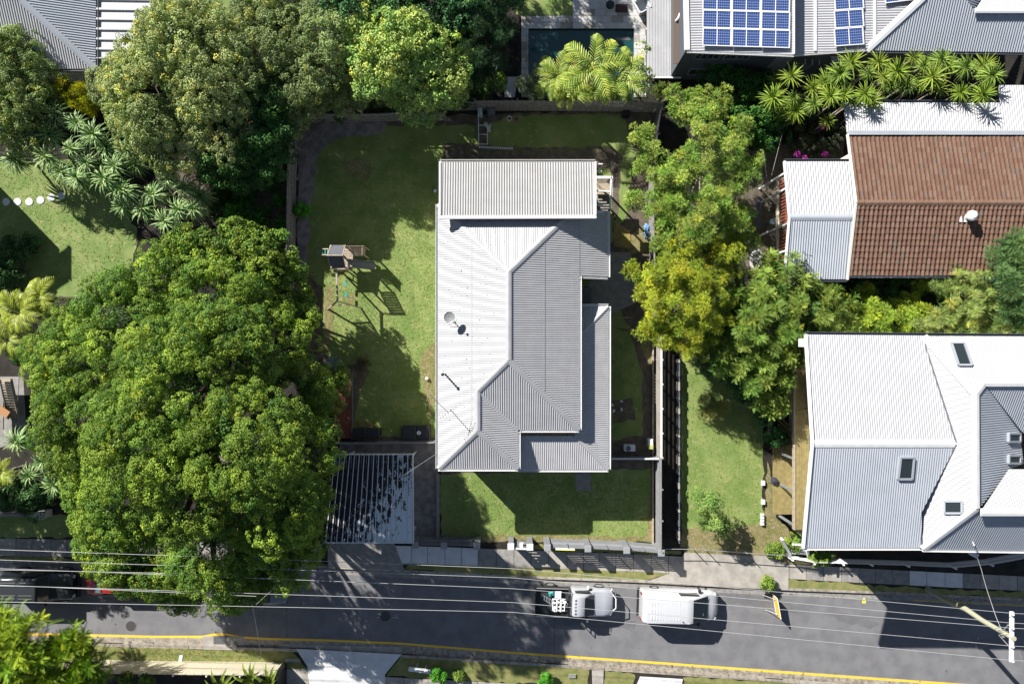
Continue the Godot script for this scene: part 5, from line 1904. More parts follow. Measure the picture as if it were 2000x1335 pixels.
func quad_part(t: Node3D, called: String, pts: Array, lift: Vector3, mat: Material, parent: Node3D = null) -> Node3D:
	var mb := MB.new()
	var p := []
	for q in pts:
		p.append(q + lift)
	mb.quad(p[0], p[1], p[2], p[3])
	mb.quad(p[3] - lift * 0.7, p[2] - lift * 0.7, p[1] - lift * 0.7, p[0] - lift * 0.7)
	return part(called, mb.mesh(), mat, parent if parent else t)


func make_vehicles() -> void:
	var tint := plain("car_glass", Color(0.012, 0.02, 0.022), 0.05)
	# white van, nose to the east
	var w := paint("van_white", Color(0.47, 0.475, 0.485))
	var a := P(1257, 1176, 1.9)
	var t := thing("van", "white delivery van with ribbed roof parked behind the tray truck", "van", Vector3(a.x, -0.14, P(1330, 1171, 0.0).z), -0.03)
	var mb := MB.new()
	shell(mb, [[0.0, 0.42, 1.0, 1.78, 0.84, 0.88, 0.74, 0.01], [0.06, 0.32, 1.0, 1.9, 0.9, 0.93, 0.79, 0.02], [0.3, 0.28, 1.0, 1.95, 0.93, 0.95, 0.81, 0.025], [1.5, 0.28, 1.0, 1.965, 0.94, 0.955, 0.815, 0.03], [2.75, 0.28, 1.0, 1.955, 0.94, 0.955, 0.81, 0.03], [3.15, 0.28, 1.0, 1.91, 0.94, 0.955, 0.79, 0.03], [3.65, 0.28, 1.0, 1.62, 0.94, 0.955, 0.8, 0.035], [4.25, 0.28, 0.98, 1.22, 0.94, 0.955, 0.84, 0.04], [4.6, 0.28, 0.85, 1.08, 0.93, 0.93, 0.78, 0.05], [4.86, 0.3, 0.75, 0.95, 0.88, 0.86, 0.68, 0.05], [5.02, 0.34, 0.62, 0.8, 0.76, 0.74, 0.56, 0.03], [5.1, 0.4, 0.55, 0.65, 0.6, 0.6, 0.46, 0.01]])
	part("body", mb.mesh(), w, t)
	quad_part(t, "windscreen", [Vector3(4.25, 1.25, 0.78), Vector3(4.25, 1.25, -0.78), Vector3(3.18, 1.92, -0.72), Vector3(3.18, 1.92, 0.72)], Vector3(0.02, 0.06, 0), tint)
	for s in [-1, 1]:
		mb = MB.new()
		mb.bar(Vector3(2.4, 1.42, s * 0.925), Vector3(3.6, 1.36, s * 0.925), 0.03, 0.42)
		part("side_window", mb.mesh(), tint, t)
		mb = MB.new()
		mb.cbox(Vector3(3.75, 1.2, s * 1.06), Vector3(0.14, 0.24, 0.2), 0.03)
		part("mirror", mb.mesh(), mats["black"], t)
		mb = MB.new()
		mb.cbox(Vector3(4.76, 0.86, s * 0.72), Vector3(0.36, 0.14, 0.2), 0.04, Basis(Vector3.UP, -s * 0.5))
		part("headlight", mb.mesh(), plain("lamp_glass", Color(0.45, 0.46, 0.48), 0.1), t)
		mb = MB.new()
		mb.box(Vector3(0.01, 1.15, s * 0.8), Vector3(0.06, 0.5, 0.14))
		part("tail_light", mb.mesh(), plain("tail_red", Color(0.25, 0.01, 0.01), 0.2), t)
		mb = MB.new()
		mb.bar(Vector3(0.25, 1.935, s * 0.76), Vector3(3.0, 1.93, s * 0.74), 0.05, 0.04)
		part("drip_rail", mb.mesh(), w, t)
		for x in [1.0, 4.15]:
			wheel_part(t, Vector3(x, 0.33, s * 0.84), 0.33, 0.22)
	for k in 11:
		for z in [-0.42, 0.05, 0.42]:
			mb = MB.new()
			mb.cbox(Vector3(0.55 + k * 0.175, 1.992 - 0.012 * absf(z) * 2, z), Vector3(0.1, 0.02, 0.3), 0.012)
			part("roof_rib", mb.mesh(), w, t)
	mb = MB.new()
	mb.tube([Vector3(2.55, 1.98, 0.62), Vector3(2.5, 2.06, 0.62)], 0.03, 0.03)
	part("aerial_base", mb.mesh(), mats["black"], t)
	mb = MB.new()
	mb.cbox(Vector3(-0.05, 0.45, 0), Vector3(0.16, 0.2, 1.75), 0.03)
	part("bumper", mb.mesh(), mats["black"], t)
	for q in [[4.1, 1.28, 0.3], [4.05, 1.3, -0.25]]:
		mb = MB.new()
		mb.cbox(Vector3(q[0] - 0.1, q[1] - 0.02 + 0.2, q[2]), Vector3(0.22, 0.01, 0.18), 0.004, Basis(Vector3.BACK, -0.69))
		part("paper", mb.mesh(), mats["white"], t)
	# white tray truck with its load
	w = paint("truck_white", Color(0.36, 0.37, 0.395))
	a = P(1046, 1168, 0.8)
	t = thing("tray_truck", "white tray-back utility truck with ladder and tools in its black tray", "utility truck", Vector3(a.x, -0.14, P(1120, 1164, 0.0).z), -0.03)
	mb = MB.new()
	shell(mb, [[2.3, 0.4, 1.05, 1.62, 0.84, 0.86, 0.62, 0.01], [2.42, 0.35, 1.05, 1.74, 0.88, 0.9, 0.65, 0.02], [2.7, 0.35, 1.05, 1.78, 0.88, 0.9, 0.66, 0.025], [3.05, 0.35, 1.05, 1.74, 0.88, 0.9, 0.64, 0.03], [3.45, 0.35, 1.05, 1.4, 0.88, 0.9, 0.7, 0.03], [3.75, 0.35, 1.02, 1.16, 0.88, 0.9, 0.76, 0.04], [4.4, 0.4, 0.98, 1.1, 0.88, 0.89, 0.74, 0.06], [4.85, 0.45, 0.88, 1.0, 0.84, 0.83, 0.66, 0.05], [5.02, 0.5, 0.78, 0.86, 0.74, 0.72, 0.56, 0.02]])
	part("cab", mb.mesh(), w, t)
	quad_part(t, "windscreen", [Vector3(3.76, 1.2, 0.68), Vector3(3.76, 1.2, -0.68), Vector3(3.1, 1.76, -0.56), Vector3(3.1, 1.76, 0.56)], Vector3(0.02, 0.05, 0), tint)
	for s in [-1, 1]:
		mb = MB.new()
		mb.bar(Vector3(2.5, 1.36, s * 0.825), Vector3(3.42, 1.3, s * 0.84), 0.03, 0.42)
		part("side_window", mb.mesh(), tint, t)
		mb = MB.new()
		mb.cbox(Vector3(3.35, 1.2, s * 1.04), Vector3(0.13, 0.22, 0.2), 0.03)
		part("mirror", mb.mesh(), mats["white"], t)
		mb = MB.new()
		mb.cbox(Vector3(4.82, 0.86, s * 0.66), Vector3(0.3, 0.14, 0.26), 0.04, Basis(Vector3.UP, -s * 0.4))
		part("headlight", mb.mesh(), plain("lamp_glass", Color(0.45, 0.46, 0.48), 0.1), t)
		for x in [0.95, 4.15]:
			wheel_part(t, Vector3(x, 0.38, s * 0.78), 0.38, 0.25)
		mb = MB.new()
		mb.bar(Vector3(0.0, 0.98, s * 0.9), Vector3(2.15, 0.98, s * 0.9), 0.05, 0.3)
		part("tray_side", mb.mesh(), mats["black"], t)
		mb = MB.new()
		mb.bar(Vector3(0.03, 1.145, s * 0.9), Vector3(2.12, 1.145, s * 0.9), 0.055, 0.03)
		part("tray_rail", mb.mesh(), mats["steel"], t)
	mb = MB.new()
	mb.box(Vector3(1.08, 0.8, 0), Vector3(2.15, 0.08, 1.75))
	part("tray_floor", mb.mesh(), plain("tray_dark", Color(0.02, 0.024, 0.026), 0.7), t)
	mb = MB.new()
	mb.box(Vector3(0.0, 0.98, 0), Vector3(0.05, 0.3, 1.78))
	part("tail_board", mb.mesh(), mats["black"], t)
	mb = MB.new()
	for y in [1.15, 1.45, 1.72]:
		mb.bar(Vector3(2.18, y, -0.85), Vector3(2.18, y, 0.85), 0.05, 0.05)
	for s in [-0.85, -0.4, 0.0, 0.4, 0.85]:
		mb.bar(Vector3(2.19, 0.8, s), Vector3(2.19, 1.72, s), 0.04, 0.04)
	part("head_board", mb.mesh(), mats["black"], t)
	mb = MB.new()
	for k in 5:
		mb.cbox(Vector3(2.52, 1.805, -0.42 + k * 0.21), Vector3(0.12, 0.03, 0.1), 0.01, Basis(Vector3.UP, 0.5))
	part("cab_vents", mb.mesh(), mats["slate_grey"], t)
	mb = MB.new()
	mb.tube([Vector3(4.95, 0.55, -0.8), Vector3(5.2, 0.6, -0.5), Vector3(5.25, 0.6, 0.5), Vector3(4.95, 0.55, 0.8)], 0.05, 0.05)
	mb.tube([Vector3(5.0, 0.85, -0.55), Vector3(5.2, 0.98, -0.3), Vector3(5.22, 0.98, 0.3), Vector3(5.0, 0.85, 0.55)], 0.035, 0.035)
	part("bull_bar", mb.mesh(), mats["white"], t)
	var tpos := t.transform
	# load in the tray: things of their own
	var l := thing("tool_rack", "white drilled plastic rack in the truck tray behind the cab", "rack")
	l.transform = tpos
	mb = MB.new()
	for i in 4:
		mb.box(Vector3(1.5, 1.06, -0.2 + i * 0.24), Vector3(0.85, 0.05, 0.07))
		mb.box(Vector3(1.12 + i * 0.25, 1.1, 0.16 + 0.04 * (i % 2)), Vector3(0.05 + 0.03 * (i % 3), 0.05, 0.7 + 0.08 * (i % 3)))
	for i in 7:
		mb.cbox(Vector3(R(1.15, 1.95), 1.12, R(-0.3, 0.6)), Vector3(R(0.08, 0.25), 0.1, R(0.06, 0.2)), 0.02, Basis(Vector3.UP, R(0, 3)))
	part("grid", mb.mesh(), mats["white"], l)
	mb = MB.new()
	mb.cbox(Vector3(1.45, 1.02, -0.48), Vector3(0.42, 0.24, 0.42), 0.04)
	part("box", mb.mesh(), mats["white"], l)
	l = thing("ladder", "small aluminium ladder lying slanted in the truck tray", "ladder")
	l.transform = tpos
	for s in [0, 1]:
		mb = MB.new()
		mb.bar(Vector3(0.45 + 0.06 * s, 0.98, -0.42 + 0.3 * s), Vector3(1.3, 1.04, 0.02 + 0.3 * s), 0.03, 0.05)
		part("string", mb.mesh(), mats["steel"], l)
	for k in 4:
		mb = MB.new()
		var c := Vector3(0.55 + k * 0.16, 0.99, -0.37 + k * 0.085)
		mb.bar(c, c + Vector3(0.02, 0, 0.3), 0.04, 0.03)
		part("rung", mb.mesh(), mats["steel"], l)
	l = thing("water_container", "teal green plastic container in the truck tray", "container")
	l.transform = tpos
	mb = MB.new()
	mb.cbox(Vector3(1.0, 0.96, -0.5), Vector3(0.32, 0.26, 0.28), 0.06, Basis(Vector3.UP, 0.3))
	part("tank", mb.mesh(), plain("teal", Color(0.02, 0.25, 0.22), 0.5), l)
	mb = MB.new()
	mb.lathe(Vector3(1.0, 1.08, -0.5), [[0.05, 0.0], [0.05, 0.05], [0.0, 0.06]], 10)
	part("lid", mb.mesh(), mats["black"], l)
	l = thing("hose_reel", "grey hose reel beside the rack in the truck tray", "hose reel")
	l.transform = tpos
	mb = MB.new()
	mb.lathe(Vector3(2.0, 1.05, 0.1), [[0.06, 0.0], [0.11, 0.02], [0.11, 0.06], [0.06, 0.08]], 14)
	part("coil", mb.mesh(), mats["steel"], l)
	mb = MB.new()
	mb.lathe(Vector3(2.0, 0.85, 0.1), [[0.05, 0.0], [0.05, 0.22]], 10)
	part("hub", mb.mesh(), mats["black"], l)

	# black four-wheel drive, nose to the east
	var k4 := paint("car_black", Color(0.018, 0.02, 0.022))
	k4.roughness = 0.5
	a = P(4, 1140, 1.0)
	t = thing("off_road_car", "black boxy off-road car with ribbed roof at the road's left edge", "off-road car", Vector3(a.x, -0.14, P(70, 1135, 0.0).z), -0.01)
	mb = MB.new()
	shell(mb, [[0.0, 0.5, 1.05, 1.72, 0.86, 0.88, 0.72, 0.01], [0.08, 0.45, 1.05, 1.86, 0.9, 0.92, 0.76, 0.01], [0.5, 0.42, 1.05, 1.9, 0.9, 0.93, 0.77, 0.015], [2.55, 0.42, 1.05, 1.9, 0.9, 0.93, 0.77, 0.015], [2.68, 0.42, 1.05, 1.82, 0.9, 0.93, 0.76, 0.015], [3.0, 0.42, 1.05, 1.2, 0.9, 0.93, 0.78, 0.02], [3.15, 0.42, 1.02, 1.14, 0.9, 0.9, 0.74, 0.03], [4.25, 0.5, 0.98, 1.08, 0.88, 0.86, 0.7, 0.03], [4.42, 0.52, 0.9, 0.98, 0.84, 0.82, 0.66, 0.01]])
	part("body", mb.mesh(), k4, t)
	quad_part(t, "windscreen", [Vector3(3.02, 1.24, 0.72), Vector3(3.02, 1.24, -0.72), Vector3(2.72, 1.83, -0.68), Vector3(2.72, 1.83, 0.68)], Vector3(0.03, 0.03, 0), tint)
	for s in [-1, 1]:
		for z in [0.3, 0.5]:
			for q in [[0.3, 1.4], [1.55, 2.45]]:
				mb = MB.new()
				mb.cbox(Vector3((q[0] + q[1]) / 2, 1.922, s * z), Vector3(q[1] - q[0], 0.03, 0.09), 0.02)
				part("roof_rib", mb.mesh(), k4, t)
		mb = MB.new()
		mb.bar(Vector3(0.3, 1.45, s * 0.88), Vector3(2.5, 1.45, s * 0.88), 0.03, 0.48)
		part("side_window", mb.mesh(), tint, t)
		mb = MB.new()
		mb.cbox(Vector3(2.85, 1.25, s * 1.05), Vector3(0.12, 0.2, 0.22), 0.03)
		part("mirror", mb.mesh(), mats["black"], t)
		mb = MB.new()
		mb.lathe(Vector3(4.42, 0.85, s * 0.62), [[0.0, 0.0], [0.12, 0.01], [0.12, 0.06], [0.0, 0.08]], 12, Basis(Vector3.BACK, -PI / 2))
		part("headlight", mb.mesh(), plain("lamp_glass", Color(0.45, 0.46, 0.48), 0.1), t)
		for x in [0.85, 3.6]:
			wheel_part(t, Vector3(x, 0.4, s * 0.82), 0.4, 0.26)
			mb = MB.new()
			mb.cbox(Vector3(x, 0.86, s * 0.97), Vector3(1.0, 0.1, 0.2), 0.04)
			part("wheel_arch", mb.mesh(), mats["black"], t)
	mb = MB.new()
	mb.lathe(Vector3(-0.14, 0.95, 0.1), [[0.0, 0.0], [0.36, 0.02], [0.38, 0.12], [0.36, 0.22], [0.0, 0.24]], 18, Basis(Vector3.BACK, PI / 2))
	part("spare_wheel", mb.mesh(), mats["rubber"], t)
	mb = MB.new()
	mb.cbox(Vector3(4.55, 0.6, 0), Vector3(0.2, 0.2, 1.6), 0.05)
	part("bumper", mb.mesh(), mats["black"], t)
	# red car beneath the tree, tail to the west
	var rd := paint("car_red", Color(0.30, 0.012, 0.015))
	a = P(166, 1132, 0.8)
	t = thing("red_car", "dark red car half hidden under the big tree's canopy", "car", Vector3(a.x, -0.14, P(230, 1128, 0.0).z), -0.01)
	sedan(t, rd, tint)
	var sv := paint("car_silver", Color(0.12, 0.14, 0.16))
	a = P(425, 1150, 0.8)
	t = thing("grey_car", "dark grey car whose nose shows below the big tree's edge", "car", Vector3(a.x, -0.14, P(480, 1146, 0.0).z), -0.02)
	sedan(t, sv, tint)


func sedan(t: Node3D, body: Material, tint: Material) -> void:
	var mb := MB.new()
	shell(mb, [[0.0, 0.4, 0.7, 0.85, 0.72, 0.74, 0.6, 0.01], [0.15, 0.32, 0.8, 0.98, 0.84, 0.85, 0.68, 0.02], [0.55, 0.28, 0.88, 1.08, 0.86, 0.88, 0.68, 0.02], [0.75, 0.28, 0.88, 1.12, 0.86, 0.88, 0.62, 0.02], [1.35, 0.28, 0.88, 1.4, 0.86, 0.88, 0.56, 0.03], [2.2, 0.28, 0.88, 1.44, 0.86, 0.88, 0.57, 0.035], [2.75, 0.28, 0.88, 1.38, 0.86, 0.88, 0.56, 0.03], [3.45, 0.28, 0.85, 1.0, 0.86, 0.88, 0.66, 0.03], [4.1, 0.3, 0.72, 0.88, 0.84, 0.83, 0.62, 0.04], [4.4, 0.36, 0.6, 0.74, 0.7, 0.7, 0.52, 0.02]])
	part("body", mb.mesh(), body, t)
	quad_part(t, "windscreen", [Vector3(3.42, 1.03, 0.6), Vector3(3.42, 1.03, -0.6), Vector3(2.8, 1.4, -0.5), Vector3(2.8, 1.4, 0.5)], Vector3(0.02, 0.06, 0), tint)
	quad_part(t, "rear_window", [Vector3(1.32, 1.4, 0.5), Vector3(1.32, 1.4, -0.5), Vector3(0.8, 1.13, -0.58), Vector3(0.8, 1.13, 0.58)], Vector3(-0.02, 0.06, 0), plain("rear_glass", Color(0.06, 0.085, 0.09), 0.08))
	for s in [-1, 1]:
		mb = MB.new()
		mb.bar(Vector3(1.25, 1.13, s * 0.74), Vector3(2.95, 1.12, s * 0.76), 0.1, 0.3)
		part("side_window", mb.mesh(), tint, t)
		mb = MB.new()
		mb.cbox(Vector3(2.9, 1.0, s * 0.98), Vector3(0.12, 0.14, 0.2), 0.03)
		part("mirror", mb.mesh(), body, t)
		mb = MB.new()
		mb.cbox(Vector3(4.2, 0.66, s * 0.62), Vector3(0.25, 0.12, 0.26), 0.04, Basis(Vector3.UP, -s * 0.5))
		part("headlight", mb.mesh(), plain("lamp_glass", Color(0.45, 0.46, 0.48), 0.1), t)
		mb = MB.new()
		mb.cbox(Vector3(0.08, 0.8, s * 0.62), Vector3(0.12, 0.12, 0.3), 0.03)
		part("tail_light", mb.mesh(), plain("tail_red", Color(0.25, 0.01, 0.01), 0.2), t)
		for x in [0.85, 3.5]:
			wheel_part(t, Vector3(x, 0.31, s * 0.76), 0.31, 0.2)


func cable(label: String, pix: Array, sag := 0.25, r := 0.0125, group := "overhead wires along the street") -> void:
	var pts := []
	var ends := []
	for q in pix:
		ends.append(P(q[0], q[1], q[2]))
	for i in ends.size() - 1:
		var k := 14
		for j in k + (1 if i == ends.size() - 2 else 0):
			var f := float(j) / k
			var w: Vector3 = ends[i].lerp(ends[i + 1], f)
			w.y -= sag * 4.0 * f * (1 - f)
			pts.append(w)
	var mb := MB.new()
	mb.tube(pts, r, r, 5)
	single("cable", mb, mats["wire"], label, "cable", group)


func make_street_things() -> void:
	var foot := P(1812, 1150, 0.0)
	var top := P(1975, 1243, 7.9)
	top.x = foot.x + (top.x - foot.x)
	var t := thing("power_pole", "tall timber power pole with a white crossarm at the right edge of the road", "power pole", Vector3.ZERO)
	var mb := MB.new()
	mb.tube([foot + Vector3(0, -0.1, 0), foot.lerp(top, 0.35), foot.lerp(top, 0.5) + Vector3(0.06, 0, -0.08), foot.lerp(top, 0.7), top + Vector3(0, 0.25, 0)], 0.19, 0.13, 12)
	part("pole", mb.mesh(), plain("pole_wood", Color(0.33, 0.33, 0.22), 0.85), t)
	mb = MB.new()
	var c0 := P(1977, 1194, 8.0); var c1 := P(1976, 1292, 8.0)
	mb.bar(c0, c1, 0.17, 0.14)
	part("crossarm", mb.mesh(), mats["white"], t)
	mb = MB.new()
	mb.bar(P(1970, 1220, 7.9), P(1952, 1240, 6.9), 0.05, 0.05)
	mb.bar(P(1972, 1262, 7.9), P(1952, 1240, 6.9), 0.05, 0.05)
	part("brace", mb.mesh(), mats["steel"], t)
	for y in [1198.0, 1225.0, 1261.0, 1289.0]:
		mb = MB.new()
		mb.lathe(P(1976, y, 8.08), [[0.05, 0.0], [0.09, 0.05], [0.05, 0.09], [0.09, 0.13], [0.04, 0.2], [0.0, 0.22]], 10)
		part("insulator", mb.mesh(), mats["white"], t)
	mb = MB.new()
	for k in 5:
		var p0 := P(1953 + k * 3.5, 1232 + (k % 3) * 5, 7.3)
		mb.tube([p0, p0 + Vector3(0.1, -0.25, 0.2), p0 + Vector3(0.22, -0.1, 0.05)], 0.025, 0.02, 5)
		mb.box(p0, Vector3(0.1, 0.14, 0.1))
	part("fittings", mb.mesh(), mats["steel"], t)
	mb = MB.new()
	mb.tube([foot.lerp(top, 0.05) + Vector3(-0.2, 0, -0.05), foot.lerp(top, 0.3) + Vector3(-0.18, 0, -0.05)], 0.04, 0.04)
	part("conduit", mb.mesh(), mats["steel"], t)
	var h := 8.1
	for q in [["northernmost street cable, nearest the footpath", 1073, 1110, 1197], ["second street cable from the footpath", 1093, 1128, 1216], ["middle street cable running over the parked cars", 1110, 1149, 1226], ["fourth street cable from the footpath", 1143, 1176, 1261], ["southernmost street cable, over the middle of the road", 1175, 1195, 1289]]:
		cable(q[0], [[-260, q[1] - 8, h], [0, q[1], h], [1000, q[2], h - 0.15], [1976, q[3], h + 0.2], [2300, q[3] + 20, h]], 0.06)
	cable("short extra cable ending in the big tree at the left", [[-260, 1132, h], [500, 1164, h]], 0.05)
	cable("doubled left cable just above the black off-road car", [[-260, 1108, h], [460, 1122, h]], 0.05)
	cable("pale service cable curving from the pole to the skylight house", [[1957, 1230, 7.4], [1938, 1180, 7.1], [1917, 1110, 7.3], [1903, 1062, 7.9]], 0.05, 0.018, "service cables to houses")
	cable("thin dark service cable crossing the carport to the middle house", [[852, 886, 4.6], [740, 960, 5.4], [500, 1180, 7.8]], 0.1, 0.007, "service cables to houses")
	cable("thin service cable hanging down to the bottom cream fence", [[492, 1180, 7.8], [515, 1320, 4.5]], 0.1, 0.008, "service cables to houses")
	t = thing("service_mast", "small white service mast on the street eave of the skylight house", "mast")
	mb = MB.new()
	mb.tube([P(1900, 1056, 7.9), P(1903, 1064, 8.8)], 0.04, 0.04)
	part("mast", mb.mesh(), mats["white"], t)
	mb = MB.new()
	mb.box(P(1902, 1082, 7.4), Vector3(0.5, 0.12, 0.25), Basis(Vector3.UP, -0.5))
	part("connector", mb.mesh(), mats["white"], t)
	# road sign standing on the carriageway: yellow edged board on a frame
	t = thing("road_sign", "upright temporary road sign with yellow front standing at the kerb side of the road", "sign")
	mb = MB.new()
	var s0 := P(1514, 1164, 0.4); var s1 := P(1521, 1204, 0.4)
	mb.bar(s0, s1, 0.04, 0.86)
	part("board", mb.mesh(), mats["white"], t)
	mb = MB.new()
	mb.bar(s0 + Vector3(-0.03, 0.12, 0.02), s1 + Vector3(-0.03, 0.12, -0.02), 0.03, 0.6)
	part("face", mb.mesh(), mats["ochre"], t)
	for f in [0.12, 0.85]:
		mb = MB.new()
		var b := s0.lerp(s1, f)
		mb.tube([b + Vector3(-0.02, 0.2, 0), Vector3(b.x - 0.65, -0.12, b.z - 0.05)], 0.025, 0.025)
		mb.tube([Vector3(b.x - 0.02, -0.12, b.z), b + Vector3(0, 0.1, 0)], 0.025, 0.025)
		part("leg", mb.mesh(), mats["steel"], t)
	mb = MB.new()
	mb.cbox(P(1500, 1163, -0.1), Vector3(0.45, 0.12, 0.25), 0.03)
	part("sand_bag", mb.mesh(), mats["black"], t)
	# covers in the road
	for q in [[255, 1222, "round dark iron manhole cover left of the drain grate"], [752, 1203, "round manhole cover between white sprayed marks in mid road"]]:
		t = thing("manhole_cover", q[2], "manhole cover", P(q[0], q[1], -0.14))
		mb = MB.new()
		mb.lathe(Vector3.ZERO, [[0.33, 0.0], [0.33, 0.012], [0.3, 0.016], [0.0, 0.016]], 24)
		part("cover", mb.mesh(), plain("iron", Color(0.045, 0.04, 0.038), 0.7), t)
		mb = MB.new()
		mb.lathe(Vector3.ZERO, [[0.38, 0.0], [0.38, 0.008], [0.335, 0.01]], 24)
		part("ring", mb.mesh(), mats["asphalt"], t)
	t = thing("drain_grate", "square barred storm drain grate in the south gutter", "drain")
	mb = MB.new()
	mb.bar(P(396, 1251, -0.13), P(476, 1252, -0.13), 0.62, 0.03)
	part("apron", mb.mesh(), mats["concrete"], t)
	mb = MB.new()
	mb.bar(P(417, 1250, -0.12), P(442, 1250.5, -0.12), 0.52, 0.03)
	part("pit", mb.mesh(), mats["black"], t)
	for k in 12:
		mb = MB.new()
		mb.bar(P(418 + k * 2.1, 1243, -0.1), P(418 + k * 2.1, 1258, -0.1), 0.025, 0.02)
		part("bar", mb.mesh(), mats["steel"], t)
	mb = MB.new()
	mb.bar(P(398, 1262.5, 0.01), P(462, 1264, 0.01), 0.32, 0.12)
	part("lintel", mb.mesh(), mats["concrete"], t)
	# white bench on the south verge
	t = thing("white_bench", "white timber bench with two posts on the shaded south verge", "bench")
	mb = MB.new()
	mb.bar(P(798, 1305.5, 0.45), P(848, 1312.5, 0.45), 0.28, 0.05)
	part("seat", mb.mesh(), mats["white"], t)
	mb = MB.new()
	mb.bar(P(809, 1304, 0.8), P(835, 1308, 0.8), 0.08, 0.16)
	part("backrest", mb.mesh(), mats["white"], t)
	for q in [[814, 1301], [831, 1304]]:
		mb = MB.new()
		mb.box(P(q[0], q[1], 0.45), Vector3(0.06, 0.9, 0.06))
		part("post", mb.mesh(), mats["white"], t)
	mb = MB.new()
	mb.box(P(352, 1289, 0.02), Vector3(0.22, 0.06, 0.72), Basis(Vector3.UP, -0.15))
	single("concrete_marker", mb, mats["pale_concrete"], "small pale concrete strip set upright into the south verge grass", "marker")
	mb = MB.new()
	mb.box(P(571, 1289, 0.02), Vector3(0.95, 0.05, 0.2), Basis(Vector3.UP, -0.06))
	single("meter_lid", mb, mats["concrete"], "long pale meter lid lying in the grass beside the south driveway", "lid")
	# low kerb stone of pale new concrete
	mb = MB.new()
	mb.cbox(P(1118, 1320, 0.06), Vector3(0.5, 0.1, 0.25), 0.02)
	single("stone_block", mb, mats["grey_concrete"], "small grey block lying on the shaded verge right of the bench", "block")


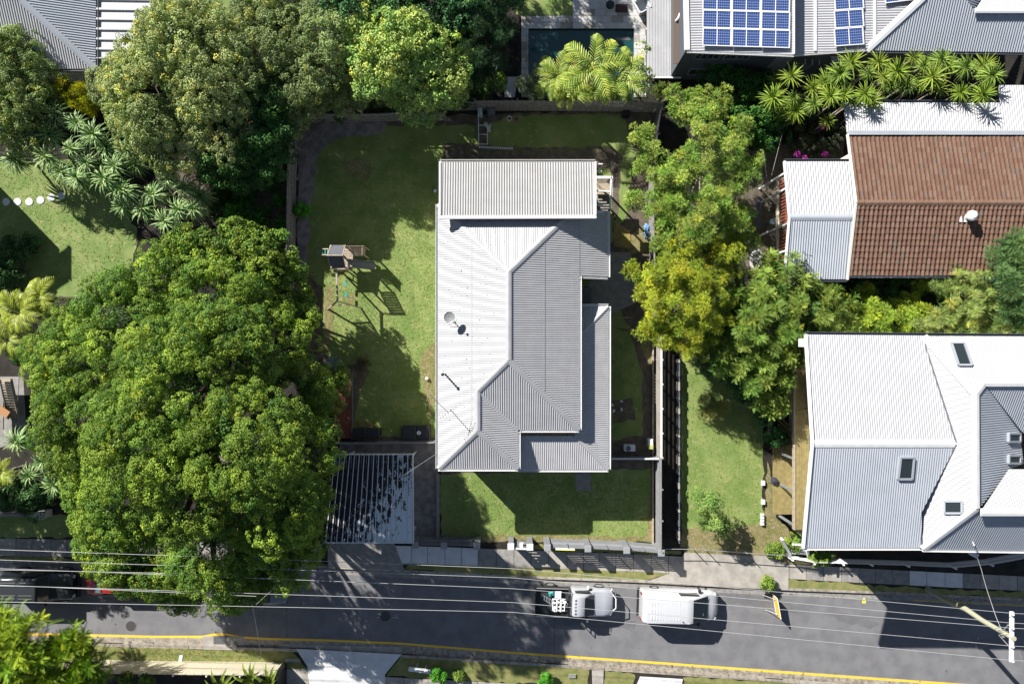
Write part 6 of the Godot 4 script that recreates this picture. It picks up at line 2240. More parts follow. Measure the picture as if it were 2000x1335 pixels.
func make_yard_things() -> void:
	var mb: MB
	var tim: Material = mats["timber"]
	# play set: tower with pitched dark roof, slide, ladder
	var t := thing("play_tower", "timber play tower with pitched dark roof and grey slide on the lawn", "play tower")
	var x0 := P(646, 0, 2.2).x; var x1 := P(672, 0, 2.2).x
	var pz := [P(0, 476, 2.6).z, P(0, 525, 2.6).z]
	var px := [P(640, 0, 2.6).x + 0.2, P(668, 0, 2.6).x + 0.1]
	var cx: float = (px[0] + px[1]) / 2; var cz: float = (pz[0] + pz[1]) / 2
	for i in 2:
		for j in 2:
			mb = MB.new()
			mb.box(Vector3(px[i], 1.3, pz[j] + (0.12 if j == 0 else -0.12)), Vector3(0.09, 2.6, 0.09))
			part("post", mb.mesh(), tim, t)
	for s in [-1, 1]:
		mb = MB.new()
		var a := Vector3(cx, 3.15, cz); var b := Vector3(cx, 2.45, cz + s * 0.72)
		var wv := Vector3(0.46, 0, 0)
		for k in 9:
			var f0 := k / 9.0; var f1 := (k + 0.94) / 9.0
			mb.bar((a.lerp(b, f0) + a.lerp(b, f1)) / 2 - wv, (a.lerp(b, f0) + a.lerp(b, f1)) / 2 + wv, 0.095, 0.03, Vector3(0, 0.72, s * 0.7).normalized())
		part("roof_slope", mb.mesh(), plain("play_roof", Color(0.10, 0.105, 0.12), 0.7), t)
		for e in [-1, 1]:
			mb = MB.new()
			mb.bar(a + wv * e, b + wv * e, 0.05, 0.07)
			part("barge_board", mb.mesh(), tim, t)
	mb = MB.new()
	mb.bar(Vector3(cx - 0.5, 3.17, cz), Vector3(cx + 0.5, 3.17, cz), 0.07, 0.06)
	part("ridge_board", mb.mesh(), tim, t)
	for k in 8:
		mb = MB.new()
		mb.box(Vector3(cx, 1.25, cz - 0.6 + k * 0.17), Vector3(1.3, 0.04, 0.15))
		part("floor_board", mb.mesh(), tim, t)
	for k in 9:
		mb = MB.new()
		mb.box(Vector3(px[1] + 0.1 + 0.12 * k, 1.6, pz[0] + 0.05), Vector3(0.08, 0.9, 0.03))
		part("rail_slat", mb.mesh(), tim, t)
	for k in 5:
		mb = MB.new()
		mb.box(Vector3(px[1] + 1.0, 1.55, pz[0] + 0.1 + k * 0.12), Vector3(0.03, 0.9, 0.12))
		part("rail_slat", mb.mesh(), tim, t)
	mb = MB.new()
	mb.box(Vector3(px[1] + 0.5, 1.2, pz[0] + 0.3), Vector3(1.1, 0.05, 0.55))
	part("platform", mb.mesh(), tim, t)
	for q in [[1.05, 0.05], [1.05, 0.6]]:
		mb = MB.new()
		mb.box(Vector3(px[1] + q[0], 0.95, pz[0] + q[1]), Vector3(0.09, 1.9, 0.09))
		part("post", mb.mesh(), tim, t)
	var sl0 := P(679, 514, 1.35); var sl1 := P(732, 519, 0.15)
	mb = MB.new()
	mb.bar(sl0, sl1, 0.46, 0.04)
	for s in [-1, 1]:
		mb.bar(sl0 + Vector3(0, 0.08, s * 0.24), sl1 + Vector3(0, 0.08, s * 0.24), 0.04, 0.2)
	part("slide", mb.mesh(), plain("slide_grey", Color(0.085, 0.10, 0.11), 0.4), t)
	for s in [486.0, 497.5]:
		mb = MB.new()
		mb.bar(P(617, s, 0.1), P(642, s, 1.9), 0.06, 0.08)
		part("ladder_string", mb.mesh(), tim, t)
	for k in 5:
		mb = MB.new()
		var f := 0.15 + k * 0.19
		mb.bar(P(617, 486, 0.1).lerp(P(642, 486, 1.9), f), P(617, 497.5, 0.1).lerp(P(642, 497.5, 1.9), f), 0.05, 0.04)
		part("rung", mb.mesh(), plain("rung_green", Color(0.05, 0.30, 0.25), 0.5), t)
	t = thing("swing_set", "timber swing with A-shaped legs and teal seats south of the play tower", "swing")
	var apex := P(659, 588, 2.25)
	mb = MB.new()
	mb.bar(Vector3(P(657, 530, 2.25).x, 2.25, P(0, 528, 2.25).z), apex, 0.1, 0.12)
	part("beam", mb.mesh(), mats["pale_bark"], t)
	for q in [[640, 603], [705, 601]]:
		mb = MB.new()
		mb.bar(P(q[0], q[1]), apex + Vector3(0, 0.05, 0), 0.08, 0.09)
		part("leg", mb.mesh(), tim, t)
	mb = MB.new()
	mb.bar(P(640, 603).lerp(apex, 0.45), P(705, 601).lerp(apex, 0.45), 0.06, 0.08)
	part("tie", mb.mesh(), tim, t)
	for q in [[548.0], [570.0]]:
		var top := Vector3(apex.x, 2.2, P(0, q[0], 2.25).z)
		var so := Vector3(apex.x + 0.12, 0.55, top.z + 0.05)
		mb = MB.new()
		mb.cbox(so, Vector3(0.16, 0.04, 0.42), 0.015)
		var seat := part("seat", mb.mesh(), plain("teal", Color(0.02, 0.25, 0.22), 0.5), t)
		for s in [-0.19, 0.19]:
			mb = MB.new()
			mb.tube([top + Vector3(0, 0, s), so + Vector3(0, 0.02, s)], 0.01, 0.01, 4)
			part("rope", mb.mesh(), mats["yellow_paint"], seat)
	mb = MB.new()
	mb.tube([P(600, 534, 0.05), P(610, 537, 0.12), P(616, 534, 0.1), P(617, 530, 0.05)], 0.02, 0.02)
	single("loose_hose", mb, mats["pale_bark"], "short pale curved hose lying in the shade left of the swing", "hose")
	# rubbish bins
	for q in [[690, 741, 836, 855, "black lidded rubbish bin lying against the fence beside the red deck", false], [785, 840, 832, 858, "black rubbish bin with a pale round emblem on its lid by the house", true]]:
		t = thing("rubbish_bin", q[4], "rubbish bin")
		var a := P(q[0], q[2], 0.9); var b := P(q[1], q[3], 0.9)
		var c := (a + b) / 2
		mb = MB.new()
		mb.cbox(Vector3(c.x, 0.42, c.z), Vector3(b.x - a.x - 0.08, 0.8, b.z - a.z - 0.08), 0.02)
		part("body", mb.mesh(), mats["black"], t)
		mb = MB.new()
		mb.cbox(Vector3(c.x - 0.26 * (b.x - a.x), 0.87, c.z), Vector3((b.x - a.x) * 0.5, 0.09, b.z - a.z), 0.03)
		mb.cbox(Vector3(c.x + 0.25 * (b.x - a.x), 0.87, c.z), Vector3((b.x - a.x) * 0.48, 0.09, b.z - a.z), 0.03)
		part("lid", mb.mesh(), plain("lid_black", Color(0.02, 0.02, 0.022), 0.45), t)
		if q[5]:
			mb = MB.new()
			mb.lathe(Vector3(c.x + 0.18, 0.918, c.z), [[0.07, 0.0], [0.07, 0.006], [0.13, 0.006], [0.13, 0.0]], 20)
			mb.bar(Vector3(c.x + 0.12, 0.92, c.z - 0.02), Vector3(c.x + 0.2, 0.92, c.z - 0.02), 0.03, 0.008)
			mb.bar(Vector3(c.x + 0.2, 0.92, c.z - 0.05), Vector3(c.x + 0.2, 0.92, c.z + 0.06), 0.03, 0.007)
			part("emblem", mb.mesh(), mats["white"], t)
	# red deck at the tree's edge
	t = thing("red_deck", "red timber deck running along the big tree's right edge", "deck")
	for k in 34:
		mb = MB.new()
		var y := 722.0 + k * 4.0
		var l := 628.0 if k < 16 else 652.0
		mb.bar(P(l, y, 0.3), P(687, y, 0.3), 0.112, 0.03)
		part("board", mb.mesh(), mats["deck_red"], t)
	mb = MB.new()
	mb.bar(P(688, 720, 0.2), P(688, 858, 0.2), 0.05, 0.3)
	part("edge_board", mb.mesh(), mats["slate_grey"], t)
	# outdoor units beside the cross fence
	for q in [[1227, 872, "white outdoor air conditioning unit on the soil before the cross fence"], [1267, 862, "white and yellow lidded bin unit at the corner of the side yard"]]:
		t = thing("outdoor_unit", q[2], "outdoor unit", P(q[0], q[1], 0.02))
		mb = MB.new()
		mb.cbox(Vector3(0, 0.35, 0), Vector3(0.72, 0.6, 0.4) if q[0] < 1250 else Vector3(0.32, 0.7, 0.5), 0.03)
		part("casing", mb.mesh(), mats["white"], t)
		mb = MB.new()
		if q[0] < 1250:
			mb.lathe(Vector3(-0.1, 0.65, 0.0), [[0.0, 0.0], [0.17, 0.0], [0.17, 0.02], [0.14, 0.02], [0.0, 0.012]], 16)
			part("fan_grille", mb.mesh(), mats["slate_grey"], t)
		else:
			mb.cbox(Vector3(0, 0.72, 0.25), Vector3(0.34, 0.06, 0.3), 0.02)
			part("lid", mb.mesh(), plain("olive_lid", Color(0.35, 0.38, 0.12), 0.6), t)
	for q in [[1196, 790, "westernmost"], [1214, 783, "northernmost"], [1214, 799, "southeastern"], [1199, 802, "southernmost"]]:
		mb = MB.new()
		mb.cbox(P(q[0], q[1], 0.06), Vector3(R(0.08, 0.16), 0.05, R(0.1, 0.2)), 0.01, Basis(Vector3.UP, R(0, 3)))
		single("paper_scrap", mb, mats["white"], "small white scrap, %s of four lying on the shaded side lawn" % q[2], "scrap", "white scraps on the side lawn")
	# vegetable corner behind the house
	t = thing("garden_shelf", "white framed garden rack with open trays in the shaded back corner", "rack")
	mb = MB.new()
	mb.bar(P(934, 210, 0.9), P(935, 284, 0.9), 0.05, 0.05)
	part("top_rail", mb.mesh(), mats["pale_concrete"], t)
	for q in [[934, 244], [934, 262], [934, 281]]:
		mb = MB.new()
		mb.bar(P(q[0], q[1], 0.7), P(q[0] + 18, q[1] + 0.5, 0.7), 0.045, 0.045)
		mb.bar(P(q[0] + 18, q[1], 0.7), P(q[0] + 18, q[1], 0.0), 0.04, 0.04)
		part("cross_rail", mb.mesh(), mats["pale_concrete"], t)
	mb = MB.new()
	mb.bar(P(952, 244, 0.7), P(952, 282, 0.7), 0.045, 0.045)
	part("side_rail", mb.mesh(), mats["pale_concrete"], t)
	mb = MB.new()
	mb.box(P(943, 263, 0.35), Vector3(0.5, 0.03, 1.15))
	part("tray", mb.mesh(), mats["mulch"], t)
	t = thing("stone_edging", "row of pale concrete blocks edging the vegetable corner", "edging")
	for k in 15:
		mb = MB.new()
		mb.cbox(P(937 + k * 4.5, 287 + k * 0.22, 0.1), Vector3(0.115, 0.18, 0.12), 0.015)
		part("block", mb.mesh(), mats["pale_concrete"], t)
	mb = MB.new()
	mb.cbox(P(939, 220, 0.5), Vector3(0.2, 0.6, 0.5), 0.02)
	single("blue_box", mb, plain("pale_blue", Color(0.35, 0.50, 0.55), 0.5), "pale blue upright box inside the garden rack corner", "box")
	t = thing("compost_bin", "dark grey slatted compost bin against the back fence", "bin")
	mb = MB.new()
	mb.cbox(P(959, 219, 0.4), Vector3(0.5, 0.75, 0.42), 0.03, Basis(Vector3.UP, 0.15))
	part("body", mb.mesh(), mats["slate_grey"], t)
	mb = MB.new()
	for k in 3:
		mb.bar(P(953, 217 + k * 3, 0.8), P(966, 214 + k * 3, 0.8), 0.03, 0.02)
	part("lid_slats", mb.mesh(), mats["grey_concrete"], t)
	mb = MB.new()
	mb.tube([P(948, 241, 0.3), P(954, 248, 0.5), P(956, 258, 0.4)], 0.14, 0.09, 8)
	mb.tube([P(955, 250, 0.45), P(960, 242, 0.5)], 0.07, 0.04, 6)
	single("white_sheet", mb, plain("cloth", Color(0.5, 0.52, 0.53), 0.9), "crumpled white sheet hanging beside the garden rack", "sheet")
	for q in [[995, 233.5, "round white plant pot ring near the back fence"], [1008, 234.5, "round terracotta pot near the back fence"], [947, 270, "round grey pot standing in the garden rack"]]:
		t = thing("plant_pot", q[2], "pot", P(q[0], q[1], 0.01))
		mb = MB.new()
		mb.lathe(Vector3.ZERO, [[0.0, 0.0], [0.1, 0.0], [0.15, 0.28], [0.17, 0.3], [0.13, 0.3], [0.12, 0.22], [0.0, 0.22]], 16)
		part("pot", mb.mesh(), mats["pale_concrete"] if q[0] < 1000 else plain("clay", Color(0.30, 0.15, 0.11), 0.8), t)
		mb = MB.new()
		mb.lathe(Vector3(0, 0.225, 0), [[0.115, 0.0], [0.0, 0.02]], 12)
		part("soil", mb.mesh(), mats["mulch"], t)
	# tyre swing ring by the east fence, planter ring on the lawn
	t = thing("old_tyre", "old dark tyre leaning on the back fence's east end", "tyre", P(1222, 222, 0.1))
	mb = MB.new()
	mb.lathe(Vector3.ZERO, [[0.18, 0.0], [0.3, 0.0], [0.34, 0.08], [0.3, 0.18], [0.2, 0.18], [0.18, 0.1], [0.18, 0.0]], 18, Basis(Vector3.RIGHT, 0.5))
	part("tread", mb.mesh(), mats["rubber"], t)
	# stepping stones
	var words := ["westernmost", "second from the west", "third from the west", "fourth from the west, brightest lit", "fifth from the west", "easternmost"]
	var k2 := 0
	for q in [[12, 394], [34, 394], [57, 394], [79, 391], [100, 386], [120, 382]]:
		mb = MB.new()
		mb.lathe(P(q[0], q[1], 0.0), [[0.25, 0.0], [0.25, 0.04], [0.22, 0.05], [0.0, 0.05]], 18)
		single("stepping_stone", mb, mats["pale_concrete"], "round pale stepping stone on the west lawn, %s of six" % words[k2], "stepping stone", "round stepping stones across the west lawn")
		k2 += 1
	# deck and stairs of the house at the left edge
	t = thing("west_stairs", "timber stair with many treads at the photo's left edge", "stairs")
	for k in 15:
		mb = MB.new()
		mb.bar(P(2 + k * 1.05, 742 + k * 5.0, 2.2 - k * 0.14), P(20 + k * 1.05, 742 + k * 5.0, 2.2 - k * 0.14), 0.2, 0.04)
		part("tread", mb.mesh(), tim, t)
	for s in [0, 1]:
		mb = MB.new()
		mb.bar(P(0 + s * 20, 740, 2.1), P(17 + s * 20, 817, 0.1), 0.05, 0.22)
		part("string", mb.mesh(), mats["concrete"], t)
	mb = MB.new()
	mb.box(P(-12, 790, 1.0), Vector3(1.2, 0.08, 3.2))
	part("landing", mb.mesh(), mats["grey_concrete"], t)
	t = thing("west_table", "brown wooden table corner on the terrace at the left edge", "table")
	mb = MB.new()
	mb.cbox(P(4, 803, 1.4), Vector3(0.9, 0.05, 0.5), 0.01, Basis(Vector3.UP, -0.6))
	part("top", mb.mesh(), plain("orange_wood", Color(0.34, 0.17, 0.07), 0.6), t)
	mb = MB.new()
	mb.box(P(3, 802, 1.1), Vector3(0.1, 0.6, 0.1))
	part("leg", mb.mesh(), tim, t)
	# bath tub and odds and ends under the balcony of the tiled house
	t = thing("bath_tub", "old white bath tub standing in the garden west of the tiled house", "bath tub", P(1474, 511, 0.0), 0.06)
	mb = MB.new()
	var prof := []
	var outer := []; var inner := []; var deep := []
	for k in 24:
		var a := TAU * k / 24
		var c := Vector3(signf(cos(a)) * pow(absf(cos(a)), 0.7) * 0.36, 0, signf(sin(a)) * pow(absf(sin(a)), 0.7) * 0.72)
		outer.append(c); inner.append(c * 0.86); deep.append(c * 0.62)
	for k in 24:
		var j := (k + 1) % 24
		mb.quad(outer[j] * 0.9, outer[k] * 0.9, outer[k] + Vector3(0, 0.55, 0), outer[j] + Vector3(0, 0.55, 0))
		mb.quad(outer[k] + Vector3(0, 0.55, 0), inner[k] + Vector3(0, 0.55, 0), inner[j] + Vector3(0, 0.55, 0), outer[j] + Vector3(0, 0.55, 0))
		mb.quad(inner[k] + Vector3(0, 0.55, 0), deep[k] + Vector3(0, 0.2, 0), deep[j] + Vector3(0, 0.2, 0), inner[j] + Vector3(0, 0.55, 0))
		mb.tri(deep[k] + Vector3(0, 0.2, 0), Vector3(0, 0.18, 0), deep[j] + Vector3(0, 0.2, 0))
	part("tub", mb.mesh(), mats["white"], t)
	mb = MB.new()
	mb.lathe(Vector3(0, 0.185, 0.4), [[0.04, 0.0], [0.04, 0.008], [0.0, 0.01]], 10)
	part("drain", mb.mesh(), mats["steel"], t)
	mb = MB.new()
	mb.lathe(P(1511, 432, 0.45), [[0.0, -0.4], [0.15, -0.4], [0.19, 0.0], [0.2, 0.02], [0.17, 0.02], [0.0, 0.0]], 18)
	single("metal_tub", mb, plain("pale_blue", Color(0.35, 0.50, 0.55), 0.5), "round pale blue tub below the tiled house's balcony", "tub")
	mb = MB.new()
	mb.lathe(P(1511, 406, 0.1), [[0.2, 0.0], [0.27, 0.05], [0.2, 0.1], [0.15, 0.05], [0.2, 0.0]], 18)
	single("hose_coil", mb, mats["black"], "black hose coil under the tiled house's balcony", "hose coil")
	t = thing("garden_lines", "clothes hoist with thin wires near the tiled house's porch", "clothes line")
	mb = MB.new()
	mb.tube([P(1488, 380, 0), P(1501, 367, 2.0)], 0.04, 0.04)
	part("post", mb.mesh(), mats["steel"], t)
	for q in [[1440, 322], [1462, 300], [1482, 318], [1492, 300], [1528, 262]]:
		mb = MB.new()
		mb.tube([P(1501, 367, 2.0), P(q[0], q[1], 2.2)], 0.01, 0.01, 4)
		part("line", mb.mesh(), mats["wire"], t)
	t = thing("garden_bench", "dark long timber bench under the trees west of the tiled house", "bench")
	for k in 4:
		mb = MB.new()
		mb.bar(P(1478 + k * 2.2, 384, 0.5), P(1480 + k * 2.2, 446, 0.5), 0.06, 0.04)
		part("slat", mb.mesh(), mats["slate_grey"], t)
	# corrugated shed roofs among the eastern trees
	t = thing("small_shed", "small shed with weathered grey iron roof under the yellow bamboo", "shed")
	mb = MB.new()
	sheeting(mb, [P(1397, 571, 2.3), P(1437, 571, 2.2), P(1436, 631, 2.2), P(1398, 631, 2.3)], Vector3.RIGHT, 0.14, 0.018)
	part("roof", mb.mesh(), mats["old_zinc"], t)
	mb = MB.new()
	var sa := P(1400, 574, 2.2); var sb := P(1434, 628, 2.2)
	wall_ring(mb, [Vector2(sa.x, sa.z), Vector2(sb.x, sa.z), Vector2(sb.x, sb.z), Vector2(sa.x, sb.z)], 0.0, 2.15, 0.06)
	part("wall", mb.mesh(), mats["paling"], t)
	t = thing("white_shed", "white iron shed roof mostly hidden by feathery trees", "shed")
	mb = MB.new()
	sheeting(mb, [P(1560, 600, 2.3), P(1612, 600, 2.3), P(1612, 632, 2.3), P(1560, 632, 2.3)], Vector3.BACK, 0.14, 0.018)
	part("roof", mb.mesh(), mats["white_roof"], t)
	mb = MB.new()
	sa = P(1562, 602, 2.2); sb = P(1610, 630, 2.2)
	wall_ring(mb, [Vector2(sa.x, sa.z), Vector2(sb.x, sa.z), Vector2(sb.x, sb.z), Vector2(sa.x, sb.z)], 0.0, 2.2, 0.06)
	part("wall", mb.mesh(), mats["paling"], t)
	# lattice gate beside the rear landing: ground bars paint the sun between its slats
	t = thing("lattice_with_sun_stripes", "timber lattice rail with sun stripes painted on the ground east of the rear landing", "lattice")
	mb = MB.new()
	mb.bar(P(1201, 432, 0.9), P(1201, 482, 0.9), 0.05, 0.06)
	part("rail", mb.mesh(), tim, t)
	for k in 14:
		mb = MB.new()
		mb.bar(P(1203, 436 + k * 3.4, 0.06), P(1231, 452 + k * 2.4, 0.06), 0.035, 0.02)
		part("slat", mb.mesh(), plain("sun_stripe", Color(0.50, 0.40, 0.12), 0.8), t)  # a stripe of sunlight drawn as a yellow bar
	mb = MB.new()
	mb.bar(P(1190, 620, 0.05), P(1232, 620, 0.05), 0.06, 0.1)
	single("timber_edge", mb, tim, "single timber edging strip across the shaded side yard", "edging")
	# water tank stones etc. by the right strip
	t = thing("bed_edging", "line of white blocks edging the east grass strip's bank", "edging")
	for q in [[1491, 943], [1491, 980], [1489, 1005], [1489, 1011], [1489, 1017], [1489, 1023]]:
		mb = MB.new()
		mb.cbox(P(q[0], q[1], 0.12), Vector3(0.2, 0.24, 0.3 if q[1] < 1000 else 0.14), 0.02)
		part("block", mb.mesh(), mats["white"], t)
	t = thing("kettle_grill", "dark round kettle grill beside the lower tan deck", "grill", P(1504, 934, 0))
	mb = MB.new()
	mb.lathe(Vector3.ZERO, [[0.0, 0.5], [0.16, 0.55], [0.24, 0.75], [0.2, 0.92], [0.0, 1.0]], 16)
	part("bowl", mb.mesh(), plain("navy", Color(0.03, 0.035, 0.05), 0.4), t)
	mb = MB.new()
	for k in 3:
		mb.tube([Vector3(0, 0.55, 0), Vector3(cos(k * 2.1) * 0.3, 0, sin(k * 2.1) * 0.3)], 0.015, 0.015)
	part("legs", mb.mesh(), mats["steel"], t)
	t = thing("log_edge", "pair of grey sleepers lying along the strip below the feathery tree", "sleepers")
	for q in [[1505, 797, 1504, 834], [1504, 836, 1503, 852]]:
		mb = MB.new()
		mb.bar(P(q[0], q[1], 0.2), P(q[2], q[3], 0.2), 0.2, 0.25)
		part("sleeper", mb.mesh(), mats["concrete"], t)
	mb = MB.new()
	for k in 10:
		mb.tube([P(1264 + R(-6, 6), 452 + R(-16, 16), 0.1), P(1264 + R(-8, 8), 452 + R(-16, 16), 0.45)], 0.06, 0.03, 5)
	single("blue_tarpaulin", mb, plain("tarp_blue", Color(0.12, 0.25, 0.45), 0.5), "crumpled pale blue tarpaulin at the foot of the bamboo", "tarpaulin")


func rand_dir(low := -1.0) -> Vector3:
	var y := R(low, 1.0)
	var a := R(0, TAU)
	var r := sqrt(maxf(0.0, 1.0 - y * y))
	return Vector3(cos(a) * r, y, sin(a) * r)

# a dome-shaped spray of leaves about 0.22 m in radius; +y points outwards
func spray(kind: String) -> ArrayMesh:
	var key := "spray_" + kind
	if shared.has(key):
		return shared[key]
	# leaves, length, width, dome radius, how far leaves stand out of the dome
	var cfg: Array = {"broad": [30, 0.125, 0.075, 0.2, 0.35], "small": [46, 0.085, 0.052, 0.2, 0.3], "fine": [44, 0.22, 0.018, 0.1, 0.95], "bamboo": [30, 0.19, 0.034, 0.13, 0.75], "long": [26, 0.30, 0.032, 0.06, 0.9], "big": [14, 0.26, 0.10, 0.14, 0.6]}.get(kind, [30, 0.125, 0.075, 0.2, 0.35])
	var mb := MB.new()
	if kind == "pinnate":
		for f in 8:
			var d := rand_dir(0.0)
			d = (d + Vector3.UP * 0.2).normalized()
			var s := d.cross(Vector3.UP).normalized()
			if s.length() < 0.1:
				s = Vector3.RIGHT
			var u := s.cross(d)
			for k in 15:
				var o := d * (0.04 + k * 0.034) - Vector3.UP * 0.0008 * k * k
				var l := 0.10 * (1.0 - absf(k - 6.0) * 0.07)
				var g := R(0.85, 1.15)
				mb.col = Color(g, g, g)
				for q in [-1, 1]:
					var tip: Vector3 = o + (s * q + d * 0.6).normalized() * l + u * 0.015
					var w: Vector3 = d * 0.011
					mb.tri(o - w, o + w, tip)
	else:
		for i in cfg[0]:
			var d := rand_dir(-0.15)
			var o: Vector3 = Vector3(d.x, d.y * 0.75, d.z) * cfg[3] * R(0.75, 1.05)
			var t := rand_dir()
			t = (t - d * t.dot(d)).normalized()
			var axis: Vector3 = (d * cfg[4] + t * (1.0 - cfg[4])).normalized()
			var nn := (d + rand_dir() * 0.4 + Vector3(-0.2, 0.55, -0.2)).normalized()
			var s := axis.cross(nn).normalized()
			var u := s.cross(axis)
			var l: float = cfg[1] * R(0.75, 1.25)
			var w: float = cfg[2] * R(0.8, 1.2) * 0.5
			var g := R(0.82, 1.18)
			mb.col = Color(g, g, g * R(0.85, 1.1))
			o -= axis * l * 0.4 * (1.0 - cfg[4])
			var m: Vector3 = o + axis * l * 0.45 + u * w * 0.15
			var tip: Vector3 = o + axis * l - u * l * 0.1
			mb.tri(o, m + s * w, tip)
			mb.tri(o, tip, m - s * w)
	shared[key] = mb.mesh()
	return shared[key]

func put_spray(buf: PackedFloat32Array, pos: Vector3, up: Vector3, s: float, col: Color) -> void:
	var a := R(0, TAU)
	var x := up.cross(Vector3(cos(a), 0.1, sin(a))).normalized()
	var z := x.cross(up)
	buf.append_array(PackedFloat32Array([x.x * s, up.x * s, z.x * s, pos.x, x.y * s, up.y * s, z.y * s, pos.y, x.z * s, up.z * s, z.z * s, pos.z, col.r, col.g, col.b, 1.0]))

# leaves over lobes [px, py, radius px, height of centre, flatness]; colours linear
func crown(parent: Node3D, lobes: Array, kind: String, c0: Color, c1: Color, size := 1.0, dens := 1.0, tips := 0.25, called := "crown") -> void:
	var buf := PackedFloat32Array()
	var open := dens < 0.85
	var arching := kind in ["bamboo", "pinnate", "fine", "long"]
	var heart := Vector3.ZERO
	for lb in lobes:
		heart += P(lb[0], lb[1], lb[3] * 0.6)
	heart /= lobes.size()
	for lb in lobes:
		var h: float = lb[3]
		var c := P(lb[0], lb[1], h)
		var r := pm(lb[2], h)
		var flat: float = lb[4] if lb.size() > 4 else 0.75
		var pr := clampf(r * 0.32, 0.16, 0.62)
		var puffs := maxi(3, int(dens * 3.0 * r * r / (pr * pr)))
		var ltone := R(0.85, 1.15)
		# the inside, so that the ground does not show through a thick crown
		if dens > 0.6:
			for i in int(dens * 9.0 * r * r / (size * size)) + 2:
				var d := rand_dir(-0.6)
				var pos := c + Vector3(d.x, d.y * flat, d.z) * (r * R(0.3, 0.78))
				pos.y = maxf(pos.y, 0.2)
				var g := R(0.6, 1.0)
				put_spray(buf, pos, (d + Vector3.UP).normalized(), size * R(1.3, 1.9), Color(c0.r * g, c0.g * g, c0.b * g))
		for i in puffs:
			var d := rand_dir(-0.3)
			var k := R(0.82, 1.0) if not open else R(0.4, 1.0)
			var pc := c + Vector3(d.x, d.y * flat, d.z) * (r * k)
			pc.y = maxf(pc.y, 0.25)
			var prr := pr * R(0.6, 1.25)
			# arching plants grow outwards in sprays from the heart of their clump
			var axis := (pc - c.lerp(heart, 0.45)).normalized()
			axis = (axis + Vector3.UP * 0.15 + rand_dir() * 0.25).normalized()
			if arching:
				pc += axis * r * R(0.0, 0.22)
			var tone := ltone * R(0.78, 1.25)
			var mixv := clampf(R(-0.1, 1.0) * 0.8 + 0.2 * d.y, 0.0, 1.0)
			var m := int(2.3 * prr * prr / (0.04 * size * size)) + 1
			for j in m:
				var e := rand_dir(-0.35)
				var off := Vector3(e.x, e.y * 0.8, e.z) * (prr * R(0.82, 1.06))
				var up := (e + Vector3.UP * 0.35 + rand_dir() * 0.3).normalized()
				if arching:
					var along := off.dot(axis)
					off = (off - axis * along) * (0.55 - 0.2 * along / prr) + axis * along * 1.7
					up = (axis * 0.9 + Vector3.UP * 0.25 + e * 0.35).normalized()
				var pos := pc + off
				var g := tone * R(0.82, 1.18)
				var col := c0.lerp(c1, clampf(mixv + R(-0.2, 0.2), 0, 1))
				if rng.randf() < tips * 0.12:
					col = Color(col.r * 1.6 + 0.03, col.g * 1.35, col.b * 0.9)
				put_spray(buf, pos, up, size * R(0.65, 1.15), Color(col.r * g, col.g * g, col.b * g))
	var mm := MultiMesh.new()
	mm.transform_format = MultiMesh.TRANSFORM_3D
	mm.use_colors = true
	mm.mesh = spray(kind)
	mm.instance_count = buf.size() / 16
	mm.buffer = buf
	shared["total"] = shared.get("total", 0) + mm.instance_count
	var o := MultiMeshInstance3D.new()
	o.name = called
	o.multimesh = mm
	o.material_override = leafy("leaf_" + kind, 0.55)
	o.set_meta("kind", "stuff")
	parent.add_child(o, true)

func trunk(parent: Node3D, foot: Vector3, lobes: Array, r: float, mat: Material) -> void:
	var mean := Vector3.ZERO
	for lb in lobes:
		mean += P(lb[0], lb[1], lb[3])
	mean /= lobes.size()
	var fork := foot.lerp(mean, 0.45)
	var mb := MB.new()
	mb.tube([foot - Vector3(0, 0.15, 0), foot.lerp(fork, 0.15) , foot.lerp(fork, 0.55) + Vector3(R(-0.1, 0.1), 0, R(-0.1, 0.1)), fork], r * 1.15, r * 0.75, 9)
	part("trunk", mb.mesh(), mat, parent)
	for lb in lobes:
		var c := P(lb[0], lb[1], lb[3])
		mb = MB.new()
		var mid := fork.lerp(c, 0.5) + Vector3(R(-0.3, 0.3), R(-0.1, 0.4), R(-0.3, 0.3))
		mb.tube([fork, mid, c], r * 0.55, r * 0.14, 6)
		for k in 3:
			var d := rand_dir(-0.1)
			mb.tube([mid.lerp(c, R(0.2, 0.9)), c + d * pm(lb[2], lb[3]) * 0.8], r * 0.16, r * 0.05, 5)
		part("limb", mb.mesh(), mat, parent)

func tree(called: String, label: String, category: String, foot: Array, lobes: Array, kind: String, c0: Color, c1: Color, r := 0.15, size := 1.0, dens := 1.0, tips := 0.25, bark := "bark", group := "") -> Node3D:
	var t := thing(called, label, category, Vector3.ZERO, 0, group)
	trunk(t, P(foot[0], foot[1]), lobes, r, mats[bark])
	crown(t, lobes, kind, c0, c1, size, dens, tips)
	return t


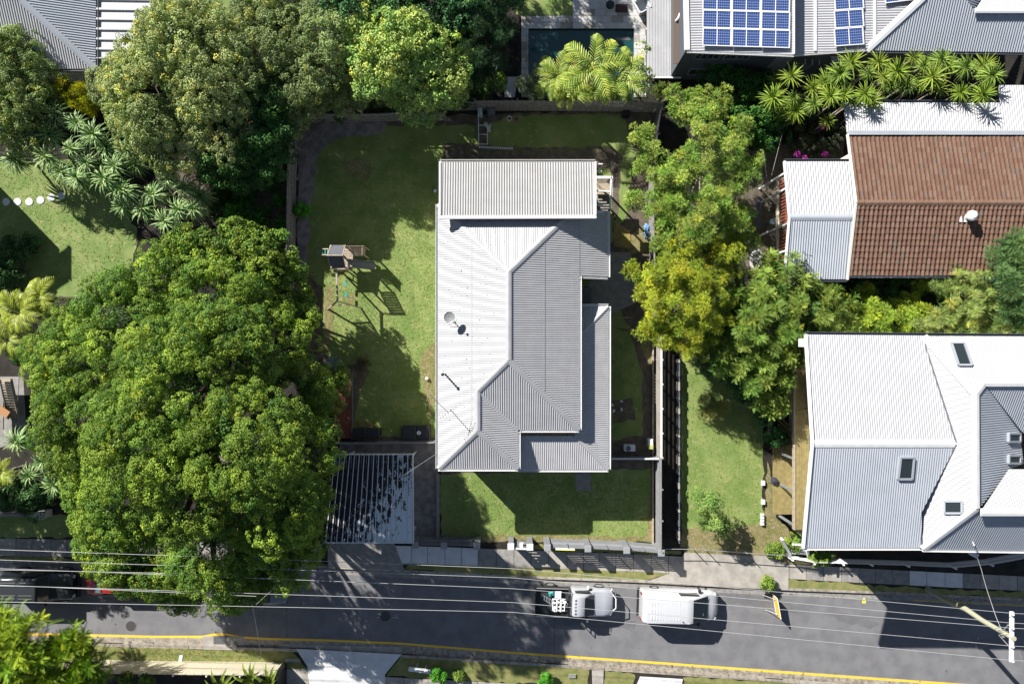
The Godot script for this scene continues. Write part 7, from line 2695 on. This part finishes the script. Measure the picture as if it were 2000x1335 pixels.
func make_trees() -> void:
	var deep := Color(0.072, 0.158, 0.026)
	var bright := Color(0.275, 0.375, 0.045)
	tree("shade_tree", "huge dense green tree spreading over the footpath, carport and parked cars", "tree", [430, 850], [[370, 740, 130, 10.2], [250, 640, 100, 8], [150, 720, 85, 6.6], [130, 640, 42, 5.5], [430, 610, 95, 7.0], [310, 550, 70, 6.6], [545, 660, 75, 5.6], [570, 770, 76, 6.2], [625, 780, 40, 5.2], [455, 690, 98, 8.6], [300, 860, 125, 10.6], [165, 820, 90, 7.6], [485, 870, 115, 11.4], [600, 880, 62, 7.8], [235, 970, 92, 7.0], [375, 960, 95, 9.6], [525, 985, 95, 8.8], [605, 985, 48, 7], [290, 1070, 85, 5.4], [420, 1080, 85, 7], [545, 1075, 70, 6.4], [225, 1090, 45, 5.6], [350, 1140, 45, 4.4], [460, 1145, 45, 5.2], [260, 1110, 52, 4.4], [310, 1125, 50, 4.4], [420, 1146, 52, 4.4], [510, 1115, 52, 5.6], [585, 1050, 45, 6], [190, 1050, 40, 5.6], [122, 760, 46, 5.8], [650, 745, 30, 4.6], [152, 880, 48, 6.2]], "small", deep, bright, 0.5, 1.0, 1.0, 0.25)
	tree("bright_tree", "bright green leafy tree between the huge tree and the timber fence", "tree", [500, 560], [[530, 500, 48, 5.2], [460, 490, 52, 5.4], [400, 500, 48, 5.2], [555, 555, 45, 5], [575, 610, 40, 4.8], [490, 545, 60, 6.2], [365, 480, 35, 4.6], [340, 500, 35, 5]], "broad", Color(0.065, 0.14, 0.022), Color(0.23, 0.315, 0.036), 0.22, 1.15, 1.0, 0.3)
	var olive := Color(0.19, 0.26, 0.09)
	var olive2 := Color(0.43, 0.48, 0.19)
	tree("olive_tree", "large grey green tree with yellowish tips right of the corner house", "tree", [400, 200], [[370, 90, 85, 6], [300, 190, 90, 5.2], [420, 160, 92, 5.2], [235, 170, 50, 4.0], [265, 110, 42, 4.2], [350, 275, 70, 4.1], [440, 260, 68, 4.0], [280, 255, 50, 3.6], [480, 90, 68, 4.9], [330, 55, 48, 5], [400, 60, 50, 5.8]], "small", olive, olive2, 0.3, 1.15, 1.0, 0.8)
	tree("grey_tree", "pale grey green tree in the middle of the northwest tree belt", "tree", [590, 180], [[560, 80, 70, 4.9], [600, 150, 66, 4.4], [545, 180, 50, 4.0], [640, 60, 55, 6.4], [520, 30, 55, 5.4], [640, 130, 45, 5.8], [570, 230, 36, 3.6], [670, 185, 40, 3.4], [700, 150, 40, 4.4]], "small", olive * 0.95, Color(0.269, 0.341, 0.127), 0.25, 1.15, 0.95, 0.5)
	tree("lime_tree", "rounded yellow green tree leaning over the back fence corner", "tree", [800, 190], [[785, 95, 72, 6.8], [845, 135, 64, 6.0], [740, 130, 58, 6.2], [815, 185, 48, 4.8], [880, 100, 48, 5.4], [725, 65, 45, 6.4], [870, 170, 38, 4.4]], "broad", Color(0.225, 0.378, 0.0942), Color(0.44, 0.511, 0.135), 0.22, 1.2, 0.95, 0.6)
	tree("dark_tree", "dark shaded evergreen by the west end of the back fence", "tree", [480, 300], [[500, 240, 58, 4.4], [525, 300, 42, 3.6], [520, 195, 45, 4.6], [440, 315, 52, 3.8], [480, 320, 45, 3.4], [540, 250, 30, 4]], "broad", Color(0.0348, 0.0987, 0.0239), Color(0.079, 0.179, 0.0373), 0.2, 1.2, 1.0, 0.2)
	tree("wispy_tree", "soft dark needle leaved tree right of the yellow green tree", "tree", [960, 130], [[935, 85, 42, 5.6, 0.8], [955, 125, 32, 4.4], [925, 45, 34, 5.4], [975, 60, 26, 4.6]], "fine", Color(0.0474, 0.0987, 0.0449), Color(0.079, 0.143, 0.0672), 0.12, 1.2, 1.0, 0.0)
	tree("back_tree", "deep green shaded trees at the top edge left of the pool garden", "tree", [840, 30], [[700, 5, 62, 6.2], [770, 5, 50, 6.0], [830, 0, 60, 6.4], [895, 20, 48, 6.2], [950, 0, 45, 5.0], [985, -20, 36, 4.2]], "broad", Color(0.0474, 0.126, 0.0449), Color(0.0948, 0.207, 0.0748), 0.2, 1.2, 1.0, 0.2)
	tree("west_tree", "olive green tree at the left edge below the corner house", "tree", [20, 220], [[30, 110, 48, 3.9], [45, 195, 55, 3.6], [10, 250, 46, 3.2], [80, 150, 34, 3.4], [60, 270, 36, 2.8], [-10, 150, 50, 3.9], [95, 190, 26, 3.0]], "small", olive, Color(0.253, 0.332, 0.105), 0.22, 1.15, 1.0, 0.7)
	tree("bamboo_clump", "light green bamboo clump between the lawn and the tiled house", "bamboo", [1370, 340], [[1340, 215, 36, 4.8], [1400, 205, 30, 4.8], [1385, 290, 52, 6], [1430, 265, 34, 5], [1325, 330, 52, 5.6], [1258, 275, 28, 4.4], [1262, 320, 26, 4.4], [1425, 350, 46, 5.4], [1300, 395, 50, 5.2], [1380, 415, 60, 6], [1440, 425, 34, 5], [1320, 460, 44, 5.2], [1380, 235, 34, 5.2], [1465, 320, 20, 4.6], [1240, 390, 18, 4.2], [1450, 470, 30, 4.4]], "bamboo", Color(0.183, 0.319, 0.0538), Color(0.378, 0.437, 0.0935), 0.12, 1.1, 0.8, 0.4, "pale_bark")
	tree("yellow_bamboo", "golden yellow bamboo clump overhanging the slatted fence", "bamboo", [1340, 590], [[1320, 530, 52, 5.8], [1390, 510, 44, 5.4], [1335, 600, 62, 6.2], [1385, 610, 38, 5.4], [1290, 590, 38, 5.2], [1275, 545, 30, 5], [1345, 665, 36, 4.8], [1232, 528, 14, 4.8], [1415, 485, 30, 5], [1268, 640, 22, 4.6], [1300, 655, 26, 4.8], [1370, 560, 44, 6]], "bamboo", Color(0.228, 0.312, 0.0329), Color(0.458, 0.48, 0.0451), 0.12, 1.1, 0.8, 0.5, "pale_bark")
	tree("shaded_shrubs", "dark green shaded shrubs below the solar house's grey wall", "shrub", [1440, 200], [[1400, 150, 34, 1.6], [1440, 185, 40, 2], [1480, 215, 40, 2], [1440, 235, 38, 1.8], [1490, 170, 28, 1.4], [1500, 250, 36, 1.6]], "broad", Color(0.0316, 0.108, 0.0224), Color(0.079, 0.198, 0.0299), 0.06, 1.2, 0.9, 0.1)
	tree("feathery_tree", "feathery mid green tree beside the tan decks and the small shed", "tree", [1510, 640], [[1475, 560, 48, 4.6, 0.6], [1540, 555, 42, 4.8, 0.6], [1500, 630, 56, 5.6, 0.6], [1570, 610, 48, 4.8, 0.6], [1455, 690, 46, 4.8, 0.6], [1490, 725, 42, 4.8, 0.6], [1505, 775, 28, 4.2, 0.6], [1535, 685, 34, 5.2, 0.6], [1620, 625, 40, 4.2, 0.6], [1430, 640, 34, 3.8, 0.6], [1600, 580, 30, 4, 0.6]], "pinnate", Color(0.0884, 0.182, 0.0289), Color(0.249, 0.308, 0.0574), 0.2, 1.0, 0.86, 0.3, "pale_bark")
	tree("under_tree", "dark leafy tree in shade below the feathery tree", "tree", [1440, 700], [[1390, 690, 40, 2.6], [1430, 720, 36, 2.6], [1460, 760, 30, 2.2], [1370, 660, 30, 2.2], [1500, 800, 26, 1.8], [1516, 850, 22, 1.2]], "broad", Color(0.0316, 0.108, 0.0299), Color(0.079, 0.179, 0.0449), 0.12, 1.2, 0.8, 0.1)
	tree("lime_shrubs", "bright yellow green shrubs along the north eave of the skylight house", "shrub", [1690, 610], [[1660, 615, 34, 3.6], [1705, 625, 34, 3.8], [1740, 640, 24, 3.2], [1690, 572, 16, 3.4], [1770, 590, 18, 3.2], [1785, 625, 26, 3.4], [1735, 600, 14, 3], [1800, 560, 12, 3.4]], "bamboo", Color(0.142, 0.251, 0.0299), Color(0.34, 0.418, 0.0451), 0.08, 1.1, 0.85, 0.5)
	tree("bottlebrush", "pale narrow leaved bottlebrush tree between the two eastern houses", "tree", [1880, 610], [[1875, 585, 52, 5], [1925, 620, 46, 4.8], [1835, 635, 38, 4.4], [1900, 650, 34, 4.4], [1950, 655, 28, 4], [1860, 550, 28, 4.4]], "long", Color(0.209, 0.304, 0.0777), Color(0.413, 0.467, 0.156), 0.14, 1.0, 0.8, 0.4, "pale_bark")
	tree("needle_tree", "blue green needle tree overhanging the tiled roof at the right edge", "tree", [2000, 560], [[1958, 500, 24, 6, 0.6], [1985, 540, 36, 6.4, 0.6], [1985, 600, 34, 5.6, 0.6], [1990, 485, 26, 6.2, 0.6], [2020, 560, 50, 6.6, 0.6], [1975, 640, 26, 4.6, 0.6]], "fine", Color(0.0711, 0.161, 0.0598), Color(0.174, 0.269, 0.0897), 0.16, 1.5, 1.0, 0.2)
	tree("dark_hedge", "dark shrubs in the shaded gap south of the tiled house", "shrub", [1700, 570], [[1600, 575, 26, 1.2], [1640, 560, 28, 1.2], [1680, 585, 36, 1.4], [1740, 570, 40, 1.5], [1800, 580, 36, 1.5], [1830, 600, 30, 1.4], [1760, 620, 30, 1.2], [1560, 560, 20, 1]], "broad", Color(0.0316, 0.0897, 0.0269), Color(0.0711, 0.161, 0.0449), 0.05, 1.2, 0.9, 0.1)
	tree("lawn_tree", "small open round tree standing alone on the east grass strip", "tree", [1410, 1040], [[1378, 980, 26, 2.2], [1395, 1008, 26, 2.2], [1372, 1012, 20, 1.8], [1408, 1030, 18, 1.7], [1362, 965, 14, 2]], "small", Color(0.111, 0.216, 0.0449), Color(0.258, 0.355, 0.0902), 0.07, 1.2, 0.55, 0.2)
	tree("straw_bush", "thin pale straw coloured bush in the east grass strip", "shrub", [1390, 800], [[1385, 795, 22, 0.5], [1405, 793, 14, 0.5]], "fine", Color(0.316, 0.322, 0.0897), Color(0.436, 0.432, 0.167), 0.03, 1.0, 0.5, 0.2)
	tree("corner_tree", "bright yellow green tree with long leaflets at the bottom left corner", "tree", [70, 1300], [[60, 1265, 52, 5.2], [120, 1295, 42, 4.8], [15, 1225, 36, 4.8], [150, 1262, 26, 4.6], [175, 1305, 28, 4.2], [30, 1310, 60, 5.2], [100, 1330, 50, 4.8], [-20, 1280, 60, 5.4]], "pinnate", Color(0.134, 0.251, 0.0179), Color(0.313, 0.402, 0.0258), 0.18, 1.3, 0.95, 0.3)
	for q in [[248, 1326, 12, 1.9, "small dark green shrub poking over the cream fence beside the corner tree"], [285, 1328, 12, 1.9, "dark green shrub poking over the cream fence, right of its smaller twin"], [855, 1317, 13, 0.5, "rounded bright green shrub at the end of the white bench"], [1064, 1325, 14, 0.5, "low bright green shrub on the shaded south verge near the road joint"], [895, 1318, 9, 0.2, "tiny pale tufted plant right of the white bench"], [1497, 1139, 12, 0.3, "small round dark shrub by the east driveway's corner"], [1600, 1086, 20, 0.4, "low yellow green shrub before the picket fence under the street eave"], [1548, 1060, 16, 0.4, "yellow green shrub beside the white garden steps"], [1510, 1072, 16, 0.3, "low olive shrub at the corner of the dry bank"], [970, 160, 20, 1.6, "round blue green shrub at the pale path's end"], [587, 408, 14, 0.5, "dark shrub on the gravel below the timber fence"]]:
		var g: bool = q[2] == 13 or q[2] == 14
		tree("garden_shrub", q[4], "shrub", [q[0], q[1]], [[q[0], q[1], q[2], q[3]], [q[0] + q[2] * 0.5, q[1] + 3, q[2] * 0.7, q[3] * 0.9]], "broad", Color(0.0632, 0.233, 0.0224) if g else Color(0.0948, 0.179, 0.0299), Color(0.109, 0.34, 0.0258) if g else Color(0.237, 0.322, 0.0449), 0.03, 0.9, 0.8, 0.2)
	tree("yellow_shrub", "golden yellow shrub in front of the corner house's eave", "shrub", [145, 190], [[130, 180, 22, 2.9], [160, 190, 22, 2.9], [175, 205, 16, 2.7], [115, 195, 14, 2.4]], "bamboo", Color(0.221, 0.251, 0.0149), Color(0.49, 0.464, 0.0193), 0.05, 1.0, 0.9, 0.4)
	tree("dead_shrub", "dry brown twiggy shrub behind the back fence", "shrub", [690, 200], [[690, 185, 28, 2], [655, 195, 22, 1.8], [745, 190, 26, 2], [600, 205, 24, 1.8], [560, 200, 18, 1.8]], "fine", Color(0.253, 0.198, 0.105), Color(0.442, 0.377, 0.194), 0.05, 1.0, 0.5, 0.2)
	tree("bougainvillea", "dark leafed bougainvillea with a few magenta flowers above the porch roof", "shrub", [1590, 280], [[1580, 255, 34, 0.9], [1605, 285, 30, 0.9], [1560, 285, 26, 0.8], [1630, 270, 20, 0.8], [1615, 240, 22, 0.8]], "small", Color(0.0442, 0.0538, 0.0329), Color(0.0869, 0.108, 0.0524), 0.05, 1.0, 0.7, 0.0)
	var fl := thing("bougainvillea_flowers", "magenta flower clusters above the iron porch roof", "flowers")
	crown(fl, [[1558, 302, 2.5, 2], [1573, 309, 2.5, 2], [1606, 246, 2, 2], [1611, 300, 2, 1.8]], "small", Color(0.40, 0.03, 0.36), Color(0.5, 0.06, 0.42), 0.4, 0.6, 0.0, "petals")
	tree("frangipani", "bare pale branched frangipani with few leaves beside the pool", "tree", [1225, 165], [[1225, 120, 26, 2.6], [1245, 145, 26, 2.4], [1235, 175, 26, 2.2], [1255, 100, 14, 2.6], [1215, 185, 22, 2], [1262, 165, 16, 2.2]], "big", Color(0.221, 0.305, 0.134), Color(0.49, 0.587, 0.309), 0.09, 0.8, 0.3, 0.2, "pale_bark")
	tree("silver_shrub", "grey twiggy shrub at the pool's southwest corner", "shrub", [1035, 170], [[1030, 160, 20, 1.2], [1045, 175, 20, 1.2], [1055, 145, 14, 1.2]], "fine", Color(0.205, 0.233, 0.15), Color(0.354, 0.402, 0.258), 0.04, 1.0, 0.6, 0.2)
	tree("bed_plants", "mixed low yellow green plants along the pool's south edge", "shrub", [1150, 178], [[1085, 180, 18, 0.8], [1120, 185, 18, 0.7], [1150, 180, 20, 0.8], [1185, 182, 18, 0.8], [1210, 178, 16, 0.8], [1290, 178, 14, 0.6]], "long", Color(0.142, 0.233, 0.0449), Color(0.381, 0.418, 0.115), 0.03, 0.9, 0.7, 0.3)
	tree("bare_tree", "bare white twigged tree at the top edge left of the pool paving", "tree", [1010, 5], [[1015, 10, 24, 3], [1040, 20, 18, 3], [1000, 30, 16, 2.8]], "fine", Color(0.34, 0.34, 0.232), Color(0.544, 0.572, 0.412), 0.05, 0.7, 0.12, 0.0, "pale_bark")
	tree("west_understory", "dark understory shrubs below the spiky plants of the west garden", "shrub", [40, 500], [[20, 490, 30, 1], [10, 540, 30, 1], [60, 475, 16, 0.5], [70, 960, 40, 1], [120, 930, 30, 0.8], [40, 690, 20, 0.8], [20, 960, 30, 0.8]], "broad", Color(0.0316, 0.0897, 0.0269), Color(0.079, 0.161, 0.0449), 0.05, 1.1, 0.8, 0.1)
	tree("fence_plants", "dark broad plants in the shade left of the timber fence", "shrub", [545, 420], [[545, 390, 14, 1], [550, 430, 14, 1], [538, 460, 14, 1], [480, 420, 40, 0.5], [440, 400, 30, 0.5]], "big", Color(0.0316, 0.126, 0.0224), Color(0.079, 0.233, 0.0299), 0.04, 1.0, 0.6, 0.1)
	tree("front_garden_tree", "leafy tree in the front garden beyond the left edge", "tree", [-180, 960], [[-260, 905, 70, 5], [-185, 940, 65, 5], [-110, 1000, 55, 5], [-330, 890, 60, 5]], "small", olive, olive2, 0.2, 1.3, 0.9, 0.3)
	tree("pool_side_tree", "tall tree beyond the top edge that dapples the pool paving", "tree", [980, -260], [[950, -300, 90, 6], [1000, -260, 50, 5.4]], "small", deep, bright, 0.2, 1.3, 0.62, 0.2)
	tree("back_garden_tree", "tall tree beyond the top edge shading the wispy tree", "tree", [760, -190], [[730, -190, 90, 6], [830, -220, 90, 6], [640, -150, 80, 6]], "small", deep, bright, 0.2, 1.3, 0.9, 0.2)
	tree("fence_undergrowth", "low dark undergrowth beneath the trees along the back fence", "shrub", [640, 205], [[620, 195, 26, 0.9], [665, 208, 22, 0.8], [715, 200, 26, 1], [760, 205, 24, 0.9], [900, 190, 24, 0.9], [500, 350, 36, 0.7], [460, 375, 30, 0.6], [420, 330, 30, 0.8], [530, 350, 26, 0.7], [940, 170, 24, 0.9], [690, 160, 30, 1.2]], "broad", Color(0.0402, 0.091, 0.026), Color(0.0937, 0.169, 0.0455), 0.05, 1.1, 0.8, 0.2)


# ---------------------------------------------------------------- rosettes and palms
func strap(mb: MB, o: Vector3, dir: Vector3, l: float, w: float, droop: float, fold := 0.25) -> void:
	var s := dir.cross(Vector3.UP)
	s = Vector3(s.x, 0, s.z).normalized() if s.length() > 0.05 else Vector3(1, 0, 0)
	var prev := o
	var pw := w * 0.7
	var d := dir
	var k := 4
	for i in k:
		d = (d + Vector3.DOWN * droop * (i + 0.5) / k).normalized()
		var nx := prev + d * l / k
		var nw: float = [w, w * 0.95, w * 0.65, 0.003][i]
		var u := s.cross(d) * -1.0
		if u.y < 0:
			u = -u
		var e0 := u * pw * fold; var e1 := u * nw * fold
		mb.quad(prev, nx, nx + s * nw + e1, prev + s * pw + e0)
		mb.quad(prev - s * pw + e0, nx - s * nw + e1, nx, prev)
		prev = nx
		pw = nw

func rosette_mesh(n: int, l: float, w: float, low: float, droop: float, c0: Color, c1: Color) -> ArrayMesh:
	var mb := MB.new()
	for i in n:
		var f := (i + 0.5) / n
		var el := lerpf(1.45, low, pow(f, 0.8)) + R(-0.1, 0.1)
		var az := i * 2.39996 + R(-0.15, 0.15)
		var d := Vector3(cos(az) * cos(el), sin(el), sin(az) * cos(el))
		var g := R(0.75, 1.2)
		var c := c0.lerp(c1, rng.randf()) * g
		mb.col = Color(c.r, c.g, c.b)
		strap(mb, d * 0.05 + Vector3.DOWN * 0.12 * f, d, l * R(0.8, 1.1) * (0.65 + 0.35 * sin(f * PI)), w * R(0.8, 1.15), droop * R(0.6, 1.3))
	return mb.mesh()

func frond_mesh(l: float, leaf: float, pairs: int, arch: float, c0: Color, c1: Color) -> ArrayMesh:
	var mb := MB.new()
	var pts := []
	var p := Vector3.ZERO
	var ang := 0.75
	for i in pairs + 1:
		pts.append(p)
		p += Vector3(cos(ang), sin(ang), 0) * l / pairs
		ang -= arch / pairs
	mb.col = c1
	mb.tube([pts[0], pts[pairs / 3], pts[2 * pairs / 3], pts[pairs]], 0.03, 0.008, 4)
	for i in range(2, pairs):
		var f := float(i) / pairs
		var d: Vector3 = (pts[i + 1] - pts[i]).normalized()
		var ll := leaf * sin(PI * clampf(f * 0.86 + 0.1, 0, 1)) * R(0.85, 1.1)
		for s in [-1, 1]:
			var c := c0.lerp(c1, rng.randf()) * R(0.8, 1.2)
			mb.col = Color(c.r, c.g, c.b)
			var out := (d * (0.7 + f * 0.5) + Vector3(0, 0.35, s)).normalized()
			strap(mb, pts[i], out, ll, 0.042, 0.35, 0.25)
	return mb.mesh()

func band(q: Array, cuts: Array) -> int:
	var k := 0
	for c in cuts:
		if q[1] >= c:
			k += 1
	return k

func rank(all: Array, q: Array, cuts: Array) -> String:      # its place from the west within its row
	var k := 0
	for o in all:
		if band(o, cuts) == band(q, cuts) and (o[0] < q[0] or (o[0] == q[0] and o[1] < q[1])):
			k += 1
	return ["westernmost", "second from the west", "third from the west", "fourth from the west", "fifth from the west", "sixth from the west", "seventh from the west", "eighth from the west", "ninth from the west", "tenth from the west", "eleventh from the west", "twelfth from the west", "thirteenth from the west", "fourteenth from the west", "fifteenth from the west"][mini(k, 14)]

func make_plants() -> void:
	var leafm := leafy("strap_leaf", 0.5, 0.42)
	# dragon trees in a row
	var variants := []
	for k in 3:
		variants.append(rosette_mesh([64, 54, 72][k], 0.86, 0.034, [-0.45, -0.25, -0.6][k], [0.35, 0.25, 0.5][k], [Color(0.10, 0.18, 0.025), Color(0.14, 0.21, 0.03), Color(0.09, 0.16, 0.03)][k], [Color(0.28, 0.37, 0.045), Color(0.34, 0.41, 0.06), Color(0.24, 0.33, 0.055)][k]))
	var spots := [[1510, 190], [1545, 148], [1550, 190], [1552, 216], [1587, 172], [1590, 203], [1612, 158], [1616, 236], [1642, 143], [1648, 186], [1662, 122], [1696, 142], [1690, 183], [1716, 122], [1740, 168], [1752, 140], [1786, 112], [1772, 165], [1800, 160], [1822, 150], [1838, 116], [1850, 128], [1834, 172], [1886, 130], [1876, 180], [1921, 128], [1938, 146], [1920, 184], [1703, 196], [1664, 196], [1622, 188], [1726, 150], [1805, 128], [1528, 210], [1520, 160]]
	var i := 0
	for q in spots:
		var h := 4.9 + 0.5 * sin(i * 1.7) + (0.0 if q[0] > 1600 else -0.8)
		if i == 33 or i == 34 or i == 7:
			h = 3.2
		var t := thing("dragon_tree", "spiky yellow green rosette, %s in the %s of the bed" % [rank(spots, q, [151, 176]), ["upper row", "middle row", "lower row"][band(q, [151, 176])]], "dragon tree", P(q[0], q[1], h) * Vector3(1, 0, 1), 0, "spiky rosette plants in a row under the solar house")
		var mb := MB.new()
		mb.tube([Vector3(R(-0.15, 0.15), 0, R(-0.15, 0.15)), Vector3(0, h * 0.5, 0), Vector3(0, h, 0)], 0.07, 0.045, 6)
		part("stem", mb.mesh(), mats["pale_bark"], t)
		var o := part("leaves", variants[i % 3], leafm, t)
		o.transform = Transform3D(Basis(Vector3(R(-1, 1), 0, R(-1, 1)).normalized(), R(0.0, 0.3)) * Basis(Vector3.UP, R(0, TAU)) * Basis.from_scale(Vector3.ONE * R(0.68, 1.16)), Vector3(0, h, 0))
		i += 1
	# screw pines in the west garden
	variants = []
	for k in 3:
		variants.append(rosette_mesh(76, 1.15, 0.038, -0.8, 0.85, Color(0.10, 0.21, 0.06), Color(0.36, 0.46, 0.19)))
	spots = [[112, 222], [150, 240], [95, 262], [182, 262], [140, 290], [208, 288], [246, 292], [90, 308], [170, 318], [224, 324], [264, 320], [150, 348], [204, 350], [122, 336], [240, 372], [328, 350], [300, 380], [358, 366], [390, 382], [280, 408], [350, 408], [240, 402], [322, 432], [378, 408], [30, 312], [35, 862], [58, 928], [20, 945], [105, 945], [85, 900]]
	i = 0
	for q in spots:
		var h := 2.9 + 0.5 * sin(i * 2.3) + (0.4 if q[0] < 220 else 0.0)
		if i >= 24:
			h = 1.6 + 0.3 * sin(i * 1.1)
		var b2 := band(q, [300, 345, 500])
		var t := thing("screw_pine", "dusty strap leaved plant, %s in the %s" % [rank(spots, q, [300, 345, 500]), ["clump's upper tier", "clump's middle tier", "clump's lower tier", "bed left of the big tree"][b2]], "screw pine", P(q[0], q[1], h) * Vector3(1, 0, 1), 0, "strap leaved plants in the west garden")
		var mb := MB.new()
		mb.tube([Vector3(R(-0.3, 0.3), 0, R(-0.3, 0.3)), Vector3(0, h * 0.5, 0), Vector3(0, h, 0)], 0.08, 0.06, 6)
		part("stem", mb.mesh(), mats["bark"], t)
		var o := part("leaves", variants[i % 3], leafm, t)
		o.transform = Transform3D(Basis(Vector3(R(-1, 1), 0, R(-1, 1)).normalized(), R(0.0, 0.35)) * Basis(Vector3.UP, R(0, TAU)) * Basis.from_scale(Vector3.ONE * R(0.8, 1.15)), Vector3(0, h, 0))
		i += 1
	# palms
	var pal := [Color(0.11, 0.20, 0.025), Color(0.40, 0.44, 0.07)]
	var fr := []
	for k in 3:
		fr.append(frond_mesh(2.5, 0.72, 15, 1.5, pal[0], pal[1]))
	var gold := []
	for k in 2:
		gold.append(frond_mesh(1.9, 0.6, 14, 1.9, Color(0.12, 0.16, 0.015), Color(0.33, 0.38, 0.05)))
	for q in [[1158, 132, 4.2, 9, 1.0, 0, "tall palm with long feathery fronds reaching over the pool"], [1088, 150, 3.6, 13, 0.72, 0, "dense palm left of the tall pool palm"], [1120, 168, 3.0, 10, 0.6, 0, "low palm between the two larger pool palms"], [1205, 150, 3.4, 10, 0.8, 0, "palm right of the tall pool palm beside the frangipani"], [38, 610, 3.6, 12, 1.0, 1, "golden cane palm at the left edge touching the huge tree"], [78, 578, 3.0, 9, 0.8, 1, "second golden palm right of the left edge palm"], [15, 665, 3.0, 9, 0.85, 1, "golden palm below its neighbours at the left edge"], [5, 920, 1.8, 7, 0.7, 1, "half seen golden palm at the left edge by the spiky plants"]]:
		var t := thing("palm", q[6], "palm", P(q[0], q[1], q[2]) * Vector3(1, 0, 1))
		var mb := MB.new()
		mb.tube([Vector3(0.1, 0, 0), Vector3(0, q[2] * 0.5, 0.05), Vector3(0, q[2], 0)], 0.11, 0.08, 8)
		part("stem", mb.mesh(), mats["pale_bark"], t)
		for k in q[3]:
			var m: Mesh = fr[k % 3] if q[5] == 0 else gold[k % 2]
			var o := part("frond", m, leafm, t)
			var a: float = k * TAU / q[3] + R(-0.25, 0.25)
			o.transform = Transform3D(Basis(Vector3.UP, a) * Basis(Vector3.BACK, R(-0.35, 0.35)) * Basis.from_scale(Vector3.ONE * q[4] * R(0.85, 1.15)), Vector3(0, q[2], 0))
	# banana leaves behind the cream fence
	var bl := MB.new()
	for k in 7:
		var g := R(0.85, 1.2)
		bl.col = Color(0.14 * g, 0.19 * g, 0.03 * g)
		var f := k / 7.0
		strap(bl, Vector3(0, 0, 0), Vector3(cos(k * 2.4) * 0.4, 1.0, sin(k * 2.4) * 0.4 - 0.5).normalized(), 1.7, 0.13, 0.7, 0.3)
	for q in [[495, 1330, "ragged banana plant poking above the cream fence near the dark gate"], [528, 1335, "banana plant closest to the dark gate at the bottom edge"], [430, 1342, "banana plant left of the other two behind the cream fence"]]:
		var t := thing("banana_plant", q[2], "banana plant", P(q[0], q[1], 1.8) * Vector3(1, 0, 1), R(0, 6))
		part("leaves", bl.mesh(), leafm, t).position = Vector3(0, 1.6, 0)
		var mb := MB.new()
		mb.tube([Vector3.ZERO, Vector3(0, 1.7, 0)], 0.1, 0.06, 7)
		part("stem", mb.mesh(), mats["pale_bark"], t)
	# silver agave by the deck, clivia clumps
	var ag := thing("silver_agave", "silver blue broad bladed agave beside the red deck", "agave", P(652, 709, 0.5))
	var am := MB.new()
	for k in 15:
		var el := lerpf(0.9, 0.05, k / 15.0)
		var az := k * 2.4
		var g := R(0.8, 1.15)
		am.col = Color(0.23 * g, 0.28 * g, 0.33 * g)
		strap(am, Vector3.ZERO, Vector3(cos(az) * cos(el), sin(el), sin(az) * cos(el)), 0.72 * R(0.85, 1.1), 0.07, 0.1, 0.4)
	part("leaves", am.mesh(), leafm, ag)
	var sm := MB.new()
	sm.tube([Vector3(0, -0.5, 0), Vector3(0, 0.02, 0)], 0.12, 0.08, 8)
	part("stem", sm.mesh(), mats["bark"], ag)
	print("sprays ", shared.get("total", 0))
	tree("dry_tuft", "dry brown tufted plant on the bare soil near the agave", "plant", [708, 716], [[706, 714, 9, 0.3], [714, 706, 7, 0.25]], "fine", Color(0.12, 0.09, 0.05), Color(0.28, 0.22, 0.13), 0.03, 0.8, 0.7, 0.1)
